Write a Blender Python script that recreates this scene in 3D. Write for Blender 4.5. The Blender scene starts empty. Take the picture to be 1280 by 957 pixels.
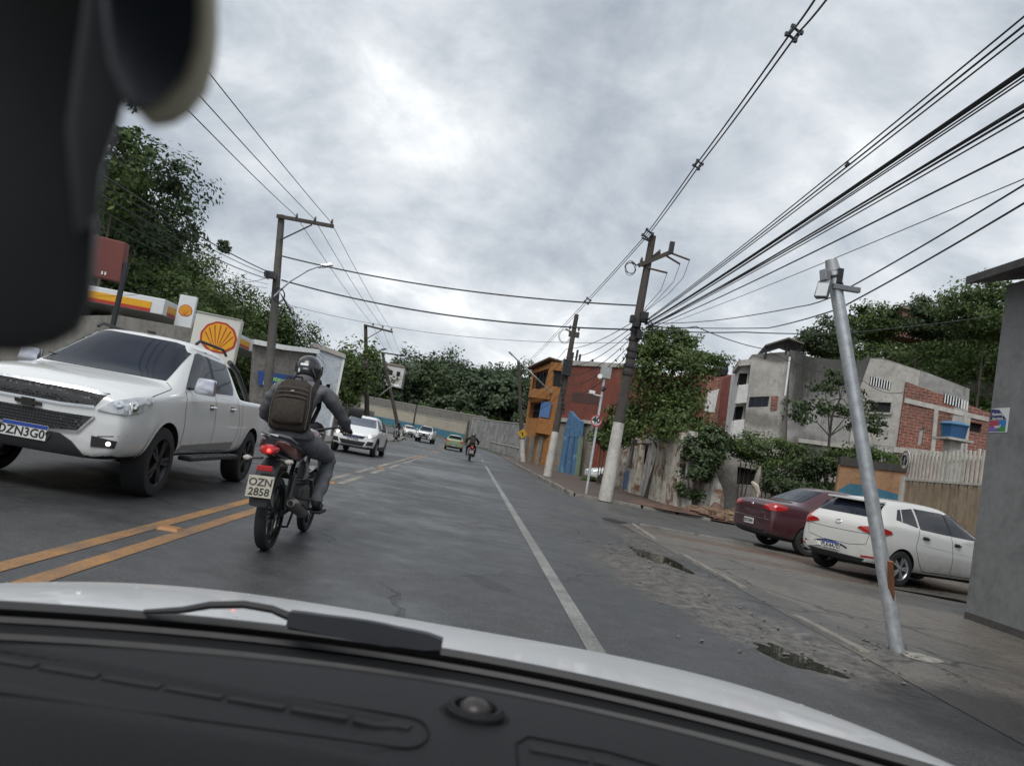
import bpy, bmesh, math, random
import numpy as np
from mathutils import Vector, Matrix
from mathutils.bvhtree import BVHTree
from mathutils.geometry import delaunay_2d_cdt

S = bpy.context.scene
COL = S.collection
rad = math.radians
PI = math.pi

# ---------------------------------------------------------------- camera
F, EYE = 950.0, 1.2                      # focal length in photo pixels (1280 wide), eye height
VPX, VPY, ROLL = 589.0, 552.0, rad(10.3)  # where the road runs to, and the tilt of the phone
_dY = Vector(((VPX - 640) / F, (VPY - 478.5) / F, 1)).normalized()
_dn = _dY.cross(Vector((math.cos(ROLL), math.sin(ROLL), 0))).normalized()
if _dn.y < 0: _dn = -_dn
_dX = _dn.cross(_dY)
if _dX.x < 0: _dX = -_dX
_W = Matrix((_dX, _dY, -_dn))             # lens axes (x right, y down, z ahead) to world
CAM = Vector((0, 0, EYE))
cam_d = bpy.data.cameras.new('camera'); cam = bpy.data.objects.new('camera', cam_d); COL.objects.link(cam)
_R = _W @ Matrix(((1, 0, 0), (0, -1, 0), (0, 0, -1)))
cam.matrix_world = Matrix.Translation(CAM) @ _R.to_4x4()
cam_d.sensor_width = 36; cam_d.lens = 36 * F / 1280
cam_d.clip_start = 0.03; cam_d.clip_end = 6000
cam_d.dof.use_dof = True; cam_d.dof.focus_distance = 11; cam_d.dof.aperture_fstop = 7
S.camera = cam
def ray(px, py): return _W @ Vector(((px - 640) / F, (py - 478.5) / F, 1))
def D(px, py, Y):                          # the point at distance Y down the road on the line of sight
    d = ray(px, py); return CAM + d * (Y / d.y)
def G(px, py, z=0.0):
    d = ray(px, py); return CAM + d * ((z - EYE) / d.z)
def PL(px, py, A, d):                      # (s, z) on the upright plane through A along horizontal direction d
    n = Vector((-d.y, d.x, 0)); r = ray(px, py)
    p = CAM + r * ((A - CAM).dot(n) / r.dot(n)); return (p - A).dot(d), p.z
def gz(y): return 0.00012 * max(0.0, min(y, 190) - 40) ** 2

# ---------------------------------------------------------------- sky, sun, exposure
SUN_EL, SUN_AZ = rad(54), rad(202)
w = bpy.data.worlds.new('World'); S.world = w; w.use_nodes = True
N, L = w.node_tree.nodes, w.node_tree.links
N.clear()
def nn(t, **k):
    n = N.new(t)
    for a, b in k.items(): setattr(n, a, b)
    return n
def mth(op, a, b=None, clamp=False):
    n = nn('ShaderNodeMath', operation=op, use_clamp=clamp)
    for i, v in enumerate((a, b)):
        if v is None: continue
        if isinstance(v, (int, float)): n.inputs[i].default_value = v
        else: L.new(v, n.inputs[i])
    return n.outputs[0]
tc = nn('ShaderNodeTexCoord'); sep = nn('ShaderNodeSeparateXYZ'); L.new(tc.outputs['Generated'], sep.inputs[0])
zz = mth('MAXIMUM', mth('ADD', sep.outputs[2], 0.42), 0.2)
cmb = nn('ShaderNodeCombineXYZ')
L.new(mth('ADD', mth('DIVIDE', sep.outputs[0], zz), 0.129), cmb.inputs[0]); L.new(mth('ADD', mth('DIVIDE', sep.outputs[1], zz), 0.191), cmb.inputs[1])
def noise(scale, detail, rough, dist=0.0, off=0.0):
    mp = nn('ShaderNodeMapping'); mp.inputs['Location'].default_value = (off, off * .7, off * .3)
    L.new(cmb.outputs[0], mp.inputs[0])
    n = nn('ShaderNodeTexNoise'); n.inputs['Scale'].default_value = scale; n.inputs['Detail'].default_value = detail
    n.inputs['Roughness'].default_value = rough; n.inputs['Distortion'].default_value = dist
    L.new(mp.outputs[0], n.inputs['Vector']); return n.outputs[0]
n1 = noise(2.3, 9, .56, .3, 3.2); n2 = noise(4.6, 9, .62, .5, 21.1); n3 = noise(1.1, 3, .5, 0, 19.6)
nsum = mth('ADD', mth('ADD', mth('MULTIPLY', n1, .48), mth('MULTIPLY', n2, .22)), mth('MULTIPLY', n3, .40))
cr = nn('ShaderNodeValToRGB'); L.new(nsum, cr.inputs[0])
E_ = cr.color_ramp.elements
E_[0].position = .43; E_[0].color = (.235, .27, .32, 1)
E_[1].position = .72; E_[1].color = (1.0, 1.0, 1.0, 1)
for p, c in ((.49, (.33, .362, .405)), (.54, (.42, .448, .485)), (.60, (.56, .58, .605))):
    e = E_.new(p); e.color = (*c, 1)
cov = nn('ShaderNodeMapRange'); cov.inputs[1].default_value = .74; cov.inputs[2].default_value = .82; cov.inputs[3].default_value = .97; cov.inputs[4].default_value = .7
L.new(nsum, cov.inputs[0])
sky = nn('ShaderNodeTexSky', sky_type='NISHITA'); sky.sun_disc = False; sky.sun_elevation = SUN_EL; sky.sun_rotation = SUN_AZ
b1 = nn('ShaderNodeBackground'); L.new(sky.outputs[0], b1.inputs[0]); b1.inputs[1].default_value = .1
b2 = nn('ShaderNodeBackground'); L.new(cr.outputs[0], b2.inputs[0]); b2.inputs[1].default_value = 1.08
mx = nn('ShaderNodeMixShader'); L.new(cov.outputs[0], mx.inputs[0]); L.new(b1.outputs[0], mx.inputs[1]); L.new(b2.outputs[0], mx.inputs[2])
wo = nn('ShaderNodeOutputWorld'); L.new(mx.outputs[0], wo.inputs[0])
sd = bpy.data.lights.new('sun', 'SUN'); sd.energy = 1.5; sd.angle = rad(32); sd.color = (1, .97, .93)
sun = bpy.data.objects.new('sun', sd); COL.objects.link(sun)
sun.rotation_euler = Vector((math.sin(SUN_AZ) * math.cos(SUN_EL), math.cos(SUN_AZ) * math.cos(SUN_EL), math.sin(SUN_EL))).to_track_quat('Z', 'Y').to_euler()
vs = S.view_settings; vs.view_transform = 'Standard'; vs.look = 'None'; vs.gamma = 1; vs.use_curve_mapping = False
vs.exposure = 0.5
S.cycles.max_bounces = 6; S.cycles.diffuse_bounces = 3; S.cycles.glossy_bounces = 3; S.cycles.transparent_max_bounces = 8
S.cycles.use_denoising = True

# ---------------------------------------------------------------- helpers
WM = {}                                     # world matrix of each object with children
class MB:
    def __init__(s): s.v = []; s.f = []; s.m = []; s.mi = 0
    def add(s, vs, fs):
        o = len(s.v); s.v += [tuple(p) for p in vs]; s.f += [tuple(o + i for i in f) for f in fs]; s.m += [s.mi] * len(fs); return s
    def box(s, c, d, rz=0.0, taper=1.0, M=None):
        x, y, z = (k / 2 for k in d); t = taper
        P = [(-x, -y, -z), (x, -y, -z), (x, y, -z), (-x, y, -z), (-x * t, -y * t, z), (x * t, -y * t, z), (x * t, y * t, z), (-x * t, y * t, z)]
        R = M or Matrix.Rotation(rz, 3, 'Z'); c = Vector(c)
        return s.add([c + R @ Vector(p) for p in P], [(3, 2, 1, 0), (4, 5, 6, 7), (0, 1, 5, 4), (1, 2, 6, 5), (2, 3, 7, 6), (3, 0, 4, 7)])
    def beam(s, a, b, wd, ht):             # box from a to b
        a, b = Vector(a), Vector(b); d = b - a; q = d.to_track_quat('Y', 'Z').to_matrix()
        return s.box((a + b) / 2, (wd, d.length, ht), M=q)
    def tube(s, pts, r, n=8, cap=True, flat=1.0):
        pts = [Vector(p) for p in pts]; rs = r if isinstance(r, (list, tuple)) else [r] * len(pts)
        vs = []; prev = None
        for i, p in enumerate(pts):
            d = (pts[min(i + 1, len(pts) - 1)] - pts[max(i - 1, 0)]).normalized()
            if prev is None: u = d.orthogonal().normalized() if abs(d.z) > .95 else d.cross(Vector((0, 0, 1))).normalized()
            else: u = (prev - d * prev.dot(d)).normalized()
            prev = u; v = d.cross(u)
            vs += [p + (u * math.cos(2 * PI * k / n) + v * math.sin(2 * PI * k / n) * flat) * rs[i] for k in range(n)]
        fs = [(i * n + k, i * n + (k + 1) % n, (i + 1) * n + (k + 1) % n, (i + 1) * n + k) for i in range(len(pts) - 1) for k in range(n)]
        if cap: fs += [tuple(range(n - 1, -1, -1)), tuple((len(pts) - 1) * n + k for k in range(n))]
        return s.add(vs, fs)
    def lathe(s, prof, n=16, M=None, arc=2 * PI):  # prof (r, z) about z
        vs = []; M = M or Matrix.Identity(4); full = abs(arc - 2 * PI) < 1e-6; k_ = n if full else n + 1
        for r, z in prof: vs += [M @ Vector((r * math.cos(arc * k / n), r * math.sin(arc * k / n), z)) for k in range(k_)]
        fs = [(i * k_ + k, i * k_ + (k + 1) % k_, (i + 1) * k_ + (k + 1) % k_, (i + 1) * k_ + k) for i in range(len(prof) - 1) for k in range(n)]
        return s.add(vs, fs)
    def prism(s, poly, A, d, depth):        # poly [(s, z)] on the upright plane through A along d, pushed back by depth
        n = Vector((-d.y, d.x, 0)); k = len(poly)
        f = [A + d * p[0] + Vector((0, 0, p[1] - A.z)) for p in poly]; b = [p + n * depth for p in f]
        fs = [tuple(range(k)), tuple(range(2 * k - 1, k - 1, -1))] + [(i, i + k, (i + 1) % k + k, (i + 1) % k) for i in range(k)]
        return s.add(f + b, fs)
    def sheet(s, poly, zf):                 # flat outline on the ground
        vs = [(p[0], p[1], zf(p[0], p[1])) for p in poly]; return s.add(vs, [tuple(range(len(vs)))])
def link(name, me, parent=None):
    o = bpy.data.objects.new(name, me); COL.objects.link(o)
    if parent: o.parent = parent
    return o
def tag(o, label=None, cat=None, group=None, kind=None):
    for k, v in (('label', label), ('category', cat), ('group', group), ('kind', kind)):
        if v: o[k] = v
    return o
def thing(name, loc, label, cat, group=None, rz=0.0, M=None):
    o = link(name, None); m = M or (Matrix.Translation(Vector(loc)) @ Matrix.Rotation(rz, 4, 'Z'))
    o.matrix_basis = m; o.empty_display_size = .1; WM[o.name] = m.copy(); return tag(o, label, cat, group)
def obj(name, mb, mats, parent=None, smooth=False, world=False, bevel=0, label=None, cat=None, group=None, kind=None, angle=40):
    me = bpy.data.meshes.new(name); me.from_pydata([tuple(p) for p in mb.v], [], mb.f)
    mats = mats if isinstance(mats, (list, tuple)) else [mats]
    for m in mats: me.materials.append(m)
    if len(mats) > 1: me.polygons.foreach_set('material_index', mb.m)
    if world and parent: me.transform(WM[parent.name].inverted())
    bm = bmesh.new(); bm.from_mesh(me)
    if name not in NOFIX: bmesh.ops.recalc_face_normals(bm, faces=bm.faces)
    if bevel:
        bmesh.ops.bevel(bm, geom=[e for e in bm.edges if len(e.link_faces) == 2 and e.calc_face_angle(0) > .5], offset=bevel, segments=2, affect='EDGES', profile=.6, clamp_overlap=True)
    if smooth:
        for f in bm.faces: f.smooth = True
        for e in bm.edges:
            if len(e.link_faces) == 2 and e.calc_face_angle(0) > rad(angle): e.smooth = False
    bm.to_mesh(me); bm.free()
    o = link(name, me, parent); WM[o.name] = WM[parent.name].copy() if parent else Matrix.Identity(4)
    return tag(o, label, cat, group, kind)
NOFIX = set()
def copy_tree(o, parent=None, keep=False):
    c = o.copy(); COL.objects.link(c)
    if parent: c.parent = parent
    for ch in list(o.children): copy_tree(ch, c)
    return c
def put(o, loc, rz):
    o.matrix_basis = Matrix.Translation(Vector(loc)) @ Matrix.Rotation(rz, 4, 'Z'); return o

# ---------------------------------------------------------------- materials
MATS = {}
class NT:
    def __init__(s, name):
        s.m = bpy.data.materials.new(name); s.m.use_nodes = True; s.n = s.m.node_tree.nodes; s.l = s.m.node_tree.links
        s.b = s.n['Principled BSDF']; s.o = s.n['Material Output']; s._c = None
    def node(s, t, **k):
        n = s.n.new(t)
        for a, b in k.items(): setattr(n, a, b)
        return n
    def set(s, n, i, v):
        if hasattr(v, 'is_linked') or hasattr(v, 'links'): s.l.new(v, n.inputs[i])
        else: n.inputs[i].default_value = v
    def coord(s, sc=(1, 1, 1), kind='Object'):
        t = s.node('ShaderNodeTexCoord'); mp = s.node('ShaderNodeMapping'); mp.inputs['Scale'].default_value = sc
        if kind == 'World':
            g = s.node('ShaderNodeNewGeometry'); s.l.new(g.outputs['Position'], mp.inputs[0])
        else: s.l.new(t.outputs[kind], mp.inputs[0])
        return mp.outputs[0]
    def noise(s, v, scale, detail=5, rough=.6, dist=0.0):
        n = s.node('ShaderNodeTexNoise'); s.l.new(v, n.inputs['Vector'])
        for i, k in (('Scale', scale), ('Detail', detail), ('Roughness', rough), ('Distortion', dist)): n.inputs[i].default_value = k
        return n.outputs[0]
    def math(s, op, a, b=0.0, clamp=False):
        n = s.node('ShaderNodeMath', operation=op, use_clamp=clamp); s.set(n, 0, a); s.set(n, 1, b); return n.outputs[0]
    def ramp(s, v, stops):
        n = s.node('ShaderNodeValToRGB'); s.l.new(v, n.inputs[0]); e = n.color_ramp.elements
        def c4(c): return (c, c, c, 1) if isinstance(c, (int, float)) else (*c, 1)
        e[0].position, e[0].color = stops[0][0], c4(stops[0][1]); e[1].position, e[1].color = stops[-1][0], c4(stops[-1][1])
        for p, c in stops[1:-1]:
            k = e.new(p); k.color = c4(c)
        return n.outputs[0]
    def mix(s, f, a, b, mode='MIX'):
        n = s.node('ShaderNodeMix', data_type='RGBA', blend_type=mode)
        s.set(n, 0, f)
        for i, v in ((6, a), (7, b)):
            s.set(n, i, v if hasattr(v, 'links') else (*v, 1))
        return n.outputs[2]
    def bump(s, h, strength, dist=.02):
        b = s.node('ShaderNodeBump'); b.inputs['Strength'].default_value = strength; b.inputs['Distance'].default_value = dist
        s.l.new(h, b.inputs['Height']); s.l.new(b.outputs[0], s.b.inputs['Normal']); return b
    def out(s, base=None, rough=None, **k):
        if base is not None: s.set(s.b, 'Base Color', base if hasattr(base, 'links') else (*base, 1))
        if rough is not None: s.set(s.b, 'Roughness', rough)
        for a, v in k.items(): s.set(s.b, a.replace('_', ' '), v)
        MATS[s.m.name] = s.m; return s.m
def plain(name, c, rough=.5, metal=0.0, var=.12, sc=6.0, bump=0.0, coat=0.0, spec=.5):
    if name in MATS: return MATS[name]
    t = NT(name); v = t.coord(); n = t.noise(v, sc, 6, .65)
    lo = tuple(k * (1 - var) for k in c); hi = tuple(min(1, k * (1 + var)) for k in c)
    col = t.ramp(n, ((.3, lo), (.7, hi)))
    if bump: t.bump(t.noise(v, sc * 8, 4, .6), bump, .004)
    return t.out(col, t.math('ADD', t.math('MULTIPLY', n, .16), rough - .08), Metallic=metal, Coat_Weight=coat, Coat_Roughness=.05, Specular_IOR_Level=spec)
def paint(name, c, dirt=.25, dirtc=(.12, .10, .08)):    # car paint with road film low down
    t = NT(name); v = t.coord(); sp = t.node('ShaderNodeSeparateXYZ'); t.l.new(v, sp.inputs[0])
    low = t.ramp(sp.outputs[2], ((.25, 1.0), (.75, 0.0))); n = t.ramp(t.noise(v, 5, 8, .7), ((.35, 0.0), (.75, 1.0)))
    f = t.math('MULTIPLY', t.math('MULTIPLY', low, n), dirt)
    return t.out(t.mix(f, c, dirtc), t.math('ADD', t.math('MULTIPLY', f, .5), .32), Coat_Weight=.8, Coat_Roughness=.06)
def wall(name, base, stain, patch=None, sc=.6, amount=.6, brick=None, bump=.4, patch_at=(.58, .66), rough=.88, streak=1.0, spots=()):
    """plastered wall: blotches, run marks down from the top, fallen render showing another colour"""
    t = NT(name); v = t.coord(kind='World'); vs_ = t.coord((2.2, 2.2, .16), 'World')
    blot = t.ramp(t.noise(v, sc, 8, .68, .3), ((.36, 0.0), (.66, 1.0))); run = t.ramp(t.noise(vs_, 1.3, 7, .62), ((.46, 0.0), (.70, 1.0)))
    f = t.math('MULTIPLY', t.math('MAXIMUM', t.math('MULTIPLY', blot, .7), t.math('MULTIPLY', run, streak)), amount)
    fine = t.noise(v, 9, 6, .7)
    col = t.mix(f, base, stain)
    h = fine
    if patch is not None:
        pm = t.ramp(t.noise(v, sc * 1.3, 9, .62, .5), ((patch_at[0], 0.0), (patch_at[1], 1.0)))
        col = t.mix(pm, col, patch); h = t.math('ADD', fine, t.math('MULTIPLY', pm, -1.5))
    for (c_, r_, sc_) in spots:               # soot and damp with a place of their own
        mp = t.node('ShaderNodeMapping', vector_type='TEXTURE'); mp.inputs['Location'].default_value = c_; mp.inputs['Scale'].default_value = r_; t.l.new(v, mp.inputs[0])
        ln = t.node('ShaderNodeVectorMath', operation='LENGTH'); t.l.new(mp.outputs[0], ln.inputs[0])
        d_ = t.math('ADD', ln.outputs['Value'], t.math('MULTIPLY', t.math('SUBTRACT', t.math('ADD', t.math('MULTIPLY', t.noise(v, .9, 8, .65), .55), t.math('MULTIPLY', t.noise(vs_, 1.6, 6, .6), .45)), .5), 1.7))
        col = t.mix(t.math('MULTIPLY', t.ramp(d_, ((.45, 1.0), (1.05, 0.0))), .88), col, sc_)
    mid = t.noise(v, 2.4, 9, .72, .4); col = t.mix(.75, col, t.mix(1.0, col, t.ramp(mid, ((.32, .62), (.50, 1.0), (.66, 1.15))), 'MULTIPLY'))
    col = t.mix(.35, col, t.mix(1.0, col, t.ramp(fine, ((.3, .45), (.7, 1.0))), 'MULTIPLY'))
    t.bump(h, bump, .02)
    return t.out(col, rough)
def bricks(name, c1, c2, mortar, bw=.19, bh=.2, axis='xz', dirt=(.12, .10, .09), rough=.9, amount=.5):
    t = NT(name); g = t.coord(kind='World'); sp = t.node('ShaderNodeSeparateXYZ'); t.l.new(g, sp.inputs[0])
    cb = t.node('ShaderNodeCombineXYZ'); t.l.new(t.math('ADD', sp.outputs[0], t.math('MULTIPLY', sp.outputs[1], .83)), cb.inputs[0]); t.l.new(sp.outputs[2], cb.inputs[1])
    wob = t.node('ShaderNodeTexNoise'); wob.inputs['Scale'].default_value = 2.2; wob.inputs['Detail'].default_value = 4; t.l.new(g, wob.inputs['Vector']); wv = t.node('ShaderNodeVectorMath', operation='MULTIPLY_ADD'); t.l.new(wob.outputs[1], wv.inputs[0]); wv.inputs[1].default_value = (.05, .05, 0); t.l.new(cb.outputs[0], wv.inputs[2])
    b = t.node('ShaderNodeTexBrick'); t.l.new(wv.outputs[0], b.inputs['Vector'])
    for i, val in (('Scale', 1), ('Brick Width', bw), ('Row Height', bh), ('Mortar Size', .012), ('Mortar Smooth', .2), ('Bias', -.1)): b.inputs[i].default_value = val
    b.inputs['Color1'].default_value = (*c1, 1); b.inputs['Color2'].default_value = (*c2, 1); b.inputs['Mortar'].default_value = (*mortar, 1)
    n = t.noise(g, .9, 8, .7); f = t.math('MULTIPLY', t.ramp(n, ((.42, 0.0), (.7, 1.0))), amount)
    col = t.mix(f, b.outputs[0], dirt); col = t.mix(.8, col, t.mix(1.0, col, t.ramp(t.noise(g, 3.1, 8, .75), ((.3, .45), (.5, .95), (.7, 1.25))), 'MULTIPLY')); t.bump(t.math('SUBTRACT', t.math('MULTIPLY', t.noise(g, 14, 4, .6), .4), b.outputs['Fac']), .6, .02)
    return t.out(col, rough)
def leafmat(name, dark, mid, light, trans=.25):
    t = NT(name); g = t.node('ShaderNodeNewGeometry'); col = t.ramp(g.outputs['Random Per Island'], ((0.0, dark), (.55, mid), (1.0, light)))
    col = t.mix(t.ramp(t.noise(t.coord(kind='World'), .35, 4, .6), ((.35, 0.0), (.65, .55))), col, dark)
    tr = t.node('ShaderNodeBsdfTranslucent'); t.l.new(col, tr.inputs[0]); mxn = t.node('ShaderNodeMixShader'); mxn.inputs[0].default_value = trans
    t.out(col, .55, Specular_IOR_Level=.3); t.l.new(t.b.outputs[0], mxn.inputs[1]); t.l.new(tr.outputs[0], mxn.inputs[2]); t.l.new(mxn.outputs[0], t.o.inputs[0])
    return t.m
def emit(name, c, st, base=(.5, .5, .5)):
    t = NT(name); return t.out(base, .2, Emission_Color=(*c, 1), Emission_Strength=st)

M_black = plain('black_plastic', (.018, .018, .02), .55); M_rubber = plain('rubber', (.02, .02, .021), .8, bump=.3)
M_dark = plain('dark_metal', (.05, .05, .055), .45, .6); M_galv = plain('galvanised_steel', (.66, .69, .72), .34, .68, .22, 14)
M_chrome = plain('chrome', (.75, .76, .78), .12, 1.0, .04); M_alloy = plain('alloy', (.42, .43, .45), .32, .85)
M_white = plain('white_enamel', (.72, .73, .72), .45); M_concrete = wall('pole_concrete', (.125, .118, .108), (.06, .057, .053), sc=1.5, amount=.6)
M_wood = wall('weathered_wood', (.085, .072, .062), (.035, .032, .03), sc=2, amount=.6, bump=.5); M_lime = wall('limewash', (.62, .60, .56), (.30, .25, .19), sc=1.8, amount=.55)
M_wire = plain('cable_sheath', (.022, .022, .025), .6); M_ceramic = plain('insulator_ceramic', (.10, .075, .06), .25)
M_glass = NT('tinted_glass').out((.008, .012, .022), .05, Specular_IOR_Level=.24)
M_lens = NT('clear_lens').out((.55, .57, .58), .08, Metallic=.35, Coat_Weight=1.0)
M_red = NT('red_lens').out((.38, .012, .015), .12, Coat_Weight=.8)
# ---------------------------------------------------------------- ground, road, pavements
def stain_mask(t, v, cx, cy, rx, ry, rz, soft=.35, ns=1.3, amp=1.1):
    """a patch with a ragged edge at a fixed place on the ground"""
    mp = t.node('ShaderNodeMapping', vector_type='TEXTURE'); mp.inputs['Location'].default_value = (cx, cy, 0); mp.inputs['Rotation'].default_value = (0, 0, rz); mp.inputs['Scale'].default_value = (rx, ry, 50); t.l.new(v, mp.inputs[0])
    ln = t.node('ShaderNodeVectorMath', operation='LENGTH'); t.l.new(mp.outputs[0], ln.inputs[0])
    d = t.math('ADD', ln.outputs['Value'], t.math('MULTIPLY', t.math('SUBTRACT', t.noise(v, ns, 9, .68), .5), amp))
    return t.ramp(d, ((1 - soft, 1.0), (1.0, 0.0)))
def asphalt(name, c0, c1, wet=.5, crack=True, stains=()):
    t = NT(name); v = t.coord(kind='World'); big = t.noise(v, .22, 6, .6, .4); med = t.noise(v, 1.6, 8, .68); fine = t.noise(v, 46, 3, .7)
    lanes = t.noise(t.coord((2.0, .05, 1), 'World'), 1.0, 5, .6)
    col = t.mix(t.ramp(t.math('ADD', t.math('MULTIPLY', big, .5), t.math('ADD', t.math('MULTIPLY', med, .25), t.math('MULTIPLY', lanes, .3))), ((.38, 0.0), (.68, 1.0))), c0, c1)
    col = t.mix(.75, col, t.mix(1.0, col, t.ramp(fine, ((.32, .3), (.5, .9), (.68, 1.9))), 'MULTIPLY')); col = t.mix(.7, col, t.mix(1.0, col, t.ramp(t.noise(v, 4.5, 8, .72), ((.34, .6), (.66, 1.25))), 'MULTIPLY'))
    h = t.math('ADD', t.math('MULTIPLY', fine, .5), t.math('MULTIPLY', med, .25))
    for (sx_, sy_, rx_, ry_, rz_, ca, cb) in stains:
        m_ = stain_mask(t, v, sx_, sy_, rx_, ry_, rz_); grit = t.noise(v, 7, 9, .75); col = t.mix(t.math('MULTIPLY', m_, .85), col, t.mix(t.ramp(grit, ((.4, 0.0), (.62, 1.0))), ca, cb)); h = t.math('ADD', h, t.math('MULTIPLY', m_, t.math('MULTIPLY', grit, 2.2)))
    if crack:
        wv = t.node('ShaderNodeVectorMath', operation='ADD'); t.l.new(v, wv.inputs[0])
        nz = t.node('ShaderNodeTexNoise'); nz.inputs['Scale'].default_value = 1.1; nz.inputs['Detail'].default_value = 6; t.l.new(v, nz.inputs['Vector']); t.l.new(nz.outputs[1], wv.inputs[1])
        vo = t.node('ShaderNodeTexVoronoi', feature='DISTANCE_TO_EDGE'); vo.inputs['Scale'].default_value = .42; t.l.new(wv.outputs[0], vo.inputs['Vector'])
        line = t.ramp(vo.outputs[0], ((.004, 1.0), (.014, 0.0))); where = t.ramp(t.noise(v, .33, 3, .5), ((.47, 0.0), (.54, 1.0)))
        ck = t.math('MULTIPLY', line, where); col = t.mix(t.math('MULTIPLY', ck, .8), col, (.012, .012, .012)); h = t.math('SUBTRACT', h, t.math('MULTIPLY', ck, 2.0))
    t.bump(h, .5, .01)
    r = t.ramp(t.math('ADD', t.math('MULTIPLY', big, .6), t.math('MULTIPLY', med, .4)), ((.40, .58 - .36 * wet), (.60, .66)))
    return t.out(col, r, Specular_IOR_Level=.5)
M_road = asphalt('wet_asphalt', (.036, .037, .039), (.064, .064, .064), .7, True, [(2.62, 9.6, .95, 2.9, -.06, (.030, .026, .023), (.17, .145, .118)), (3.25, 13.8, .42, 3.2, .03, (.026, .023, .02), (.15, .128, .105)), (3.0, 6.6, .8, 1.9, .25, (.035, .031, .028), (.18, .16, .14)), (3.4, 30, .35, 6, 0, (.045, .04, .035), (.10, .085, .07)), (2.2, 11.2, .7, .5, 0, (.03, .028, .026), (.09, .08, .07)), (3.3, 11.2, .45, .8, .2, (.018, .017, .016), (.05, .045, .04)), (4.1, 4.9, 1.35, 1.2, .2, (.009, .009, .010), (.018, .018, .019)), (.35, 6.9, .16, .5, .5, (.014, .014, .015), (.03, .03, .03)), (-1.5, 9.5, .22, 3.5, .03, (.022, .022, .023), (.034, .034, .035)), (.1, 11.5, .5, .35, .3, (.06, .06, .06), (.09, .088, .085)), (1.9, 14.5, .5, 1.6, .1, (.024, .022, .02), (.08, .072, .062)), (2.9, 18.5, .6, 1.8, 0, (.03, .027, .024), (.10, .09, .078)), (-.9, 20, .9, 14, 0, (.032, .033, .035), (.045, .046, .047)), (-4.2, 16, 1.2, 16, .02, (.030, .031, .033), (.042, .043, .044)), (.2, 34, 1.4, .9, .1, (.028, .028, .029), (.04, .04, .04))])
M_side = asphalt('worn_asphalt', (.050, .048, .046), (.105, .098, .09), .5)
M_patch = asphalt('fresh_asphalt', (.020, .020, .021), (.036, .036, .036), .3, False)
def dirtmat(name, a, b, c, wet=.4, sc=.9):
    t = NT(name); v = t.coord(kind='World'); n = t.noise(v, sc, 9, .7, .5); g = t.noise(v, 18, 6, .75)
    col = t.ramp(t.math('ADD', t.math('MULTIPLY', n, .7), t.math('MULTIPLY', g, .3)), ((.36, a), (.5, b), (.66, c))); t.bump(t.math('ADD', n, g), .7, .03)
    return t.out(col, t.ramp(n, ((.4, .75 - wet * .6), (.6, .9))))
M_dirt = dirtmat('wet_earth', (.045, .035, .028), (.085, .06, .045), (.15, .105, .08))
M_redearth = dirtmat('red_earth', (.05, .030, .022), (.11, .060, .040), (.17, .105, .075))
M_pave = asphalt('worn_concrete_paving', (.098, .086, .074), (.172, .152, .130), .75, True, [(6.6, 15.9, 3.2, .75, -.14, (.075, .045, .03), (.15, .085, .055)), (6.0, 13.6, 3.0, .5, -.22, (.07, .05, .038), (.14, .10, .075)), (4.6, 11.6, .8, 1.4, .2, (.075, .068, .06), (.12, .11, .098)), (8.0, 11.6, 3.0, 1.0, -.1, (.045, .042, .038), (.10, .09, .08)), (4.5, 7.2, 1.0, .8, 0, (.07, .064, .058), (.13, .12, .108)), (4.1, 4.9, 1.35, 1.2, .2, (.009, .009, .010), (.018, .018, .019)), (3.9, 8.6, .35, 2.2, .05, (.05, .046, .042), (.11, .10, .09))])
M_grass_ground = dirtmat('weedy_soil', (.025, .03, .015), (.045, .05, .025), (.07, .06, .04), .1)
M_kerb = wall('kerb_stone', (.27, .25, .225), (.09, .08, .068), sc=2.2, amount=.7)
def line_paint(name, c, worn, under=(.06, .058, .055)):
    t = NT(name); v = t.coord(kind='World'); f = t.math('MULTIPLY', t.ramp(t.math('ADD', t.math('MULTIPLY', t.noise(v, 26, 8, .8), .6), t.math('MULTIPLY', t.noise(v, 1.4, 4, .6), .4)), ((worn, 1.0), (worn + .2, 0.0))), .8); t.bump(t.noise(v, 40, 3, .6), .3, .006)
    return t.out(t.mix(f, c, under), .55)
M_yline = line_paint('yellow_road_paint', (.37, .175, .042), .40); M_wline = line_paint('white_road_paint', (.30, .295, .28), .40); M_pline = line_paint('faded_cream_paint', (.42, .36, .26), .46)

def strip(name, left, right, mat, dz, **k):
    """sheet between two outlines of equal length"""
    mb = MB(); n = len(left)
    for a, b in zip(left, right): mb.v += [(a[0], a[1], gz(a[1]) + dz), (b[0], b[1], gz(b[1]) + dz)]
    mb.f = [(2 * i, 2 * i + 1, 2 * i + 3, 2 * i + 2) for i in range(n - 1)]; mb.m = [0] * len(mb.f)
    return obj(name, mb, mat, **k)
ys = [-60, -10] + list(range(0, 200, 10)) + [260, 400, 900, 3000]
gm = MB(); xs = [-3000, -400, -100, -40, -12, 0, 12, 40, 100, 400, 3000]
for y in ys: gm.v += [(x, y, gz(y) - .06) for x in xs]
k_ = len(xs); gm.f = [(j * k_ + i, j * k_ + i + 1, (j + 1) * k_ + i + 1, (j + 1) * k_ + i) for j in range(len(ys) - 1) for i in range(k_ - 1)]; gm.m = [0] * len(gm.f)
obj('ground', gm, M_grass_ground, kind='structure')
RL = [(-6.3, -25), (-6.3, 0), (-6.3, 20), (-6.3, 40), (-6.3, 55), (-6.4, 70), (-6.8, 82), (-8.5, 95), (-12.5, 108), (-21, 119), (-36, 127), (-60, 133)]
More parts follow.
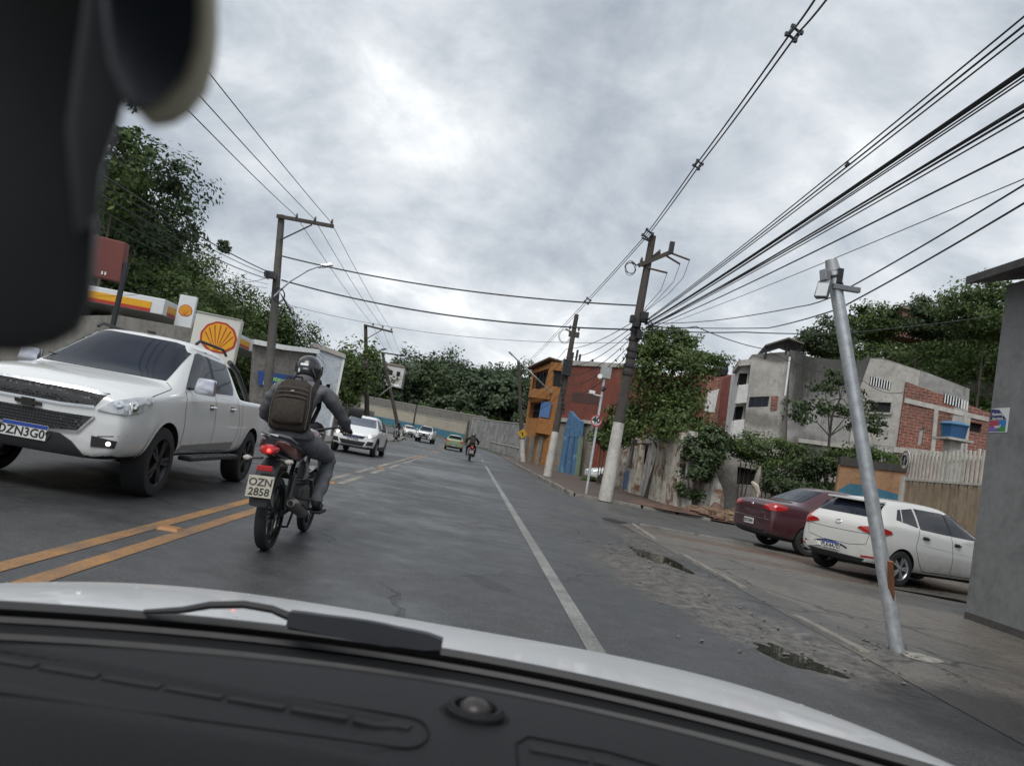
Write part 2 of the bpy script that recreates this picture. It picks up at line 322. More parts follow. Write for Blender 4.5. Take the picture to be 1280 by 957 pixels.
RR = [(3.62, -25), (3.62, 0), (3.62, 20), (3.62, 40), (3.62, 55), (3.55, 70), (3.3, 84), (2.4, 99), (-.6, 117), (-8, 135), (-22, 149), (-45, 160)]
road = strip('road', RL, RR, M_road, 0.0, kind='structure')
def curve_x(y, off):                       # offset line along the road: 0 left edge .. 1 right edge
    for i in range(len(RL) - 1):
        if RL[i][1] <= y <= RL[i + 1][1]:
            t = (y - RL[i][1]) / (RL[i + 1][1] - RL[i][1]); a = RL[i][0] + t * (RL[i + 1][0] - RL[i][0]); return a
    return RL[-1][0]
def road_mark(name, x0, x1, y0, y1, mat, step=4.0):
    n = max(2, int((y1 - y0) / step) + 1); yy = [y0 + (y1 - y0) * i / (n - 1) for i in range(n)]
    f = lambda y: curve_x(y, 0) + 6.3 if y > 55 else 0.0
    return strip(name, [(x0 + f(y), y) for y in yy], [(x1 + f(y), y) for y in yy], mat, .004, kind='structure')
road_mark('yellow_line', -2.62, -2.49, -12, 13.2, M_yline); road_mark('yellow_line', -2.33, -2.20, -12, 13.2, M_yline)
for x in (-2.62, -2.33):                   # beyond the driveway the double line breaks up
    for i, (a, b) in enumerate(((13.9, 17.4), (18.4, 21.6), (22.6, 26.5), (27.2, 34), (34.6, 92))): road_mark('yellow_line', x, x + .13, a + (.5 if x > -2.5 else 0), b, M_pline if i < 4 else M_yline)
road_mark('white_edge_line', .99, 1.12, -12, 78, M_wline)
M_stud = plain('yellow_reflector_stud', (.30, .13, .03), .5)
for y in (6.75, 14.2, 22.0):
    mb = MB(); mb.box((-2.40, y, .012), (.20, .16, .03), taper=.7)
    obj('road_stud', mb, M_stud, bevel=.004, label='yellow reflective stud on the double yellow line ' + ('level with the motorcycle tail' if y < 8 else 'beyond the motorcycle' if y < 20 else 'in front of the oncoming white car'), cat='road stud', group='studs on the double yellow line')

# right-hand side street between the two kerbs, forecourt, pavements
strip('side_street', [(3.62, 17.6), (9, 17.9), (22, 18.6)], [(3.62, 26.2), (9, 26.0), (22, 26.2)], M_side, .002, kind='structure')
strip('forecourt', [(3.61, -10), (3.61, 6), (3.61, 12), (3.61, 17.55)], [(22, -10), (22, 6), (22, 12), (22, 18.2)], M_pave, .004, kind='structure')
strip('pavement', [(3.72, 26.3), (3.72, 40), (3.72, 55), (3.64, 70), (3.4, 84)], [(8.6, 26.3), (8.6, 40), (8.6, 55), (8.4, 70), (8.2, 84)], M_dirt, .10, kind='structure')
strip('pavement', [(-9.6, -10), (-9.6, 20), (-9.6, 50), (-9.7, 75), (-10.5, 92)], [(-6.42, -10), (-6.42, 20), (-6.42, 50), (-6.5, 70), (-7.6, 90)], M_pave, .09, kind='structure')
strip('yard', [(8.6, 26.4), (8.6, 44)], [(40, 26.4), (40, 44)], M_redearth, .04, kind='structure')
strip('station_forecourt', [(-45, 8), (-45, 70)], [(-9.7, 8), (-9.7, 70)], M_pave, .02, kind='structure')

def kerb(name, pts, h, wd, label=None, seed=1, ln=1.0, broken=0.1):
    r = random.Random(seed); root = link(name, None); root['kind'] = 'structure'; WM[root.name] = Matrix.Identity(4)
    for (a, b) in zip(pts[:-1], pts[1:]):
        a, b = Vector((*a, 0)), Vector((*b, 0)); n = max(1, int((b - a).length / ln)); d = (b - a) / n; ang = math.atan2(d.y, d.x)
        for i in range(n):
            if r.random() < broken: continue
            c = a + d * (i + .5); mb = MB(); hh = h * r.uniform(.75, 1.1); l = d.length * r.uniform(.93, .985)
            mb.box((0, 0, 0), (l, wd * r.uniform(.9, 1.1), hh + .1), taper=.94)
            o = obj('kerb_stone', mb, M_kerb, root, bevel=.015)
            o.matrix_basis = Matrix.Translation((c.x, c.y, gz(c.y) + (hh - .1) / 2)) @ Matrix.Rotation(ang + r.uniform(-.03, .03), 4, 'Z') @ Matrix.Rotation(r.uniform(-.05, .05), 4, 'X')
    return root
kerb('kerb', [(3.7, 26.1), (3.72, 36), (3.74, 60), (3.5, 82)], .15, .17, seed=3)
kerb('kerb', [(3.72, 6.6), (3.70, 9.5), (3.72, 13.5), (3.98, 17.5)], .030, .10, seed=5, broken=.18)
kerb('kerb', [(4.1, 17.55), (7.0, 17.75)], .05, .11, seed=9, broken=.1)
kerb('kerb', [(3.8, 26.22), (6.2, 26.2), (8.7, 26.3)], .10, .15, seed=6, broken=0)
kerb('kerb', [(-6.36, 14), (-6.36, 60), (-6.6, 78)], .12, .14, seed=4, ln=2.0)

def blob(cx, cy, rx, ry, seed, n=44, rough=.25, rz=0.0):
    r = random.Random(seed); ph = [(r.uniform(0, 6.28), r.uniform(.3, 1) * rough / (k ** .8)) for k in range(1, 9)]; out = []
    for i in range(n):
        a = 2 * PI * i / n; q = 1 + sum(am * math.sin((k + 1) * a + p) for k, (p, am) in enumerate(ph))
        x, y = rx * q * math.cos(a), ry * q * math.sin(a); out.append((cx + x * math.cos(rz) - y * math.sin(rz), cy + x * math.sin(rz) + y * math.cos(rz)))
    return out
def patch(name, poly, mat, dz, kind='structure'):
    mb = MB(); mb.sheet(poly, lambda x, y: gz(y) + dz); return obj(name, mb, mat, kind=kind)
def lumps(name, poly, mat, dz, height, seed, step=.11, sc=2.2):
    """broken, lumpy ground with real relief inside an outline"""
    import mathutils.noise as mn
    x0, x1 = min(p[0] for p in poly), max(p[0] for p in poly); y0, y1 = min(p[1] for p in poly), max(p[1] for p in poly)
    pts = [Vector(p) for p in poly]; ed = [(i, (i + 1) % len(poly)) for i in range(len(poly))]
    r = random.Random(seed); y = y0
    while y < y1:
        x = x0
        while x < x1: pts.append(Vector((x + r.uniform(-.4, .4) * step, y + r.uniform(-.4, .4) * step))); x += step
        y += step
    vs_, _, fs_, *_ = delaunay_2d_cdt(pts, ed, [list(range(len(poly)))], 1, 1e-5)
    mb = MB(); P = [Vector(p) for p in poly]
    for v in vs_:
        d = min((v - p).length for p in P); e = min(1, d / .35)
        z = mn.fractal(Vector((v.x * sc, v.y * sc, seed)), .9, 2.1, 5) * height * e + height * .5 * e
        mb.v.append((v.x, v.y, gz(v.y) + dz + max(0, z) if e > 0 else dz))
    mb.f = [tuple(f) for f in fs_]; mb.m = [0] * len(mb.f)
    return obj(name, mb, mat, smooth=True, kind='structure', angle=80)
M_crumb = M_road
lumps('broken_verge', blob(2.62, 9.4, .62, 2.1, 12, n=110, rough=.30, rz=-.05), M_road, .0005, .035, 7, step=.055, sc=3.2)
lumps('broken_verge', blob(3.28, 8.2, .26, 1.9, 12, rough=.28, rz=.02), M_crumb, .001, .045, 7, step=.07, sc=4)
lumps('broken_verge', blob(3.35, 14.6, .22, 2.2, 17, rough=.28, rz=.04), M_crumb, .001, .04, 8, step=.09, sc=4)
lumps('broken_verge', blob(3.2, 5.9, .30, .55, 19, rough=.25, rz=.4), M_crumb, .001, .03, 6, step=.06, sc=5)
lumps('earth_slick', blob(7.9, 27.6, 1.6, 1.6, 24, rough=.25), M_redearth, .105, .10, 5, step=.25)
M_water = NT('puddle_water').out((.035, .032, .03), .03, Specular_IOR_Level=.6)
patch('puddle', blob(2.78, 5.95, .20, .42, 42, n=90, rough=.42, rz=.3), M_water, .004); patch('puddle', blob(2.95, 11.4, .26, .9, 47, n=90, rough=.42, rz=.1), M_water, .004)
patch('puddle', blob(9.6, 13.0, 1.9, .30, 43, rough=.25), M_water, .008)
M_hole = plain('drain_dark', (.012, .011, .01), .9)
patch('gully_hole', blob(3.55, 17.6, .28, .55, 45, rough=.2), M_hole, .007)
# loose stones
r_ = random.Random(77); mb = MB()
for i in range(300):
    a = r_.random(); y = r_.uniform(5.6, 13); x = 2.7 + r_.gauss(0, .42) + (.35 if y < 8 else 0); s = r_.uniform(.005, .017)
    if r_.random() < .12: x, y = 4.2 + r_.gauss(0, .16), 7.0 + r_.gauss(0, .14)
    M = Matrix.Rotation(r_.uniform(0, 6), 3, 'Z') @ Matrix.Rotation(r_.uniform(0, 1), 3, 'X'); mb.box((x, y, .012 + s * .2), (s * 2, s * 1.4, s), M=M, taper=.7)
obj('gravel', mb, plain('stone_chips', (.16, .15, .14), .8, var=.4, sc=30), kind='stuff', label='loose stone chips scattered over the broken verge', cat='gravel')
# ---------------------------------------------------------------- buildings and walls
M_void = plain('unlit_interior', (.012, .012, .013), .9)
def inpoly(p, poly):
    c = False; j = len(poly) - 1
    for i in range(len(poly)):
        a, b = poly[i], poly[j]
        if (a[1] > p[1]) != (b[1] > p[1]) and p[0] < (b[0] - a[0]) * (p[1] - a[1]) / (b[1] - a[1]) + a[0]: c = not c
        j = i
    return c
class Face:
    """an upright wall plane through A, running along d (to the viewer's right)"""
    def __init__(s, A, d): s.A = Vector((*A[:2], 0)); s.d = Vector((*d[:2], 0)).normalized(); s.n = Vector((-s.d.y, s.d.x, 0))
    def uv(s, px): return [PL(p[0], p[1], s.A, s.d) for p in px]
    def at(s, q, back=0.0): return s.A + s.d * q[0] + s.n * back + Vector((0, 0, q[1]))
    def wall(s, name, poly, mat, parent, holes=(), depth=.25, reveal=.2, void=True, jit=0.0, **k):
        P = [Vector(p) for p in poly]; ed = [(i, (i + 1) % len(P)) for i in range(len(P))]; n0 = len(P)
        for h in holes:
            o = len(P); P += [Vector(p) for p in h]; ed += [(o + i, o + (i + 1) % len(h)) for i in range(len(h))]
        vs_, _, fs_, *_ = delaunay_2d_cdt(P, ed, [list(range(n0))], 1, 1e-6)
        mb = MB(); mb.v = [tuple(s.at(v)) for v in vs_]
        for f in fs_:
            c = sum((vs_[i] for i in f), Vector((0, 0))) / len(f)
            if inpoly(c, poly) and not any(inpoly(c, h) for h in holes): mb.f.append(tuple(f)); mb.m.append(0)
        def side(ring, dep):
            o = len(mb.v); m = len(ring); mb.v += [tuple(s.at(q)) for q in ring] + [tuple(s.at(q, dep)) for q in ring]
            for i in range(m): mb.f.append((o + i, o + (i + 1) % m, o + m + (i + 1) % m, o + m + i)); mb.m.append(0)
            return o + m, m
        o, m = side(poly, depth); mb.f.append(tuple(o + i for i in range(m))); mb.m.append(0)
        for h in holes: side(h, reveal)
        ob = obj(name, mb, mat, parent, world=True, **k)
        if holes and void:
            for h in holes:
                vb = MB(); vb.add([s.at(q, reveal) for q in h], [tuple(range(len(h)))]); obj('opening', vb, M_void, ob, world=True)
        return ob
    def slab(s, name, poly, mat, parent, proud=.03, depth=.06, **k):
        mb = MB(); z0 = 0
        f = [s.at(q, -proud) for q in poly]; b = [s.at(q, depth - proud) for q in poly]; n = len(poly)
        mb.add(f + b, [tuple(range(n)), tuple(range(2 * n - 1, n - 1, -1))] + [(i, i + n, (i + 1) % n + n, (i + 1) % n) for i in range(n)])
        return obj(name, mb, mat, parent, world=True, **k)
    def rect(s, a, b): return [(a[0], a[1]), (b[0], a[1]), (b[0], b[1]), (a[0], b[1])]
    def window(s, q0, q1, parent, frame=M_white, bars=1, mat=None, proud=.0):
        """a framed window standing in its opening"""
        x0, z0, x1, z1 = q0[0], q0[1], q1[0], q1[1]; t = .05
        wn = s.slab('window', s.rect((x0 + t, z0 + t), (x1 - t, z1 - t)), mat or M_glass, parent, -.10 + proud, .02)
        mb = MB()
        def bar(a, b, c, d_):
            f = [s.at(q, .05 - proud) for q in s.rect((a, b), (c, d_))]; g = [s.at(q, .11 - proud) for q in s.rect((a, b), (c, d_))]
            mb.add(f + g, [(0, 1, 2, 3), (7, 6, 5, 4)] + [(i, i + 4, (i + 1) % 4 + 4, (i + 1) % 4) for i in range(4)])
        bar(x0, z0, x1, z0 + t); bar(x0, z1 - t, x1, z1); bar(x0, z0 + t, x0 + t, z1 - t); bar(x1 - t, z0 + t, x1, z1 - t)
        for i in range(bars): xx = x0 + (x1 - x0) * (i + 1) / (bars + 1); bar(xx - .02, z0 + t, xx + .02, z1 - t)
        obj('frame', mb, frame, wn, world=True); return wn

# --- plain grey building at the corner on the right
W_grey = wall('grey_render', (.215, .215, .213), (.14, .14, .137), sc=.5, amount=.35, bump=.15, streak=.4)
f = Face((7.3, 10.6), (0, -1)); t0 = thing('corner_building', (7.3, 10.6, 0), 'plain grey rendered building beside the forecourt at the right edge', 'building')
f.wall('wall', [(0, -.05), (18, -.05), (18, 4.85), (0, 4.85)], W_grey, t0, depth=7)
mb = MB(); zr = 4.86
mb.add([(6.9, 10.95, zr), (6.9, -8, zr), (10.8, -8, zr + 1.1), (10.8, 10.95, zr + 1.1), (6.9, 10.95, zr + .12), (6.9, -8, zr + .12), (10.8, -8, zr + 1.22), (10.8, 10.95, zr + 1.22)], [(0, 1, 2, 3), (7, 6, 5, 4), (0, 4, 5, 1), (1, 5, 6, 2), (2, 6, 7, 3), (3, 7, 4, 0)])
obj('roof', mb, wall('fibre_cement', (.085, .08, .078), (.04, .04, .04), sc=1), t0, world=True)
mb = MB(); mb.add([(7.3, 10.6, 4.85), (7.52, 10.6, 4.85), (10.8, 10.6, 5.94), (10.8, 10.6, 4.85)], [(0, 1, 2, 3)]); obj('gable', mb, W_grey, t0, world=True)
f.slab('plinth_band', [(.0, -.04), (18, -.04), (18, .10), (0, .10)], wall('damp_render', (.085, .08, .072), (.05, .045, .04), sc=2), t0, .012, .01)
# poster
q = f.uv([(1234, 511), (1263, 508), (1260, 540), (1230, 539)]); s0, s1, z0, z1 = q[0][0] + .01, q[1][0], q[2][1], q[0][1]; s0 = max(.02, s0)
P0 = thing('poster', f.at((s0, z0)), 'small colourful paper poster stuck on the grey wall edge', 'poster')
f.slab('sheet', f.rect((s0, z0), (s1, z1)), plain('poster_paper', (.62, .64, .62), .6, var=.03), P0, .006, .004)
hm = (z0 + z1) / 2
def strip_on(name, poly, c): return f.slab(name, poly, plain('print_' + name, c, .5, var=.06), P0, .008, .0015)
wd_ = s1 - s0; ht_ = z1 - z0
strip_on('navy_field', [(s0, hm + .02 * ht_), (s1 - .10 * wd_, hm + .02 * ht_), (s0 + .45 * wd_, z0 + .93 * ht_), (s0, z0 + .98 * ht_)], (.03, .03, .12))
strip_on('red_field', f.rect((s0, z0 + .24 * ht_), (s0 + .5 * wd_, hm)), (.35, .04, .07)); strip_on('blue_field', f.rect((s0 + .5 * wd_, z0 + .24 * ht_), (s1 - .1 * wd_, hm)), (.02, .16, .42))
strip_on('violet_field', f.rect((s0, z0 + .03 * ht_), (s0 + .48 * wd_, z0 + .24 * ht_)), (.16, .10, .33)); strip_on('green_field', f.rect((s0 + .48 * wd_, z0 + .03 * ht_), (s1 - .1 * wd_, z0 + .24 * ht_)), (.04, .20, .05))
def text(name, body, M, size, mat, parent, world=True, depth=.0015, align='CENTER', bold=0.0):
    cu = bpy.data.curves.new('lettering', 'FONT'); cu.body = body; cu.size = size; cu.align_x = align; cu.align_y = 'CENTER'; cu.extrude = depth; cu.offset = bold; cu.resolution_u = 3
    o = bpy.data.objects.new('tmp', cu); COL.objects.link(o); dg = bpy.context.evaluated_depsgraph_get(); me = bpy.data.meshes.new_from_object(o.evaluated_get(dg))
    bpy.data.objects.remove(o); bpy.data.curves.remove(cu); me.materials.clear(); me.materials.append(mat); me.transform(M)
    if world and parent: me.transform(WM[parent.name].inverted())
    return link(name, me, parent)
def face_M(fc, q, proud):                  # lettering lying on a wall face
    p = fc.at(q, -proud); M = Matrix((fc.d.to_3d() if len(fc.d) == 2 else fc.d, (0, 0, 1), -fc.n)).transposed().to_4x4(); return Matrix.Translation(p) @ M
M_ink_w = plain('white_ink', (.7, .7, .7), .5, var=.02); M_ink_k = plain('black_ink', (.02, .02, .022), .5)
text('lettering', 'Marketing', face_M(f, (s0 + .40 * wd_, z0 + .74 * ht_), .011), .17 * ht_, M_ink_w, P0); text('lettering', 'Sua marca', face_M(f, (s0 + .42 * wd_, z0 + .57 * ht_), .011), .15 * ht_, M_ink_w, P0)
text('lettering', 'aqui!', face_M(f, (s0 + .48 * wd_, z0 + .24 * ht_), .012), .2 * ht_, M_ink_w, P0)

# --- unfinished concrete house with sooty wall
W_conc = wall('bare_render', (.40, .38, .345), (.20, .185, .16), sc=.35, amount=.75); W_soot = wall('sooty_render', (.30, .295, .285), (.06, .058, .055), patch=(.42, .43, .45), sc=.22, amount=1.0, patch_at=(.60, .70), streak=1.3)
W_red = bricks('hollow_brick', (.27, .092, .060), (.20, .070, .048), (.34, .29, .25), .30, .145, amount=.75, dirt=(.09, .06, .05))
f = Face(D(1000, 600, 36), (.97, -.24)); u = f.uv
_sp = lambda px, r, c=(.045, .043, .041): (tuple(f.at(u([px])[0])), r, c)
W_soot = wall('sooty_render', (.42, .41, .395), (.11, .105, .10), patch=(.54, .56, .59), sc=.30, amount=.9, patch_at=(.62, .70), streak=1.2, spots=[_sp((1040, 458), (3.4, 3, 1.9), (.055, .053, .05)), _sp((1000, 470), (.8, 2, 3.0)), _sp((1010, 560), (1.2, 2, .8), (.10, .095, .09)), _sp((1090, 452), (.8, 2, .7), (.08, .078, .075)), _sp((1085, 590), (3, 2, .5), (.08, .075, .07))])
W_conc = wall('bare_render_stained', (.52, .50, .46), (.25, .235, .205), sc=.35, amount=.75, spots=[_sp((960, 445), (2.4, 2, .35), (.14, .13, .12)), _sp((984, 520), (.5, 2, 2.2), (.12, .11, .10)), _sp((950, 525), (1.2, 2, .5), (.2, .19, .17))])
T = thing('concrete_house', f.at((0, 0)), 'unfinished grey concrete house with sooty stains and a sloping top', 'house')
pl = [(940, 443), (987, 439), (985, 640), (918, 640)]; hl = [(937, 496), (962, 495), (960, 508), (935, 509)]
f.wall('wall', u(pl), W_conc, T, [u(hl)], depth=7)
A_ = u([(935, 509), (962, 495)]); f.window((A_[0][0], A_[0][1]), (A_[1][0], A_[1][1]), T, M_dark, 2)
f.slab('brick_infill', u([(964, 495), (973, 495), (971, 512), (963, 513)]), W_red, T, .04, .05)
main = [(1001, 441), (1012, 446), (1072, 452), (1086, 446), (1102, 447), (1160, 466), (1212, 486), (1207, 560), (1200, 650), (985, 650)]
holes = [[(1060, 503), (1079, 503), (1078, 516), (1058, 516)], [(1087, 501), (1115, 502), (1113, 517), (1085, 516)], [(1036, 552), (1060, 556), (1058, 575), (1034, 573)]]
f.wall('wall', u(main), W_soot, T, [u(h) for h in holes], depth=9)
f.slab('light_render', u([(1088, 448), (1102, 449), (1150, 464), (1145, 500), (1132, 560), (1062, 552), (1070, 500), (1080, 470)]), W_conc, T, .012, .01)
# the openings in the lighter render
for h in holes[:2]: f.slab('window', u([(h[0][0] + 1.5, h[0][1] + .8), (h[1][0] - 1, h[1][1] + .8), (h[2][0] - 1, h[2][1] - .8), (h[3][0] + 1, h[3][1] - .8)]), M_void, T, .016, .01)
for h in holes[:2]:
    a, b, c, e = u(h); mb = MB()
    for p, q_ in ((a, b), (b, c), (c, e), (e, a)): mb.beam(f.at(p, -.06), f.at(q_, -.06), .12, .10)
    obj('window_surround', mb, W_conc, T, world=True)
f.slab('corner_pier', u([(987, 438), (1003, 441), (996, 570), (982, 570)]), W_soot, T, .18, .3)
f.slab('beam', u([(985, 546), (1140, 566), (1139, 571), (985, 551)]), W_conc, T, .10, .12)
# brick bay on the right of the house
fb = Face(f.at((u([(1130, 520)])[0][0], 0), -.15), (.985, -.17)); ub = fb.uv
W_redn = W_red
bay = [(1133, 477), (1180, 494), (1238, 516), (1228, 600), (1116, 600)]
fb.wall('brick_wall', ub(bay), W_red, T, [ub([(1124, 562), (1142, 566), (1138, 590), (1120, 586)]), ub([(1213, 527), (1228, 530), (1226, 541), (1211, 538)]), ub([(1150, 535), (1156, 534), (1152, 556), (1147, 556)])], depth=6)
fb.slab('concrete_beam', ub([(1131, 497), (1236, 522), (1235, 527), (1130, 503)]), W_conc, T, .05, .08)
fb.slab('concrete_beam', ub([(1117, 558), (1230, 570), (1229, 576), (1116, 565)]), W_conc, T, .06, .1)
fb.slab('concrete_post', ub([(1205, 520), (1213, 522), (1207, 572), (1199, 571)]), W_conc, T, .045, .08)
fb.slab('concrete_post', ub([(1168, 508), (1173, 509), (1168, 565), (1163, 565)]), W_conc, T, .045, .08)
# concrete vent blocks: rows of slots, each slot a piece
def vent_row(fc, a, b, n, parent):
    (sa, za), (sb, zb) = PL(*a, fc.A, fc.d), PL(*b, fc.A, fc.d); h_ = .42
    fc.slab('vent_back', [(sa, za - h_), (sb, zb - h_), (sb, zb), (sa, za)], M_void, parent, .02, .015)
    for i in range(n):
        t = (i + .5) / n; s_, z_ = sa + (sb - sa) * t, za + (zb - za) * t; wv = (sb - sa) / n * .36
        fc.slab('vent_slat', [(s_ - wv / 2, z_ - h_), (s_ + wv / 2, z_ - h_), (s_ + wv / 2, z_), (s_ - wv / 2, z_)], M_white, parent, .05, .03)
vent_row(f, (1088, 470), (1114, 477), 8, T); vent_row(fb, (1180, 492), (1211, 502), 9, T)
# rooftop lean-to
mb = MB(); a = f.at(u([(955, 434)])[0], -.4); e = f.at(u([(1000, 432)])[0], -.4)
for p, q_ in (((955, 434), (984, 425)), ((984, 425), (1003, 432))):
    A0, A1 = f.at(u([p])[0], -.45), f.at(u([q_])[0], -.45); B0, B1 = A0 + f.n * 3, A1 + f.n * 3; up_ = Vector((0, 0, .07))
    mb.add([A0, A1, B1, B0, A0 + up_, A1 + up_, B1 + up_, B0 + up_], [(0, 1, 2, 3), (7, 6, 5, 4), (0, 4, 5, 1), (1, 5, 6, 2), (2, 6, 7, 3), (3, 7, 4, 0)])
obj('roof', mb, plain('rusty_sheet', (.13, .12, .115), .7, var=.3, sc=2), T, world=True)
for p in ((958, 436), (984, 430), (1000, 434)):
    mb = MB(); b_ = f.at(u([p])[0]); mb.tube([b_ + Vector((0, 0, -.5)), b_ + Vector((0, 0, .15))], .05, 6)
    obj('roof_post', mb, M_dark, T, world=True)
mb = MB(); mb.tube([f.at(u([(986, 447)])[0], -.3), f.at(u([(980, 495)])[0], -.3), f.at(u([(977, 500)])[0], -.12)], .05, 8); obj('drain_pipe', mb, M_white, T, world=True)
# white balconies at its far end
W_wht = wall('white_render', (.72, .71, .69), (.36, .34, .31), sc=.5, amount=.45)
T2 = thing('balcony_house', f.at(u([(925, 640)])[0], .3), 'narrow white house with stacked balconies beside the concrete house', 'house')
fw = Face(f.at(u([(940, 500)])[0], .6), (.97, -.24)); uw = fw.uv
fw.wall('wall', uw([(926, 455), (942, 453), (928, 640), (905, 640)]), W_wht, T2, [uw([(924, 466), (935, 466), (933, 481), (921, 481)]), uw([(919, 508), (930, 507), (927, 524), (916, 525)])], depth=5)
for a in ([(922, 483), (938, 481), (934, 504), (917, 506)], [(913, 527), (931, 525), (926, 549), (909, 550)]): fw.slab('balcony', uw(a), W_wht, T2, .6, .6, bevel=.02)
fw.slab('roof_slab', uw([(922, 452), (944, 450), (944, 457), (921, 459)]), W_conc, T2, .5, 3)

# --- red brick house behind the tree
f = Face(D(900, 520, 46), (.9, .43)); u = f.uv
T = thing('brick_house', f.at((0, 0)), 'red brick house between the leafy tree and the white balconies', 'house')
f.wall('wall', u([(903, 472), (919, 468), (911, 560), (893, 560)]), plain('brick_red_paint', (.19, .06, .05), .85, var=.25, sc=1.5), T, depth=5)
f2 = Face(f.at(u([(903, 472)])[0]), (.80, -.6)); u2 = f2.uv
f2.wall('wall', u2([(884, 474), (903, 472), (893, 560), (874, 560)]), W_red, T, depth=.3)
f2.slab('render_panel', u2([(885, 490), (899, 486), (893, 516), (880, 513)]), W_wht, T, .03, .03)
mb = MB(); p = f.at(u([(911, 469)])[0], .8); mb.lathe([(.0, 0), (.45, 0), (.5, .35), (.42, .7), (0, .78)], 14, Matrix.Translation(p)); obj('roof_tank', mb, M_black, T, world=True)

# --- ruined street front with pilasters along the pavement
W_ruin = wall('ruined_plaster', (.66, .63, .58), (.10, .09, .08), patch=(.27, .16, .095), sc=.9, amount=1.0, patch_at=(.57, .64), bump=.7, streak=1.2)
W_ruinp = wall('pilaster_plaster', (.70, .65, .56), (.15, .12, .09), patch=(.28, .15, .085), sc=1.3, amount=.85, patch_at=(.53, .6), bump=.7)
f = Face((8.65, 30.2), (0, -1)); u = f.uv
T = thing('ruined_facade', (8.65, 34, 0), 'crumbling plaster street front with pilasters and empty openings under the tree', 'ruin')
top = [(862, 538), (846, 541), (829, 546), (822, 540), (806, 543), (797, 549), (785, 545), (776, 556), (766, 560)]
poly = u([(852, 641)] + top) + [(u([(766, 560)])[0][0], .0)]
hs = [[(792, 556), (797, 556), (791, 588), (785, 584)], [(806, 553), (812, 552), (806, 580), (800, 578)]]
f.wall('wall', poly, W_ruin, T, [u(h) for h in hs], depth=.35, reveal=.3)
for a in ([(841, 545), (859, 541), (850, 638), (831, 632)], [(822, 546), (835, 546), (826, 630), (814, 626)], [(798, 558), (806, 556), (798, 620), (791, 617)], [(779, 560), (785, 559), (778, 612), (773, 610)]):
    f.slab('pilaster', u(a), W_ruinp, T, .22, .28, bevel=.03)
f.slab('cornice', u([(784, 549), (827, 549), (826, 555), (783, 554)]), W_ruin, T, .12, .2, bevel=.03)
f.slab('blue_remnant', u([(777, 590), (787, 588), (784, 612), (775, 609)]), plain('faded_blue_plaster', (.11, .17, .27), .85, var=.35, sc=3), T, .014, .012)
fe = Face((8.66, 30.19), (1, .12)); fe.wall('return_wall', [(.02, 0), (1.9, 0), (1.7, 1.1), (.9, 2.2), (.02, 2.9)], W_ruin, T, depth=.3)
# --- low ruined wall along the yard
f = Face(D(920, 600, 33), (1, -.05)); u = f.uv
T = thing('yard_wall', f.at((0, 0)), 'low mouldy plaster wall with a square hole behind the rubble', 'wall')
f.wall('wall', u([(868, 580), (885, 573), (905, 566), (925, 572), (945, 575), (968, 583), (990, 592), (985, 640), (860, 640)]), W_ruin, T, [u([(922, 583), (946, 587), (944, 606), (921, 605)]), u([(872, 580), (884, 578), (882, 596), (871, 594)])], depth=.3)
# --- wall of orange brick with a blue painted patch, and the slatted gate
W_or = wall('orange_render', (.36, .20, .105), (.20, .115, .07), patch=(.46, .36, .25), sc=1.1, amount=.6, patch_at=(.56, .64))
f = Face(D(1055, 620, 27), (.97, -.2)); u = f.uv
T = thing('orange_wall', f.at((0, 0)), 'blotchy orange wall with a blue painted patch behind the parked cars', 'wall')
f.wall('wall', u([(1050, 580), (1132, 589), (1126, 680), (1035, 680)]), W_or, T, depth=.25)
f.slab('painted_patch', u([(1048, 612), (1062, 604), (1080, 606), (1100, 611), (1124, 618), (1121, 660), (1044, 655)]), plain('blue_wall_paint', (.035, .13, .19), .8, var=.3, sc=2), T, .008, .006)
f.slab('capping', u([(1050, 570), (1134, 582), (1133, 590), (1050, 581)]), wall('sooty_cap', (.06, .055, .05), (.03, .03, .03)), T, .06, .35)
g0 = Vector((*D(1134, 600, 25.3)[:2], 0)); g1 = Vector((*D(1235, 600, 20.6)[:2], 0)); f = Face(g0, g1 - g0); u = f.uv
W_gatewood = wall('gate_boards', (.38, .30, .21), (.21, .14, .085), sc=2.0, amount=.8, bump=.5); M_picket = plain('picket_paint', (.46, .435, .38), .75, var=.25, sc=3)
T = thing('slatted_gate', g0, 'pale slatted gate with closed lower boards beside the grey building', 'gate')
Lg = (g1 - g0).length; zt0 = u([(1137, 567)])[0][1]; zt1 = u([(1226, 561)])[0][1]; zm0 = u([(1130, 600)])[0][1]; zm1 = u([(1222, 607)])[0][1]
npk = 20
for i in range(npk):
    t = (i + .5) / npk; s_ = Lg * t; wv = Lg / npk * .40; za, zb = zm0 + (zm1 - zm0) * t, zt0 + (zt1 - zt0) * t + .03 * math.sin(i * 2.3)
    f.slab('picket', [(s_ - wv / 2, za - .1), (s_ + wv / 2, za - .1), (s_ + wv / 2, zb), (s_ - wv / 2, zb)], M_picket, T, .03, .05)
nb = 30
for i in range(nb):
    t = (i + .5) / nb; s_ = Lg * t; wv = Lg / nb * .93; f.slab('board', [(s_ - wv / 2, .04), (s_ + wv / 2, .04), (s_ + wv / 2, zm0 + (zm1 - zm0) * t), (s_ - wv / 2, zm0 + (zm1 - zm0) * t)], W_gatewood, T, .035 + .022 * math.sin(i * 4.1), .05)
f.slab('rail', [(0, zm0), (Lg, zm1), (Lg, zm1 + .07), (0, zm0 + .07)], M_picket, T, .06, .05); f.slab('rail', [(0, zt0 - .35), (Lg, zt1 - .35), (Lg, zt1 - .28), (0, zt0 - .28)], M_picket, T, -.03, .04)
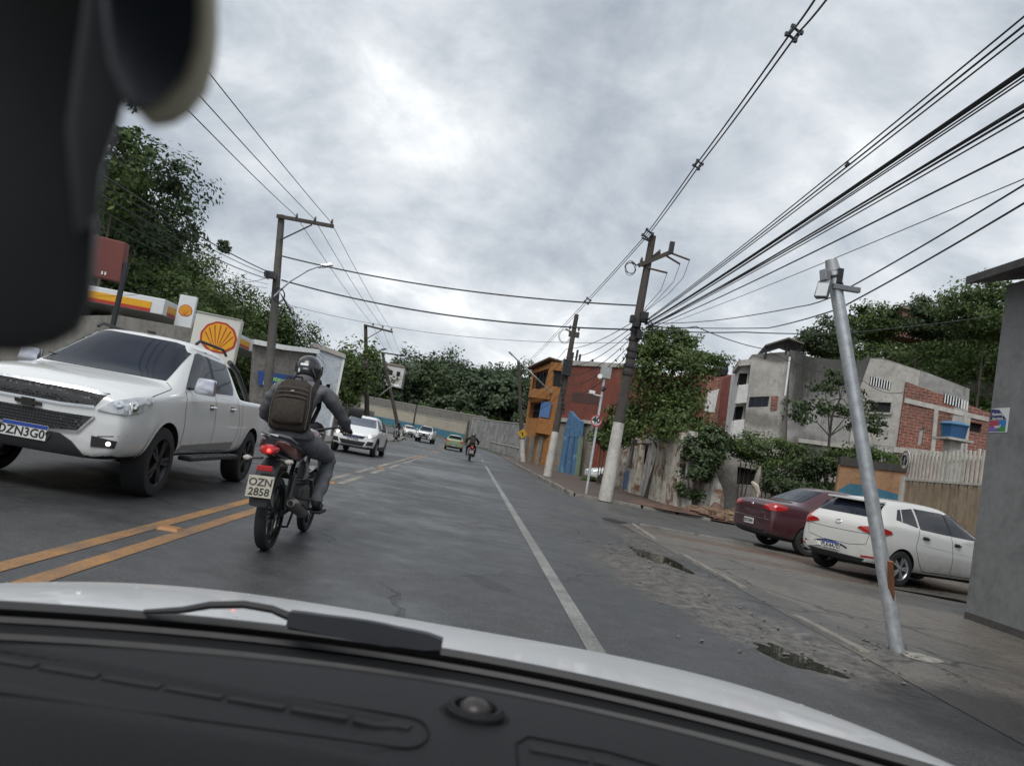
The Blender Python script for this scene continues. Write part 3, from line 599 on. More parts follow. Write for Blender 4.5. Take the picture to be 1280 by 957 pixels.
mb = MB(); mb.box(f.at((-.12, 1.35), -.05), (.16, .16, 2.7)); obj('gate_post', mb, M_picket, T, world=True)
mb = MB(); sg = D(1137, 573, 25.0); Ms = Matrix.Translation(f.at((.06, PL(1137, 576, f.A, f.d)[1]), -.16)) @ Matrix((f.d, (0, 0, 1), -f.n)).transposed().to_4x4()
SG = thing('round_plate', Ms.translation, 'round white plate with a black emblem hung on the slatted gate', 'plate')
mb.lathe([(0, 0), (.32, 0), (.32, .03), (.28, .035), (.28, .03), (0, .03)], 24, Ms); obj('plate', mb, plain('plate_white', (.55, .54, .5), .6, var=.1), SG, world=True, smooth=True)
mb = MB(); mb.lathe([(.285, .034), (.285, .04), (.325, .04), (.325, .034)], 24, Ms); obj('rim', mb, plain('plate_brown', (.16, .09, .06), .6), SG, world=True)
for sx in (-.09, .09):
    mb = MB(); mb.tube([Ms @ Vector((sx, -.17, .04)), Ms @ Vector((sx * 1.5, 0, .045)), Ms @ Vector((sx * .8, .17, .04))], .045, 6); obj('emblem', mb, M_ink_k, SG, world=True)
# blue water tank on its stand
p = D(1191, 548, 29.5); T = thing('water_tank', (p.x, p.y, 0), 'blue plastic water tank raised in front of the brick wall', 'tank')
zc = D(1191, 548, 29.5).z; M_tank = plain('tank_blue', (.022, .085, .20), .5, var=.15, sc=2)
mb = MB(); mb.lathe([(0, zc), (.42, zc), (.44, zc + .12), (.46, zc + .25), (.48, zc + .42), (.50, zc + .50), (.53, zc + .52), (.53, zc + .56)], 8, Matrix.Translation((p.x, p.y, 0))); obj('body', mb, M_tank, T, world=True, smooth=True)
mb = MB(); mb.lathe([(.55, zc + .53), (.55, zc + .57), (.46, zc + .64), (.16, zc + .68), (.12, zc + .70), (0, zc + .70)], 8, Matrix.Translation((p.x, p.y, 0))); obj('lid', mb, plain('tank_lid', (.06, .17, .30), .5), T, world=True, smooth=True)
mb = MB(); mb.box((p.x, p.y, zc - .05), (1.05, 1.05, .09)); obj('platform', mb, W_conc, T, world=True)
mb = MB(); mb.box((p.x, p.y, (zc - .1) / 2), (.45, .45, zc - .1)); obj('stand', mb, W_conc, T, world=True)

# --- blue gateway, rough red house, orange corner house further along the pavement
W_rh = wall('red_washed_wall', (.24, .065, .042), (.10, .04, .03), patch=(.20, .10, .07), sc=.5, amount=.8, patch_at=(.6, .7)); W_grime = wall('grimy_wall', (.30, .28, .24), (.09, .085, .075), patch=(.36, .22, .12), sc=.8, amount=.8, patch_at=(.6, .7))
f = Face((8.4, 58), (.42, -.91)); u = f.uv
T = thing('red_house', (8.4, 58, 0), 'tall windowless red washed house wall behind the speed sign', 'house')
f.wall('wall', u([(706, 453), (786, 457), (775, 520), (768, 610), (690, 610), (698, 500)]), W_rh, T, depth=9)
f.slab('parapet', u([(704, 450), (788, 455), (787, 460), (703, 456)]), W_conc, T, .1, .6)
f.slab('ledge', u([(700, 522), (740, 526), (740, 530), (699, 527)]), W_conc, T, .25, .3)
f.slab('dark_scar', u([(716, 490), (752, 494), (750, 506), (714, 502)]), wall('brown_scar', (.10, .05, .04), (.06, .04, .03)), T, .015, .012)
f.slab('lower_wall', u([(697, 528), (742, 531), (736, 610), (688, 610)]), W_grime, T, .06, .06)
for p0, hh in (((708, 452), .9), ((713, 452), 1.1), ((717, 453), .8), ((733, 455), .5)):
    mb = MB(); b_ = f.at(u([p0])[0], .5); mb.tube([b_, b_ + Vector((0, 0, hh))], .09, 6)
    obj('roof_stub', mb, M_dark, T, world=True)
M_bluep = wall('blue_gate_paint', (.085, .20, .36), (.05, .09, .14), patch=(.16, .30, .42), sc=1.2, amount=.6)
fg = Face((7.9, 57.2), (.42, -.91)); ug = fg.uv
T = thing('blue_gateway', (7.9, 57, 0), 'tall light blue painted gateway with slim pillars beside the red house', 'gateway')
fg.wall('wall', ug([(712, 513), (722, 524), (726, 526), (724, 546), (709, 545), (704, 545)]), M_bluep, T, depth=.3)
for a in ([(706, 545), (711, 545), (703, 592), (698, 590)], [(713, 546), (718, 546), (711, 594), (706, 593)], [(720, 546), (724, 547), (718, 596), (714, 595)]): fg.slab('pillar', ug(a), M_bluep, T, .05, .25, bevel=.02)
fg.slab('post', ug([(725, 546), (728, 546), (722, 596), (719, 596)]), plain('green_post', (.16, .22, .15), .8, var=.3), T, .1, .2)
fg.slab('grille_void', ug([(705, 547), (724, 549), (717, 594), (699, 589)]), M_void, T, -.18, .03)
W_ora = wall('orange_paint', (.42, .18, .05), (.20, .10, .05), sc=.6, amount=.55); W_orb = wall('orange_side', (.40, .165, .05), (.16, .08, .04), patch=(.3, .2, .14), sc=.8, amount=.6, patch_at=(.6, .7))
f = Face((6.55, 74), (.55, -.84)); u = f.uv
T = thing('orange_house', (6.6, 73, 0), 'two storey orange corner house with a blue banner and a curved balcony', 'house')
f.wall('wall', u([(688, 452), (707, 454), (703, 500), (694, 585), (664, 585), (677, 500)]), W_ora, T, [u([(691, 462), (704, 464), (701, 484), (689, 482)])], depth=7)
fl = Face((6.55, 74) if False else f.at(u([(688, 452)])[0])[:2], (.10, -1)); ul = fl.uv
fl2 = Face(f.at(u([(686, 500)])[0])[:2], (.72, -.69)); 
fa = Face((f.at(u([(688, 500)])[0]) + Vector((-1.6, 2.2, 0)))[:2], (.60, -.80)); ua = fa.uv
fa.wall('front_wall', ua([(665, 463), (690, 452), (688, 500), (680, 585), (652, 585), (658, 520)]), W_ora, T, [ua([(667, 466), (687, 460), (683, 484), (664, 488)]), ua([(663, 503), (684, 501), (681, 523), (660, 522)])], depth=1.5, reveal=.6)
for i in range(6):
    mb = MB(); x_ = 667 + i * 4; mb.beam(fa.at(ua([(x_, 466 - i * 1.2)])[0], .1), fa.at(ua([(x_ - 2.5, 488 - i * .8)])[0], .1), .07, .07)
    obj('balcony_bar', mb, M_dark, T, world=True)
fa.slab('banner', ua([(679, 502), (692, 503), (688, 523), (676, 521)]), plain('banner_blue', (.10, .19, .40), .6, var=.1), T, .25, .02)
def curved(name, px_poly, mat, parent, bulge, fc):
    q = fc.uv(px_poly); mb = MB(); n = 8; (s0_, z0_), (s1_, z1_) = q
    for j, z_ in enumerate((z0_, z1_)):
        for i in range(n + 1): t = i / n; mb.v.append(tuple(fc.at((s0_ + (s1_ - s0_) * t, z_), -.1 - bulge * math.sin(PI * t))))
        for i in range(n + 1): t = i / n; mb.v.append(tuple(fc.at((s0_ + (s1_ - s0_) * t, z_), .1 - bulge * math.sin(PI * t) * .9)))
    m = n + 1
    for i in range(n):
        mb.f += [(i, i + 1, 2 * m + i + 1, 2 * m + i), (m + i, m + i + 1, 3 * m + i + 1, 3 * m + i), (2 * m + i, 2 * m + i + 1, 3 * m + i + 1, 3 * m + i), (i, i + 1, m + i + 1, m + i)]
    mb.m = [0] * len(mb.f); return obj(name, mb, mat, parent, world=True, smooth=True)
curved('balcony', ((661, 497), (690, 489)), W_ora, T, .8, fa); curved('balcony', ((670, 541), (692, 525)), W_ora, T, .7, fa)
for a in ([(655, 545), (661, 545), (657, 582), (652, 582)], [(666, 545), (671, 545), (665, 583), (660, 582)], [(677, 545), (682, 545), (675, 584), (670, 583)]): fa.slab('pillar', ua(a), W_grime, T, .3, .3)
mb = MB(); A0, A1 = fa.at(ua([(662, 462)])[0], -.5), fa.at(ua([(691, 449)])[0], -.5); B0, B1 = A0 + fa.n * 3, A1 + fa.n * 3; up_ = Vector((0, 0, .15))
mb.add([A0, A1, B1, B0, A0 + up_, A1 + up_, B1 + up_, B0 + up_], [(0, 1, 2, 3), (7, 6, 5, 4), (0, 4, 5, 1), (1, 5, 6, 2), (2, 6, 7, 3), (3, 7, 4, 0)]); obj('roof', mb, plain('roof_tiles_dark', (.12, .085, .07), .8, var=.3), T, world=True)
# --- wall with scrawls along the bend, and the painted wall facing down the road
W_scr = wall('scrawled_wall', (.42, .41, .39), (.10, .10, .10), patch=(.22, .22, .22), sc=.55, amount=.95, patch_at=(.5, .56)); W_cream = wall('cream_wall', (.46, .42, .34), (.25, .21, .16), sc=.25, amount=.5)
W_block = bricks('grey_block', (.21, .195, .175), (.17, .16, .145), (.24, .23, .21), .4, .2, amount=.45, dirt=(.10, .09, .08)); M_teal = wall('teal_wall_paint', (.06, .20, .28), (.05, .12, .16), sc=.6, amount=.5)
def path_wall(name, pts, h, mat, label, cat='wall', thick=.25, band=None, group=None):
    T = thing(name, (*pts[0][:2], gz(pts[0][1])), label, cat, group)
    def run(nm, hh, z0, mt, off):
        mb = MB()
        for (a, b) in zip(pts[:-1], pts[1:]):
            A, B = Vector((a[0], a[1], 0)), Vector((b[0], b[1], 0)); d = (B - A).normalized(); n = Vector((d.y, -d.x, 0)); n = n if n.y < 0 else -n
            za, zb = gz(a[1]) + z0 - (.3 if z0 == 0 else 0), gz(b[1]) + z0 - (.3 if z0 == 0 else 0); ha, hb = gz(a[1]) + z0 + hh, gz(b[1]) + z0 + hh
            q = [A + n * off, B + n * off, B - n * thick, A - n * thick]
            mb.add([q[0] + Vector((0, 0, za)), q[1] + Vector((0, 0, zb)), q[2] + Vector((0, 0, zb)), q[3] + Vector((0, 0, za)), q[0] + Vector((0, 0, ha)), q[1] + Vector((0, 0, hb)), q[2] + Vector((0, 0, hb)), q[3] + Vector((0, 0, ha))],
                   [(3, 2, 1, 0), (4, 5, 6, 7), (0, 1, 5, 4), (1, 2, 6, 5), (2, 3, 7, 6), (3, 0, 4, 7)])
        return obj(nm, mb, mt, T, world=True)
    run('wall', h, 0, mat, 0); run('coping', .12, h, W_conc, .06)
    if band: run('painted_band', band[0], .02, band[1], .02)
    return T
path_wall('scrawled_wall', [(8.0, 79), (6.5, 96), (3.5, 112), (-.5, 124)], 4.2, W_scr, 'tall white wall scrawled with black along the bend')
path_wall('low_wall', [(6.6, 80), (5.2, 97), (2.6, 110)], 1.1, W_scr, 'low grubby wall in front of the tall scrawled wall')
path_wall('cream_wall', [(-1.5, 131), (-9, 147), (-22, 160), (-44, 172)], 3.2, W_cream, 'cream wall with a teal band across the end of the road', band=(1.25, M_teal))
path_wall('block_wall', [(2, 146), (-9, 158), (-22, 168), (-48, 182)], 4.9, W_block, 'high grey block wall behind the cream and teal wall')
f = Face((3.6, 112), (1, -.2)); mb = MB(); T = thing('grey_shed', (9, 108, gz(108)), 'grey shed roof behind the far utility pole', 'shed')
mb.box((11.5, 106, gz(100) + 3.2), (7, 6, 6.4)); obj('wall', mb, W_wht, T, world=True); mb = MB(); mb.box((11.5, 105.6, gz(100) + 7.4), (7.6, 7, 2.0), taper=.85); obj('roof', mb, plain('grey_sheet', (.22, .23, .24), .6, var=.2), T, world=True)

# --- left side: station canopy, signs, walls
M_yel = plain('station_yellow', (.72, .36, .012), .4, var=.05); M_ored = plain('station_red', (.42, .035, .02), .4, var=.06); M_swhite = plain('station_white', (.66, .68, .69), .45, var=.05)
Y0 = 37.0; c0 = D(207, 374, Y0); c1 = D(118, 358, Y0); zt = c0.z; zb = D(205, 394, Y0).z; hf = zt - zb
T = thing('station_canopy', (c0.x - 6, Y0 + 8, 0), 'white fuel station canopy with yellow and red bands behind the pickup', 'canopy')
mb = MB(); mb.box((c0.x - 10, Y0 + 11, (zt + zb) / 2), (20, 22, hf)); obj('roof', mb, M_swhite, T, world=True, bevel=.04)
def band(nm, fc, sa, sb, za, zb_, m, pr=.03): fc.slab(nm, [(sa, za), (sb, za), (sb, zb_), (sa, zb_)], m, T, pr, .03)
f1 = Face((c0.x - 20, Y0), (1, 0)); f2 = Face((c0.x, Y0), (0, 1))
for fc, segs in ((f1, ((1, 9), (9.7, 19.4))), (f2, ((0.5, 4), (5, 9.5), (10.5, 14.2), (15.0, 18.6), (19.6, 21.4)))):
    for a, b in segs: band('yellow_band', fc, a, b, zb + .20, zb + hf * .68, M_yel); band('red_band', fc, a, b, zb + .04, zb + .20, M_ored)
for x, y in ((c0.x - 4, Y0 + 4), (c0.x - 4, Y0 + 17), (c0.x - 15, Y0 + 4)):
    mb = MB(); mb.box((x, y, zb / 2), (.45, .45, zb)); obj('column', mb, M_swhite, T, world=True)
mb = MB(); mb.box((c0.x - 12, Y0 + 15, 1.8), (9, 5, 3.6)); 
K = thing('station_kiosk', (c0.x - 12, Y0 + 15, 0), 'dark fuel station kiosk in the shade of the canopy', 'kiosk'); obj('wall', mb, plain('kiosk_wall', (.10, .105, .11), .7), K, world=True)
mb = MB(); mb.box((c0.x - 11, Y0 + 12.4, 1.6), (5, .12, 2.2)); obj('window', mb, M_glass, K, world=True)
# scallop emblem: a fan of ribs inside a red border
def scallop(fc, q, R, parent, proud, m_red=M_ored, m_yel=M_yel):
    def pt(a, r): return (q[0] + r * math.sin(a), q[1] + r * math.cos(a) * .96)
    def outline(R_, foot):
        p = [pt(-1.95 + 3.9 * i / 28, R_ * (1 + .018 * math.cos(14 * PI * i / 28))) for i in range(29)]
        return p + [(q[0] + foot * R_, q[1] - R_ * .80), (q[0] - foot * R_, q[1] - R_ * .80)]
    fc.slab('emblem_border', outline(R, .42), m_red, parent, proud, .03); fc.slab('emblem_field', outline(R * .88, .34), m_yel, parent, proud + .006, .03)
    for i in range(7):
        a = -1.25 + 2.5 * i / 6; b0 = (q[0] + .10 * R * (i - 3) / 3, q[1] - R * .66); b1 = pt(a, R * .80); dx, dz = b1[0] - b0[0], b1[1] - b0[1]; l = math.hypot(dx, dz); nx, nz = -dz / l, dx / l; w0, w1 = R * .012, R * .035
        fc.slab('emblem_rib', [(b0[0] - nx * w0, b0[1] - nz * w0), (b1[0] - nx * w1, b1[1] - nz * w1), (b1[0] + nx * w1, b1[1] + nz * w1), (b0[0] + nx * w0, b0[1] + nz * w0)], m_red, parent, proud + .010, .03)
Ys = 25.5; a, b = D(246, 389, Ys), D(301, 400, Ys); zc_ = a.z; wS = b.x - a.x; zlow = D(247, 452, Ys).z
T = thing('station_sign', (a.x + wS / 2, Ys, 0), 'white box sign with a red and yellow scallop shell emblem above the pickup', 'sign')
fs_ = Face((a.x, Ys), (1, .12)); mb = MB(); bz = [(0, zlow), (wS, zlow), (wS, zc_), (0, zc_)]
fs_.slab('box', bz, plain('sign_white', (.64, .63, .58), .45, var=.04), T, 0, .42, bevel=.03)
sc_ = fs_.uv([(273, 423)])[0]; scallop(fs_, sc_, wS * .40, T, .012)
mb = MB(); mb.box((a.x + wS * .5, Ys + .3, zlow / 2), (.3, .25, zlow)); obj('post', mb, M_swhite, T, world=True)
mb = MB(); mb.tube([fs_.at((0, zc_), -.02), fs_.at((wS, zc_), -.02), fs_.at((wS, zlow), -.02)], .022, 6); obj('edge_trim', mb, plain('sign_trim', (.45, .44, .40), .5), T, world=True)
p = D(232, 388, Y0 - .3); T = thing('small_station_sign', (p.x, Y0 - .5, 0), 'small white canopy sign with a little shell emblem', 'sign')
fs2 = Face((p.x - .40, Y0 + 1.0), (1, 0)); z_ = PL(232, 388, fs2.A, fs2.d)
fs2.slab('box', [(z_[0] - .42, z_[1] - .85), (z_[0] + .42, z_[1] - .85), (z_[0] + .42, z_[1] + .75), (z_[0] - .42, z_[1] + .75)], M_swhite, T, 0, .2, bevel=.02); scallop(fs2, (z_[0], z_[1] - .02), .33, T, .012)
mb = MB(); mb.box(fs2.at((z_[0], z_[1] - .2), .6), (.3, .9, .3)); obj('bracket', mb, M_swhite, T, world=True)
Yr = 15.0; T = thing('red_sign', (D(140, 420, Yr).x, Yr, 0), 'dull red box sign on a dark leaning post by the mirror', 'sign'); fr = Face((D(110, 300, Yr).x, Yr), (1, .1))
fr.slab('panel', fr.uv([(108, 291), (157, 303), (150, 353), (104, 342)]), plain('sign_red', (.145, .035, .028), .6, var=.15, sc=3), T, 0, .25, bevel=.02)
for px_ in ((127, 343), (131, 344)): fr.slab('small_mark', fr.uv([(px_[0], px_[1] - 4), (px_[0] + 2, px_[1] - 4), (px_[0] + 1.6, px_[1]), (px_[0] - .4, px_[1])]), M_ink_w, T, .012, .01)
mb = MB(); b0 = D(136, 412, Yr); tp = D(151, 345, Yr); d_ = (tp - b0); mb.tube([tp + Vector((0, .12, .3)), b0 + Vector((0, .12, 0)), b0 - d_ * (b0.z / d_.z) + Vector((0, .12, 0))], .055, 8); obj('post', mb, M_dark, T, world=True)
# stone wall and planter behind the pickup, block wall with banner, tall white wall
M_lowst = wall('rough_stone', (.24, .23, .21), (.12, .115, .10), sc=1.4, amount=.7, bump=.8)
f = Face((-26, 33), (1, 0)); u = f.uv; T = thing('stone_wall', (-13, 33, 0), 'rough grey stone wall under the fuel station canopy', 'wall')
f.wall('wall', [(4, 0)] + [(u([(245, 410)])[0][0], 0)] + u([(245, 411), (200, 403), (150, 394)]) + [(4, 2.6)], M_lowst, T, depth=.5)
f = Face((-10.4, 45), (.20, -.98)); u = f.uv; T = thing('shop_wall', (-10.4, 38, 0), 'grey block wall with white sheet edging behind the rider', 'wall')
fq = Face(D(330, 470, 34.5), (.86, .5)); uq = fq.uv
fq.wall('wall', [(uq([(318, 500)])[0][0], 0), (uq([(392, 500)])[0][0], 0)] + uq([(396, 441), (352, 434), (318, 428)]), W_block, T, depth=.3)
fq.slab('sheet_edging', uq([(316, 424), (352, 431), (398, 437), (397, 442), (352, 437), (316, 430)]), M_white, T, .25, .5)
T = thing('shop_banner', fq.at(uq([(340, 475)])[0]), 'blue shop banner with green and white lettering behind the rider', 'banner')
qb = uq([(322, 463), (368, 470)]); qc = uq([(323, 481), (368, 488)]); fq.slab('cloth', [qc[0], qc[1], qb[1], qb[0]], plain('banner_cloth', (.025, .07, .25), .6, var=.1), T, .06, .02)
zq = [(qb[0][1] + qc[0][1]) / 2, (qb[0][1] - qc[0][1])]; sq = qb[1][0] - qb[0][0]
text('lettering', 'Gustavo', face_M(fq, (qb[0][0] + sq * .50, zq[0] + .16 * zq[1]), .07), .50 * zq[1], plain('ink_green', (.30, .62, .20), .5), T, bold=.01); text('lettering', 'MINI CAR', face_M(fq, (qb[0][0] + sq * .46, zq[0] - .27 * zq[1]), .07), .33 * zq[1], M_ink_w, T, bold=.008)
W_tall = wall('pale_sheet_wall', (.52, .57, .62), (.33, .36, .39), sc=.4, amount=.5, bump=.2, streak=.9)
f = Face(D(405, 470, 44), (1, .25)); u = f.uv; T = thing('white_warehouse', D(410, 500, 45), 'tall pale windowless wall end just past the rider', 'warehouse')
f.wall('wall', [(u([(380, 500)])[0][0], 0), (u([(416, 530)])[0][0], 0)] + u([(431, 446), (404, 434), (392, 430)]), W_tall, T, [u([(408, 480), (413, 480), (412, 487), (407, 486)])], depth=8)
f.slab('coping', u([(391, 428), (404, 432), (432, 443), (432, 448), (404, 438), (391, 433)]), W_conc, T, .12, 8.2)
pm = u([(431, 447), (423, 502)]); f.slab('corner_trim', [(pm[0][0] - .1, 0), (pm[0][0] + .03, 0), (pm[0][0] + .03, pm[0][1]), (pm[0][0] - .1, pm[0][1])], M_white, T, .03, .05)
path_wall('roadside_wall', [(-10.6, 52), (-10.4, 72), (-11.5, 86)], 2.2, W_grime, 'grubby roadside wall beyond the tall pale wall')
T = thing('roadside_house', (-13, 66, 0), 'pale roadside house front half hidden by the oncoming white car', 'house'); mb = MB(); mb.box((-13.4, 68, 2.0), (5, 9, 4.0)); obj('wall', mb, W_cream, T, world=True)
mb = MB(); mb.box((-13.2, 68, 4.2), (5.8, 9.8, .5), taper=.6); obj('roof', mb, plain('clay_roof', (.16, .09, .065), .8, var=.3, sc=2), T, world=True)
# ---------------------------------------------------------------- hills and vegetation
NOFIX |= {'crown', 'woods', 'foliage', 'ivy', 'weeds'}
L_dk = leafmat('leaf_dark', (.032, .052, .024), (.060, .090, .038), (.10, .138, .056)); L_md = leafmat('leaf_mid', (.040, .066, .020), (.078, .122, .034), (.138, .19, .052))
L_lt = leafmat('leaf_light', (.05, .08, .022), (.10, .148, .042), (.17, .218, .07)); L_far_hazed = leafmat('leaf_far_hazed', (.050, .076, .046), (.086, .122, .064), (.13, .168, .085))  # far leaf colours paled, so the distance haze sits in the colour itself
M_bark = wall('bark', (.10, .082, .065), (.045, .038, .03), sc=3, amount=.7, bump=.6)
def leaves(rng, centre, radii, nclump, nleaf, size, spread=.28, shell=.55, droop=.0):
    """leaf-sized faces gathered in clumps through a crown's volume -> (n, 4, 3)"""
    c = np.array(centre, float); R = np.array(radii, float)
    d = rng.normal(size=(nclump, 3)); d /= np.linalg.norm(d, axis=1)[:, None]; rr = shell + (1 - shell) * rng.random(nclump) ** .6
    cl = d * rr[:, None] * (1 + .16 * rng.normal(size=(nclump, 1))); cl[:, 2] = np.where(cl[:, 2] < -.55, -.55, cl[:, 2])
    per = nleaf // nclump; k = nclump * per
    off = np.clip(rng.normal(size=(k, 3)), -1.9, 1.9) * spread * np.repeat(.6 + .8 * rng.random(nclump), per)[:, None]; off[:, 2] *= .7
    p = c + (np.repeat(cl, per, 0) + off) * R
    nrm = np.repeat(cl, per, 0) * .9 + off * .8 + rng.normal(size=(k, 3)) * .55 + np.array([0, 0, .35]); nrm /= np.linalg.norm(nrm, axis=1)[:, None]
    a = np.cross(nrm, rng.normal(size=(k, 3))); a /= np.linalg.norm(a, axis=1)[:, None] + 1e-9; b = np.cross(nrm, a)
    s = size * (.55 + .9 * rng.random((k, 1))); a = a * s; b = b * s * .55
    return np.stack([p - a, p + b - a * .1, p + a, p - b - a * .1], 1)
def leaf_obj(name, quads, mat, parent=None, **k):
    q = np.concatenate(quads).astype(np.float32); n = len(q); v = q.reshape(-1, 3)
    if parent: inv = np.array(WM[parent.name].inverted()); v = v @ inv[:3, :3].T.astype(np.float32) + inv[:3, 3].astype(np.float32)
    me = bpy.data.meshes.new(name); me.vertices.add(n * 4); me.loops.add(n * 4); me.polygons.add(n)
    me.vertices.foreach_set('co', v.ravel()); me.loops.foreach_set('vertex_index', np.arange(n * 4, dtype=np.int32)); me.polygons.foreach_set('loop_start', np.arange(0, n * 4, 4, dtype=np.int32))
    me.materials.append(mat); me.update(calc_edges=True); me.validate()
    o = link(name, me, parent); WM[o.name] = WM[parent.name].copy() if parent else Matrix.Identity(4); return tag(o, **k)
def limbs(rng, base, top, r0, spread, n=6, z0=.35):
    mb = MB(); base, top = Vector(base), Vector(top); d = top - base; side = Vector((d.y, -d.x, 0)); 
    if side.length < .01: side = Vector((1, 0, 0))
    side.normalize(); bend = side * rng.normal() * d.length * .05
    pts = [base, base + d * .35 + bend, base + d * .7 + bend * .6, top]; mb.tube(pts, [r0 * 1.25, r0 * .85, r0 * .55, r0 * .18], 8)
    for i in range(n):
        t = z0 + (.92 - z0) * i / max(1, n - 1); p = base + d * t + bend * .7; a = rng.random() * 6.28; e = Vector((math.cos(a), math.sin(a), .55 + .4 * rng.random())) * spread * (.55 + .45 * rng.random())
        mb.tube([p, p + e * .5 + Vector((0, 0, spread * .05)), p + e], [r0 * .45 * (1.1 - t * .6), r0 * .28, r0 * .08], 5)
    return mb
def tree(name, base, h, crown_c, crown_r, nclump, nleaf, size, mat, label, seed, group=None, r0=.14, extra=(), spread=.28, shell=.5, n_l=6):
    rng = np.random.default_rng(seed); T = thing(name, base, label, 'tree', group); cc = Vector(crown_c)
    obj('trunk', limbs(rng, base, cc + Vector((0, 0, crown_r[2] * .5)), r0, min(crown_r[0], crown_r[1]) * .85, n_l), M_bark, T, world=True, smooth=True)
    q = [leaves(rng, crown_c, crown_r, nclump, nleaf, size, spread, shell)] + [leaves(rng, c, r, max(4, nclump // 3), int(nleaf * .35), size, spread, shell) for c, r in extra]
    leaf_obj('crown', q, mat, T); return T
def hill(name, zf, x0, x1, y0, y1, n, mat):
    mb = MB()
    for j in range(n + 1):
        for i in range(n + 1): x = x0 + (x1 - x0) * i / n; y = y0 + (y1 - y0) * j / n; mb.v.append((x, y, zf(x, y)))
    mb.f = [(j * (n + 1) + i, j * (n + 1) + i + 1, (j + 1) * (n + 1) + i + 1, (j + 1) * (n + 1) + i) for j in range(n) for i in range(n)]; mb.m = [0] * len(mb.f)
    return obj(name, mb, mat, smooth=True, kind='structure')
def sstep(a, b, x): t = max(0, min(1, (x - a) / (b - a))); return t * t * (3 - 2 * t)
M_hillsoil = dirtmat('hill_soil', (.018, .022, .010), (.035, .036, .018), (.055, .045, .03), .1, .2)
def h_left(x, y): return sstep(-16, -48, x) * (18.0 - 11.5 * sstep(55, 135, y)) * sstep(8, 40, y + (-x - 20) * .3) + .3 - .5 * sstep(-18, -14, x)
def h_back(x, y): return gz(y) - .5 + sstep(168, 260, y + .12 * x) * (11.5 + 3.5 * math.sin(x * .05 + 1.0) - 5 * sstep(10, 70, x)) * sstep(-140, -60, x)
def h_right(x, y): return -.4 + sstep(24, 52, x + (y - 45) * .14) * sstep(36, 58, y + (x - 30) * .10) * (18.5 + 2.0 * math.sin(x * .11))
hill('hill', h_left, -120, -13, 10, 170, 44, M_hillsoil); hill('hill', h_back, -160, 120, 160, 330, 44, M_hillsoil); hill('hill', h_right, 22, 110, 34, 130, 40, M_hillsoil)
def woods(name, spots, mat, label, seed, size, per, dens):
    rng = np.random.default_rng(seed); q = []
    for (x, y, z, r, h) in spots:
        q.append(leaves(rng, (x, y, z + h * .62), (r, r, h * .55), int(22 * dens), int(per), size, .165, .5))
        if rng.random() < .7: a = rng.random() * 6.28; q.append(leaves(rng, (x + r * .6 * math.cos(a), y + r * .6 * math.sin(a), z + h * .42), (r * .7, r * .7, h * .4), int(14 * dens), int(per * .5), size, .18, .5))
    return leaf_obj(name, q, mat, label=label, cat='woods', kind='stuff')
def scatter(seed, n, x0, x1, y0, y1, zf, rmin, rmax, ok=lambda x, y: True, dmin=.7):
    r = random.Random(seed); out = []; tries = 0
    while len(out) < n and tries < n * 60:
        tries += 1; x, y = r.uniform(x0, x1), r.uniform(y0, y1); rr = r.uniform(rmin, rmax)
        if ok(x, y) and all((x - o[0]) ** 2 + (y - o[1]) ** 2 > ((rr + o[3]) * dmin * .8) ** 2 for o in out): out.append((x, y, zf(x, y) - .3, rr, rr * r.uniform(1.5, 2.3)))
    return out
sL = scatter(1, 82, -62, -17, 34, 125, h_left, 2.2, 4.2, lambda x, y: x < -17 - .02 * y and -x < 15 + y * .60)
woods('woods', sL, L_md, 'dense dark wood climbing the hill on the left', 3, .17, 4200, 1.9)
sB = scatter(2, 150, -75, 48, 178, 262, h_back, 3.5, 6.5, lambda x, y: True, .62)
woods('woods', sB, L_far_hazed, 'wooded hillside across the end of the road', 4, .46, 1500, 1.6)
sB2 = scatter(8, 26, -60, 30, 172, 184, h_back, 2.0, 3.4); woods('woods', sB2, L_lt, 'pale scrub at the foot of the far hillside', 9, .5, 900, 1.2)
sR = scatter(5, 64, 26, 92, 44, 96, h_right, 2.4, 4.4, lambda x, y: x > 14 + .28 * y)
woods('woods', sR, L_md, 'wooded slope above the concrete house', 6, .17, 3900, 1.9)
# single trees that stand out against the sky
def pick(px, py, Y): return D(px, py, Y)
def lone(px, py, Y, r, mat, label, seed, gf, n=5200, size=.26, sq=1.0, nm='tree', cl=26, r0=.10):
    cl = int(cl * 2.6)
    c = pick(px, py, Y); b = (c.x, c.y, gf(c.x, c.y)); return tree(nm, b, c.z, c, (r, r, r * sq), cl, n, size, mat, label, seed, r0=r0, spread=.15)
lone(1232, 392, 52, 3.0, L_md, 'big round tree highest on the slope beside the grey building', 21, h_right, 11000, .12, .8, cl=44)
lone(1160, 402, 60, 2.6, L_dk, 'dark tree on the slope skyline left of the big round tree', 22, h_right, 8000, .13, .7)
lone(1090, 404, 62, 2.5, L_md, 'spreading tree on the slope skyline above the leaning pole', 23, h_right, 8000, .13, .7)
lone(1032, 425, 58, 2.2, L_dk, 'small dark tree behind the lean-to roof', 24, h_right, 6000, .13, .8)
lone(180, 262, 44, 3.2, L_dk, 'tall dark tree on the hilltop beside the mirror', 31, h_left, 9000, .14, 1.1)
lone(143, 212, 40, 2.0, L_md, 'feathery treetop just right of the mirror', 32, h_left, 3600, .16, 1.5, cl=16)
c = D(278, 309, 26); rng = np.random.default_rng(33); HP = thing('hanging_plant', c, 'small round clump of plants hanging in the left cables', 'plant'); leaf_obj('foliage', [leaves(rng, c, (.26, .22, .20), 14, 700, .05, .3, .5)], L_dk, HP)
lone(340, 420, 84, 3.0, L_md, 'rounded tree at the low end of the left wood', 34, h_left, 5000, .2, 1.0)
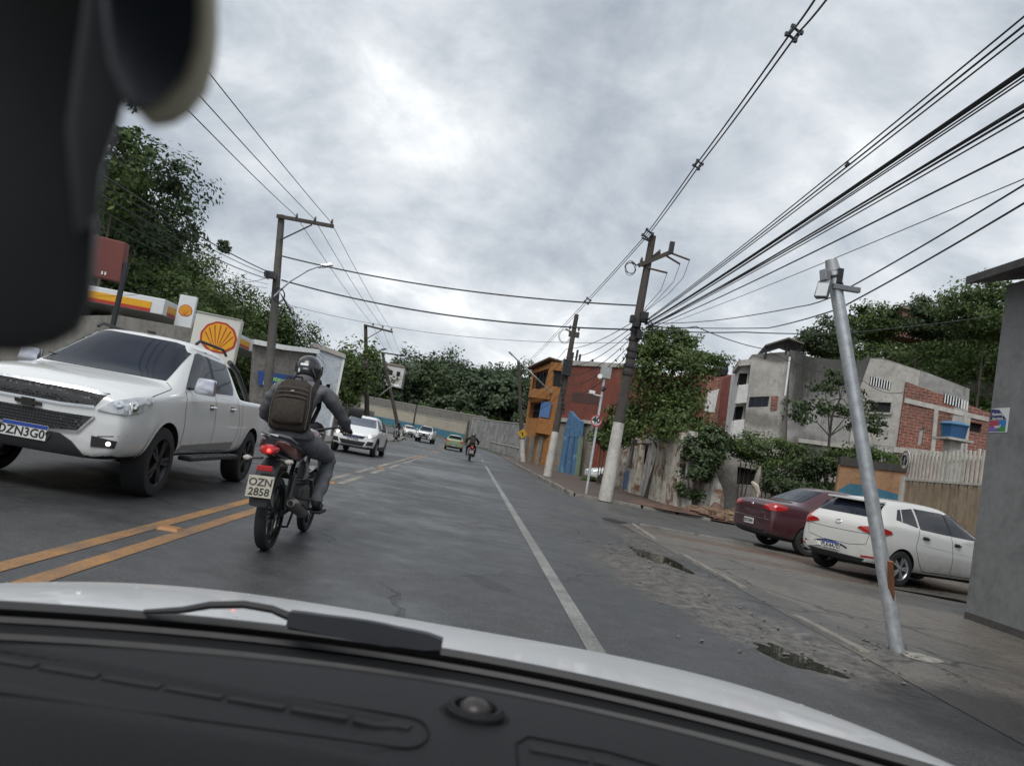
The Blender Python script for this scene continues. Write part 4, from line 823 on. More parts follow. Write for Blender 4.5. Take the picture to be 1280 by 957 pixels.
for px, py, Y, r, sd_, lb in ((545, 480, 190, 7.0, 41, 'broad dark tree rising highest on the far hillside'), (592, 484, 192, 6.0, 42, 'dark tree beside the broadest one on the far hillside'), (628, 494, 185, 5.0, 43, 'rounded tree at the right end of the far hillside'), (452, 468, 175, 6.0, 44, 'tall tree on the far hillside behind the second left pole'), (655, 496, 190, 4.5, 45, 'far tree showing beside the orange house')):
    lone(px, py, Y, r, L_far_hazed if sd_ != 41 else L_dk, lb, sd_, h_back, 5200, .46, .8, r0=.35)
# leafy tree over the ruined front
c = D(838, 475, 33.5); b = Vector((11.6, 35, 0)); b.x = c.x + .2
tree('leafy_tree', (b.x, b.y, .1), 7, c, (1.7, 1.6, 1.8), 34, 8500, .08, L_lt, 'bushy green tree growing over the ruined street front', 51, r0=.16, n_l=9, spread=.26, extra=[(D(812, 432, 33), (.9, .9, .8)), (D(872, 452, 33.5), (1.0, .9, .5)), (D(840, 525, 32.5), (1.7, 1.3, 1.1)), (D(805, 520, 34), (1.0, 1.0, 1.1)), (D(884, 552, 32), (.9, .9, .6)), (D(838, 430, 33.5), (1.2, 1.0, .7))])
def bush(name, blobs, mat, label, seed, size=.055, base=None, dens=1.0):
    rng = np.random.default_rng(seed); b = Vector(base or blobs[0][0]); T = thing(name, (b.x, b.y, 0), label, 'bush')
    q = [leaves(rng, c, r, max(8, int(16 * dens)), int(n), size, .24, .6) for c, r, n in blobs]; leaf_obj('foliage', q, mat, T)
    mb = MB()
    for i, (c, r, n) in enumerate(blobs):
        c = Vector(c); 
        for j in range(3): mb.tube([Vector((c.x + .1 * j - .1, c.y, .02)), c + Vector((.25 * (j - 1), 0, -r[2] * .3)), c + Vector((.4 * (j - 1), 0, r[2] * .4))], [.03, .02, .008], 5)
    obj('stem', mb, M_bark, T, world=True); return T
bush('climbing_bush', [(D(960, 565, 31), (1.3, .8, .75), 3400), (D(985, 580, 30.5), (1.3, .8, .8), 3400), (D(935, 562, 31.5), (.8, .7, .55), 1800)], L_md, 'rounded green creeper heaped over the yard wall', 61)
bush('broadleaf_bush', [(D(1000, 602, 29.5), (1.25, .7, .75), 2400), (D(1030, 600, 29), (.9, .6, .8), 1800), (D(975, 608, 30), (.7, .6, .6), 1200)], L_dk, 'dark broad leaved bush behind the dark red car', 62, .075)
bush('wall_top_bush', [(D(1075, 570, 29), (1.1, .6, .4), 1600), (D(1105, 573, 28.5), (.8, .5, .35), 1100), (D(1045, 575, 29), (.7, .5, .4), 900)], L_md, 'weedy bush growing above the orange wall', 63)
bush('corner_bush', [(D(870, 604, 30), (.6, .5, .8), 1800), (D(876, 575, 30.3), (.75, .5, .7), 2000), (D(890, 553, 31), (.9, .6, .7), 2200)], L_dk, 'dark bush at the corner of the ruined street front', 64, .09)
bush('roadside_weeds', [(D(737, 602, 47), (.5, .6, .35), 700)], L_lt, 'bright weeds beside the parked white car at the pavement', 65, .09)
bush('canopy_weeds', [(D(772, 535, 40), (.8, .9, 1.1), 2200), (D(758, 548, 44), (.7, .8, .8), 1200)], L_md, 'green shrubs spilling out between the poles before the red house', 66, .11)
bush('planter_bush', [((-8.8, 13.6, .75), (1.2, .7, .45), 1400), ((-10.6, 13.8, .8), (1.2, .7, .5), 1400)], L_md, 'low green plants beyond the pickup bonnet', 67, .07)
bush('sign_bush', [(D(438, 480, 52), (.9, 1.0, 1.5), 1500), (D(445, 462, 60), (2.0, 2, 2.4), 2200)], L_lt, 'light green shrubs between the pale wall and the second pole', 68, .16)
# spindly tree in front of the concrete house
c = D(1042, 500, 31); b = D(1036, 600, 31); rng = np.random.default_rng(71)
T = thing('spindly_tree', (b.x, b.y, 0), 'spindly small tree with sparse drooping leaves before the concrete house', 'tree')
mb = MB(); up0 = [Vector((b.x, b.y, 0)), D(1037, 545, 31), D(1040, 520, 31), D(1050, 498, 31), D(1056, 475, 31)]
mb.tube(up0, [.07, .055, .045, .03, .012], 7)
tips = [D(1005, 520, 30.6), D(1000, 505, 31), D(1025, 512, 30.5), D(1075, 528, 30.6), D(1085, 535, 31), D(1060, 510, 30.5), D(1030, 480, 31), D(1062, 482, 31.3), D(1045, 470, 31), D(1078, 505, 31.4), D(1090, 525, 31)]
for i, t_ in enumerate(tips): s_ = up0[1 + i % 3]; mb.tube([s_, s_.lerp(t_, .5) + Vector((0, 0, .15)), t_], [.028, .02, .008], 5)
obj('trunk', mb, M_bark, T, world=True, smooth=True); leaf_obj('crown', [leaves(rng, t_, (.62, .55, .38), 7, 230, .085, .3, .3) for t_ in tips], L_dk, T)
# houses in the trees
for nm, px, Y, wd, hh, m, lb in (('hill_house', (1133, 402), 68, 2.4, 1.5, W_red, 'bare red brick hut among the trees on the slope'), ('hill_house', (490, 468), 184, 6, 4, W_wht, 'white house high in the trees behind the left poles'), ('hill_house', (607, 484), 205, 7, 4, W_wht, 'white house in the trees at the right of the far hill'), ('hill_house', (656, 492), 200, 6, 4, W_cream, 'pale house in the far trees beside the pole')):
    p = D(*px, Y); T = thing(nm, (p.x, p.y, p.z - hh / 2), lb, 'house'); mb = MB(); mb.box((0, 0, hh / 2 - .5), (wd, wd, hh + 1)); obj('wall', mb, m, T)
    mb = MB(); mb.box((0, 0, hh + .25), (wd + .6, wd + .6, .4), taper=.7); obj('roof', mb, plain('faded_roof', (.16, .12, .10), .8, var=.3), T)
    for k in range(3 if wd > 3 else 1): mb = MB(); mb.box(((k - (1 if wd > 3 else 0)) * wd * .3, -wd / 2 - .01, hh * .55), (wd * .14, .06, hh * .28)); obj('window', mb, M_void, T)
    WM[T.name] = T.matrix_basis.copy()
# rubble in the yard
r_ = random.Random(5); mb = MB()
for i in range(420):
    q_ = D(r_.uniform(868, 935), 632 + r_.gauss(0, 4), 28.8 + r_.gauss(0, .8)); s = abs(r_.gauss(.05, .06)) + .03
    M = Matrix.Rotation(r_.uniform(0, 6), 3, 'Z') @ Matrix.Rotation(r_.uniform(-.5, .5), 3, 'X'); mb.box((q_.x, q_.y, .06 + r_.random() * .22), (s * r_.uniform(1, 4), s * 1.2, s * .8), M=M)
obj('rubble', mb, plain('rubble_mix', (.20, .13, .09), .9, var=.6, sc=2.5), kind='stuff', label='heap of broken brick and timber in front of the yard wall', cat='rubble')
mb = MB(); pts = blob(12.0, 29.4, 2.6, 1.3, 8, 30, .2); import mathutils.noise as mnoise
lumps('earth_heap', blob(11.8, 29.6, 2.8, 1.2, 8, rough=.2), M_redearth, .05, .5, 11, step=.22, sc=1.2)
M_plank = plain('splintered_plank', (.30, .22, .12), .85, var=.3, sc=5)
for i, (a, b, lb) in enumerate((((905, 628), (932, 634), 'pale splintered plank lying on the rubble heap'), ((915, 622), (938, 627), 'yellowed plank lying across the top of the rubble'), ((880, 630), (900, 636), 'short grey board at the left end of the rubble'))):
    mb = MB(); A0, B0 = D(*a, 28), D(*b, 27.6); mb.beam((A0.x, A0.y, .33 + .03 * i), (B0.x, B0.y, .30 + .05 * i), .12, .04); obj('plank', mb, M_plank, label=lb, cat='plank', group='planks on the rubble')
p = D(950, 608, 27.5); T = thing('broken_post', (p.x, p.y, 0), 'pale broken concrete post sticking up behind the dark red car', 'post')
mb = MB(); a0 = D(943, 612, 27.5); a1 = D(951, 582, 27.5); mb.tube([(a0.x, a0.y, 0), a0, a0.lerp(a1, .6), a1], [.12, .12, .10, .02], 6); obj('shaft', mb, W_grime, T, world=True)
mb = MB(); mb.tube([D(940, 602, 27.4), D(945, 607, 27.4), D(948, 615, 27.4), D(946, 622, 27.4)], [.05, .10, .07, .03], 6); obj('torn_rag', mb, plain('torn_cloth', (.55, .48, .38), .9, var=.2), T, world=True, smooth=True)
# ---------------------------------------------------------------- poles, lamps, signs, cables
def V3(p): return Vector(p)
def pole(name, base, top, r0, r1, label, mat, white=0.0, group=None, n=12):
    base, top = Vector(base), Vector(top); T = thing(name, base, label, 'utility pole', group)
    mb = MB(); mb.tube([base - Vector((0, 0, .1)), base.lerp(top, .5), top], [r0, (r0 + r1) / 2, r1], n); obj('shaft', mb, mat, T, world=True, smooth=True)
    if white:
        e = base.lerp(top, white); mb = MB(); mb.tube([base - Vector((0, 0, .05)), e], [r0 * 1.04 + .012, r0 + (r1 - r0) * white + .012], n); obj('limewashed_base', mb, M_lime, T, world=True, smooth=True)
    return T
def insulator(T, p, h=.22, r=.06, ax=None):
    mb = MB(); q = Matrix.Translation(Vector(p)) @ (Vector(ax or (0, 0, 1)).to_track_quat('Z', 'Y').to_matrix().to_4x4())
    mb.lathe([(0, 0), (.018, 0), (.018, h * .3), (r, h * .35), (r * .5, h * .5), (r * .9, h * .55), (r * .4, h * .7), (r * .7, h * .75), (r * .35, h), (0, h)], 10, q); return obj('insulator', mb, M_ceramic, T, world=True, smooth=True)
def arm(T, a, b, w_=.12, h_=.10, nm='crossarm', m=None): mb = MB(); mb.beam(a, b, w_, h_); return obj(nm, mb, m or M_wood, T, world=True)
def bracket(T, pts, r, nm='brace', m=None): mb = MB(); mb.tube(pts, r, 6); return obj(nm, mb, m or M_dark, T, world=True, smooth=True)
def lamp_arm(T, pts, head_dir, r=.04):
    bracket(T, pts, r, 'lamp_arm', M_galv); e = Vector(pts[-1]); d = Vector(head_dir).normalized(); q = d.to_track_quat('Y', 'Z').to_matrix()
    mb = MB(); mb.box(e + d * .28, (.24, .62, .12), M=q, taper=.8); h = obj('lamp_head', mb, M_galv, T, world=True, bevel=.03); mb = MB(); mb.box(e + d * .30 - Vector((0, 0, .065)), (.18, .4, .03), M=q); obj('lens', mb, M_lens, h, world=True)
# right: the tall pole with the white foot
B3 = Vector((4.87, 26.1, .08)); T3 = D(816, 295, 26.1); PO3 = pole('utility_pole', B3, T3, .21, .12, 'tall dark utility pole with a white foot at the side street corner', M_wood, .285)
ax = (T3 - B3).normalized()
def on3(px, py): return D(px, py, 26.1)
a0, a1 = on3(797, 333), on3(838, 316); arm(PO3, a0 - Vector((0, .14, 0)), a1 - Vector((0, .14, 0)), .12, .14); arm(PO3, on3(806, 330) + Vector((0, .3, 0)), on3(826, 313) + Vector((0, .3, 0)), .10, .12)
for p in ((836, 317), (800, 331.5), (822, 322)): insulator(PO3, on3(*p) - Vector((0, .14, 0)), .26, .07)
mb = MB(); mb.box(on3(838, 311) - Vector((0, .14, 0)), (.16, .16, .42)); obj('arrester', mb, M_dark, PO3, world=True)
for (p, q_) in (((836, 317), (862, 325)), ((830, 320), (850, 330)), ((808, 336), (834, 341))):
    bracket(PO3, [on3(*p) - Vector((0, .14, 0)), on3(*q_)], .035, 'strain_insulator', M_ceramic); bracket(PO3, [on3(*q_), on3(q_[0] - 8, q_[1] + 22), on3(q_[0] - 26, q_[1] + 42), on3(803, 392)], .010, 'jumper_wire', M_wire)
bracket(PO3, [on3(815, 303), on3(802, 297)], .03, 'line_bracket'); 
for z_ in (.47, .50, .535, .56, .60, .635):
    p = B3.lerp(T3, z_); mb = MB(); mb.tube([p - ax * .05, p + ax * .05], .24 - .10 * z_ + .02, 12); obj('cable_band', mb, M_dark, PO3, world=True)
for i, (p, s_) in enumerate((((793, 405), .22), ((803, 398), .26), ((797, 420), .2), ((789, 400), .18))):
    mb = MB(); mb.box(on3(*p) - Vector((0, .25, 0)), (s_, .25, s_ * 1.4)); obj('junction_box', mb, M_black, PO3, world=True, bevel=.02)
def coil(T, c, R, n, sd_, m=None, rr=.012):
    r = random.Random(sd_)
    for k in range(n):
        mb = MB(); t1, t2 = r.uniform(-.4, .4), r.uniform(-.4, .4); Q = Matrix.Rotation(t1, 3, 'Z') @ Matrix.Rotation(t2, 3, 'X'); R_ = R * r.uniform(.8, 1.15)
        mb.tube([Vector(c) + Q @ Vector((R_ * math.cos(a) , r.uniform(-.02, .02), R_ * math.sin(a) * 1.2)) for a in [i * 2 * PI / 14 for i in range(15)]], rr, 4); obj('cable_loop', mb, M_wire, T, world=True)
bracket(PO3, [on3(804, 333), on3(795, 331), on3(789, 327)], .02, 'coil_bracket'); coil(PO3, on3(788, 335), .20, 3, 4); coil(PO3, on3(802, 412) - Vector((0, .3, 0)), .3, 3, 5)
# next pole along the pavement, and the far one with a lamp
B2 = Vector((4.45, 41.8, .1)); T2_ = D(721, 393, 41.8); PO2 = pole('utility_pole', B2, T2_, .22, .12, 'dark utility pole with a white foot before the blue gateway', M_wood, .27)
def on2(px, py): return D(px, py, 41.8)
arm(PO2, on2(711, 417), on2(724, 419), .14, .3); arm(PO2, on2(716, 408), on2(722, 398), .1, .1)
for p in ((712, 413), (723, 415)): insulator(PO2, on2(*p), .3, .09)
bracket(PO2, [on2(714, 414), on2(707, 411)], .03, 'coil_bracket'); coil(PO2, on2(706, 420), .32, 3, 7); mb = MB(); mb.box(on2(708, 460) - Vector((0, .25, 0)), (.5, .3, .9)); obj('junction_box', mb, M_black, PO2, world=True, bevel=.03)
for i in range(7): p = on2(702 + i * .5, 470 + i * 6) ; bracket(PO2, [p, p + Vector((.05, -.25, -.5))], .05, 'cable_tail', M_wire)
B1 = Vector((5.15, 72, gz(72) + .1)); T1 = D(648, 450, 72); PO1 = pole('utility_pole', B1, T1, .24, .14, 'far dark utility pole with a white foot before the orange house', M_wood, .22)
e = D(641, 444, 71); lamp_arm(PO1, [D(693, 494, 73.6), D(668, 470, 72.4), D(652, 455, 71.6), e], (e - D(652, 455, 71.6)), .07)
# left poles
BL = Vector((-8.2, 31, .1)); TL = D(352, 269, 31); POL = pole('utility_pole', BL, TL, .20, .13, 'leaning grey utility pole with one long crossarm above the white pickup', M_concrete)
def onL(px, py, Y=30.8): return D(px, py, Y)
arm(POL, onL(346, 270), onL(417, 283), .12, .14); bracket(POL, [onL(350, 300), onL(390, 281)], .03)
for p in ((370, 272), (393, 276), (414, 279)): insulator(POL, onL(p[0], p[1] + 3), .28, .07)
lamp_arm(POL, [onL(341, 372), onL(362, 352), onL(385, 338), onL(398, 333)], onL(412, 331) - onL(398, 333), .035)
mb = MB(); mb.box(onL(340, 345) - Vector((0, .2, 0)), (.4, .4, .25)); obj('junction_box', mb, M_dark, POL, world=True); coil(POL, onL(350, 370) - Vector((0, .2, 0)), .25, 4, 9)
arm(POL, onL(330, 341), onL(346, 345), .1, .08)
BL2 = Vector((-8.3, 62, gz(62) + .1)); TL2 = D(457, 407, 62); POL2 = pole('utility_pole', BL2, TL2, .22, .14, 'second pole along the left pavement with a single crossarm', M_wood)
arm(POL2, D(455, 406, 61.8), D(491, 415, 61.8), .14, .14); bracket(POL2, [D(455, 425, 61.8), D(478, 412, 61.8)], .035)
for p in ((466, 408), (478, 411), (489, 414)): insulator(POL2, D(p[0], p[1], 61.8), .3, .09)
e = D(477, 437, 60); lamp_arm(POL2, [D(449, 460, 62), D(462, 449, 61), e], D(480, 436, 59.8) - e, .05)
BL3 = Vector((-8.5, 92, gz(92) + .1)); TL3 = D(478, 441, 92); POL3 = pole('utility_pole', BL3, TL3, .24, .16, 'third pole along the left pavement past the oncoming white car', M_wood, .12)
arm(POL3, D(474, 440, 91.8), D(506, 445, 91.8), .16, .16)
e = D(493, 482, 90); lamp_arm(POL3, [D(474, 495, 92), D(486, 485, 91), e], D(498, 482, 90) - e, .06)
for (px_, py_, tx, ty, Y, lb) in ((517, 530, 521, 506, 118, 'short dark pole before the teal banded wall'), (584, 545, 586, 526, 108, 'short dark post at the end of the scrawled wall')):
    b = D(px_, py_, Y); b.z = gz(Y); T = pole('post', b, D(tx, ty, Y), .16, .12, lb, M_wood)
# speed sign and camera box on one thin pole
Bs = Vector((4.45, 27.7, .1)); Ts = D(757, 462, 27.7); T = thing('speed_sign', Bs, 'round 40 speed limit sign on a thin pole topped by a grey box', 'sign')
mb = MB(); mb.tube([Bs, Ts], .05, 10); obj('post', mb, M_galv, T, world=True, smooth=True)
c = D(745.5, 525.5, 27.5); ds = Matrix.Translation(c) @ Matrix(((1, 0, 0), (0, 0, 1), (0, -1, 0))).transposed().to_4x4()
ds = Matrix.Translation(c) @ Matrix.Rotation(PI / 2, 4, 'X') @ Matrix.Rotation(rad(0), 4, 'Z')
R_ = .215; mb = MB(); mb.lathe([(0, -.01), (R_, -.01), (R_, .0), (0, .0)], 28, ds); pt = obj('plate', mb, plain('sign_face', (.62, .62, .62), .4, var=.03), T, world=True)
mb = MB(); mb.lathe([(R_ * .80, .002), (R_ * .80, .006), (R_ * 1.0, .006), (R_ * 1.0, .002)], 28, ds); obj('red_ring', mb, plain('sign_ring', (.42, .05, .06), .4, var=.08), pt, world=True)
text('lettering', '40', ds @ Matrix.Translation((0, .02, .006)), .30, M_ink_k, pt, bold=.012); text('lettering', 'km/h', ds @ Matrix.Translation((0, -.12, .006)), .07, M_ink_k, pt)
mb = MB(); mb.box(D(757, 466, 27.6), (.36, .28, .42), rz=.1); obj('camera_box', mb, plain('box_grey', (.36, .38, .37), .5), T, world=True, bevel=.02)
mb = MB(); mb.tube([D(750, 472, 27.5), D(750, 470, 27.3)], [.07, .09], 10); obj('sensor', mb, M_white, T, world=True); mb = MB(); mb.tube([D(756, 484, 27.6), D(752, 488, 27.6)], .08, 8); obj('clamp', mb, M_dark, T, world=True)
mb = MB(); mb.tube([D(752, 495, 27.6), D(742, 493, 27.4), D(739, 490, 27.3)], .03, 6); mb.box(D(740, 490, 27.3), (.20, .2, .12)); obj('side_camera', mb, M_white, T, world=True)
# yellow diamond
c = D(653, 542, 66); T = thing('warning_sign', (c.x, c.y, gz(66)), 'yellow diamond warning sign before the orange house', 'sign')
Mq = Matrix.Translation(c) @ Matrix.Rotation(PI / 4, 4, 'Y'); mb = MB(); mb.box((0, 0, 0), (.62, .03, .62)); mb.v = [tuple(Mq @ Vector(p)) for p in mb.v]; obj('plate', mb, plain('sign_yellow', (.50, .30, .02), .4, var=.04), T, world=True, bevel=.01)
mb = MB(); mb.tube([(c.x, c.y + .05, gz(66)), (c.x, c.y + .05, c.z + .3)], .035, 8); obj('post', mb, M_galv, T, world=True)
mb = MB(); mb.box(c + Vector((.02, -.025, -.06)), (.10, .012, .22)); mb.box(c + Vector((-.05, -.025, .09)), (.22, .012, .07)); obj('symbol', mb, M_ink_k, T, world=True)
# leaning galvanised pole with stake
Bp = Vector((4.26, 7.0, .0)); Tp = D(1040, 331, 7.0); T = thing('leaning_pole', Bp, 'shiny galvanised pole leaning over the forecourt with a floodlight on top', 'pole')
mb = MB(); mb.tube([Bp - Vector((0, 0, .1)), Tp], [.066, .060], 20); obj('shaft', mb, M_galv, T, world=True, smooth=True)
ax = (Tp - Bp).normalized(); mb = MB(); mb.tube([Tp - ax * .06, Tp + ax * .05], [.068, .055], 16); obj('cap', mb, plain('zinc_cap', (.40, .41, .42), .5, .7), T, world=True, smooth=True)
for k in (.12, .20): p = Tp - ax * k; mb = MB(); mb.tube([p - ax * .012, p + ax * .012], .07, 16); obj('clamp_band', mb, M_dark, T, world=True)
p = Tp - ax * .23; mb = MB(); mb.box(p + Vector((.07, -.06, 0)), (.26, .05, .05), M=Matrix.Rotation(-.03, 3, 'Y')); obj('side_bracket', mb, plain('bracket_grey', (.20, .21, .22), .5, .5), T, world=True, bevel=.006)
mb = MB(); q0, q1, q2 = D(1031, 338, 6.95), D(1032, 352, 6.93), D(1026, 372, 6.9); mb.beam(q0, q1, .09, .07); mb.beam(q1, q2, .12, .06); obj('floodlight', mb, plain('flood_grey', (.22, .23, .24), .5, .4), T, world=True, bevel=.01)
mb = MB(); mb.beam(D(1030, 354, 6.85), D(1026, 370, 6.82), .10, .015); obj('light_panel', mb, M_lens, T, world=True)
mb = MB(); mb.box(D(1049, 345, 6.95), (.05, .06, .14)); obj('terminal', mb, M_dark, T, world=True)
S0 = thing('timber_stake', (4.18, 6.86, 0), 'reddish timber stake propping the foot of the leaning pole', 'stake'); mb = MB(); mb.beam(G(1118, 811) + Vector((0, 0, -.05)), D(1113, 701, 6.86), .045, .03); obj('stake', mb, plain('red_timber', (.22, .085, .035), .75, var=.3, sc=8, bump=.4), S0, world=True)
mb = MB(); P_ = blob(4.32, 6.95, .27, .2, 13, 22, .25); lumps('pole_footing', blob(4.32, 6.95, .24, .17, 13, 40, .4), plain('mortar', (.26, .245, .22), .9, var=.4, sc=14, bump=.8), .006, .07, 13, step=.035, sc=8)
# ------------ cables
def wire(name, pts, r, label, group=None, sag=0.0, n=14, cat='cable', parent=None):
    out = []
    for a, b in zip(pts[:-1], pts[1:]):
        a, b = Vector(a), Vector(b); m = n
        for i in range(m + (1 if b == Vector(pts[-1]) else 0)): t = i / m; out.append(a.lerp(b, t) - Vector((0, 0, sag * 4 * t * (1 - t))))
    mb = MB(); mb.tube(out, r, 5, cap=False); o = obj(name, mb, M_wire, smooth=True, label=label, cat=cat, group=group); return o
def along(p3, end, Y1, Yend=-9.0):         # from the tall pole towards and past the camera's right shoulder
    a = Vector(p3); b = D(end[0], end[1], Y1); t = (Yend - a.y) / (b.y - a.y); return a, a.lerp(b, t)
FAN = 'wires fanning out from the tall corner pole over the forecourt'
fan = [((806, 402), (1280, 4), 6.5, .012), ((806, 403), (1280, 14), 6.6, .010), ((806, 401), (1271, 0), 6.4, .010),
       ((806, 405), (1280, 58), 6.4, .021), ((806, 406), (1280, 62), 6.5, .012), ((807, 407), (1280, 72), 6.6, .009), ((807, 407), (1280, 66), 6.3, .009),
       ((807, 409), (1280, 104), 6.6, .015), ((807, 410), (1280, 110), 6.6, .013), ((807, 411), (1280, 118), 6.7, .009), ((808, 411), (1280, 100), 6.4, .007),
       ((808, 412), (1280, 155), 6.8, .012), ((808, 414), (1280, 195), 7.0, .006)]
for i, (a, e, Y1, r) in enumerate(fan):
    A, B = along(on3(*a), e, Y1)
    lb = ('second wire from the top of the fan over the forecourt', 'third wire from the top of the fan over the forecourt', 'topmost wire of the fan over the forecourt', 'thickest black cable in the middle of the fan over the forecourt', 'cable hugging the underside of the thickest fan cable', 'lower thin strand under the thickest fan cable', 'thin strand closest beneath the thickest fan cable', 'heavy black cable of the lower bundle in the fan', 'second heavy cable of the lower bundle in the fan', 'thin strand below the lower bundle of the fan', 'thin strand above the lower bundle of the fan', 'lone wire below the lower bundle of the fan', 'faintest lowest wire of the fan over the forecourt')[i]
    wire('overhead_cable', [A, B], r, lb, FAN, .25, 22)
A, B = along(on3(808, 400), (1280, 231), 8.5, 2.0); wire('overhead_cable', [on3(809, 404), D(888, 401, 24), D(1000, 383, 18), D(1040, 371, 14), D(1280, 231, 8.5), D(1500, 95, 6)], .013, 'sagging wire passing just behind the top of the leaning pole', FAN, .03)
wire('overhead_cable', [on3(809, 408), D(960, 410, 20), D(1048, 386, 14), D(1280, 254, 8.4), D(1500, 120, 6)], .014, 'lowest sagging wire crossing the shaft of the leaning pole', FAN, .03)
wire('overhead_cable', [on3(812, 412), D(930, 415, 28), D(1060, 416, 33), D(1240, 395, 45)], .022, 'dark wire running from the tall pole across to the wooded slope', 'house wires on the right', .05)
wire('overhead_cable', [on3(808, 405), D(870, 408, 28), D(955, 436, 36)], .02, 'dark wire dropping from the tall pole to the concrete house roof', 'house wires on the right', .1)
wire('overhead_cable', [D(955, 436, 36), D(1080, 476, 35), D(1130, 490, 34.5)], .014, 'thin wire drooping across the front of the concrete house', 'house wires on the right', .25)
# spaced high line along the tops of the right poles
HL = 'high line along the right poles'
hi = [D(1042, -12, 8.9), D(997, 42, 10.6), D(875, 206, 17.5), D(812, 292, 25.9), D(737, 375, 41.6), D(668, 447, 75)]
hi2 = [D(1026, -12, 8.9), D(988, 42, 10.6), D(870, 206, 17.5), D(807, 294, 25.9), D(732, 377, 41.6), D(663, 449, 75)]
wire('overhead_cable', hi, .016, 'right hand cable of the high pair above the pole tops', HL, .03, 8); wire('overhead_cable', hi2, .016, 'left hand cable of the high pair above the pole tops', HL, .03, 8)
for i, k in enumerate((1, 2, 3, 4)):
    c = (hi[k] + hi2[k]) / 2; s_ = .10 if k < 3 else .16; mb = MB()
    for a in range(4): q_ = Vector((math.cos(a * PI / 2 + .3) * s_, 0, math.sin(a * PI / 2 + .3) * s_)); q2 = Vector((math.cos((a + 1) * PI / 2 + .3) * s_, 0, math.sin((a + 1) * PI / 2 + .3) * s_)); mb.tube([c + q_, c + q2], s_ * .2, 6); mb.box(c + q_ * 1.1, (s_ * .55, s_ * .5, s_ * .55))
    obj('cable_spacer', mb, M_dark, label=('cable spacer nearest the top edge of the photo', 'cable spacer halfway up the high cable pair', 'cable spacer at the top of the tall pole', 'cable spacer above the second right pole')[i], cat='spacer', group='spacers on the high cable pair')
for i, (y_, dy) in enumerate(((400, 0), (404, .05), (408, -.05), (413, 0), (418, .03), (424, 0))):
    wire('overhead_cable', [on3(795 + i, y_), on2(708 - i, y_ + 36 + i * 6), D(652, 490 + i * 3, 72)], .014, ('topmost', 'second', 'third', 'fourth', 'fifth', 'lowest')[i] + ' slack wire strung between the right hand poles', 'slack wires between the right poles', .25 + .12 * i)
# across the road
XR = 'wires crossing the road'
wire('overhead_cable', [onL(352, 320, 31), on3(800, 382)], .028, 'upper black wire slung across the road', XR, .35, 26); wire('overhead_cable', [onL(352, 350, 31), on3(796, 412)], .03, 'lower black wire slung across the road', XR, .45, 26)
wire('overhead_cable', [onL(350, 378, 31), on3(790, 428)], .008, 'faintest wire slung across the road', XR, .5, 20)
# left line: three wires on the crossarms
LH = 'three wires on the left crossarms'
for i, (p, e, q_, e3) in enumerate((((370, 270), (231, 122), (466, 406), (484, 440)), ((393, 274), (246, 104), (478, 409), (492, 442)), ((414, 278), (262, 80), (489, 412), (502, 444)))):
    A = onL(*p); n_ = D(*e, 14.0); wire('overhead_cable', [A.lerp(n_, 1.9), A, D(*q_, 61.8), D(*e3, 91.8)], .012, ('inner', 'middle', 'outer')[i] + ' of the three thin wires over the left crossarms', LH, .15, 14)
LC = 'slack telephone cables on the left'
for i, (y0, e, r) in enumerate(((341, (158, 225), .02), (343, (160, 233), .012), (347, (150, 238), .016), (352, (165, 262), .008), (356, (160, 270), .008))):
    A = onL(338 - i, y0 + i); n_ = D(*e, 17.5); wire('overhead_cable', [A.lerp(n_, 1.5), A], r, ('uppermost', 'second', 'third', 'fourth', 'lowest')[i] + ' slack telephone cable from the left pole past the wooded hill', LC, .25 + .06 * i)
for i in range(5): wire('overhead_cable', [onL(350 + i, 366 + i * 2), D(440 + i * 2, 452 + i * 4, 62), D(470, 480 + i * 3, 92)], .013, ('uppermost', 'second', 'third', 'fourth', 'lowest')[i] + ' slack telephone cable between the left poles', LC, .5 + .16 * i)
wire('overhead_cable', [D(120, 370, 36), D(210, 362, 34), D(300, 352, 31.5), onL(338, 345)], .010, 'thin pale wire crossing in front of the station canopy', LC, .1)
c = D(1059, 206, 12); mb = MB(); mb.box(c, (.05, .06, .07), M=Matrix.Rotation(.4, 3, 'Y')); mb.tube([c + Vector((.01, 0, .03)), c + Vector((.02, 0, .10))], .005, 4); obj('cable_tag', mb, M_black, label='tiny dark tag hanging from the uppermost fan wires', cat='tag', bevel=.005)
# ---------------------------------------------------------------- vehicles
def section(st):
    y, zb, w_, zm, zs, ws, wt, ze, zt = st
    return [(0, zb), (w_ * .80, zb), (w_ * .955, zb + .07), (w_ * .99, (zb + zm) / 2 + .02), (w_, zm), (w_ * ws, zs - .03), (w_ * ws - .035, zs), (wt, ze), (wt * .62, ze + (zt - ze) * .75), (0, zt)]
def loft_body(stations):
    mb = MB(); k = None
    for st in stations:
        s = section(st); ring = [(x, st[0], z) for x, z in s] + [(-x, st[0], z) for x, z in reversed(s[1:-1])]; k = len(ring); mb.v += ring
    n = len(stations)
    mb.f = [(j * k + i, j * k + (i + 1) % k, (j + 1) * k + (i + 1) % k, (j + 1) * k + i) for j in range(n - 1) for i in range(k)] + [tuple(range(k)), tuple((n - 1) * k + i for i in range(k - 1, -1, -1))]
    mb.m = [0] * len(mb.f); return mb
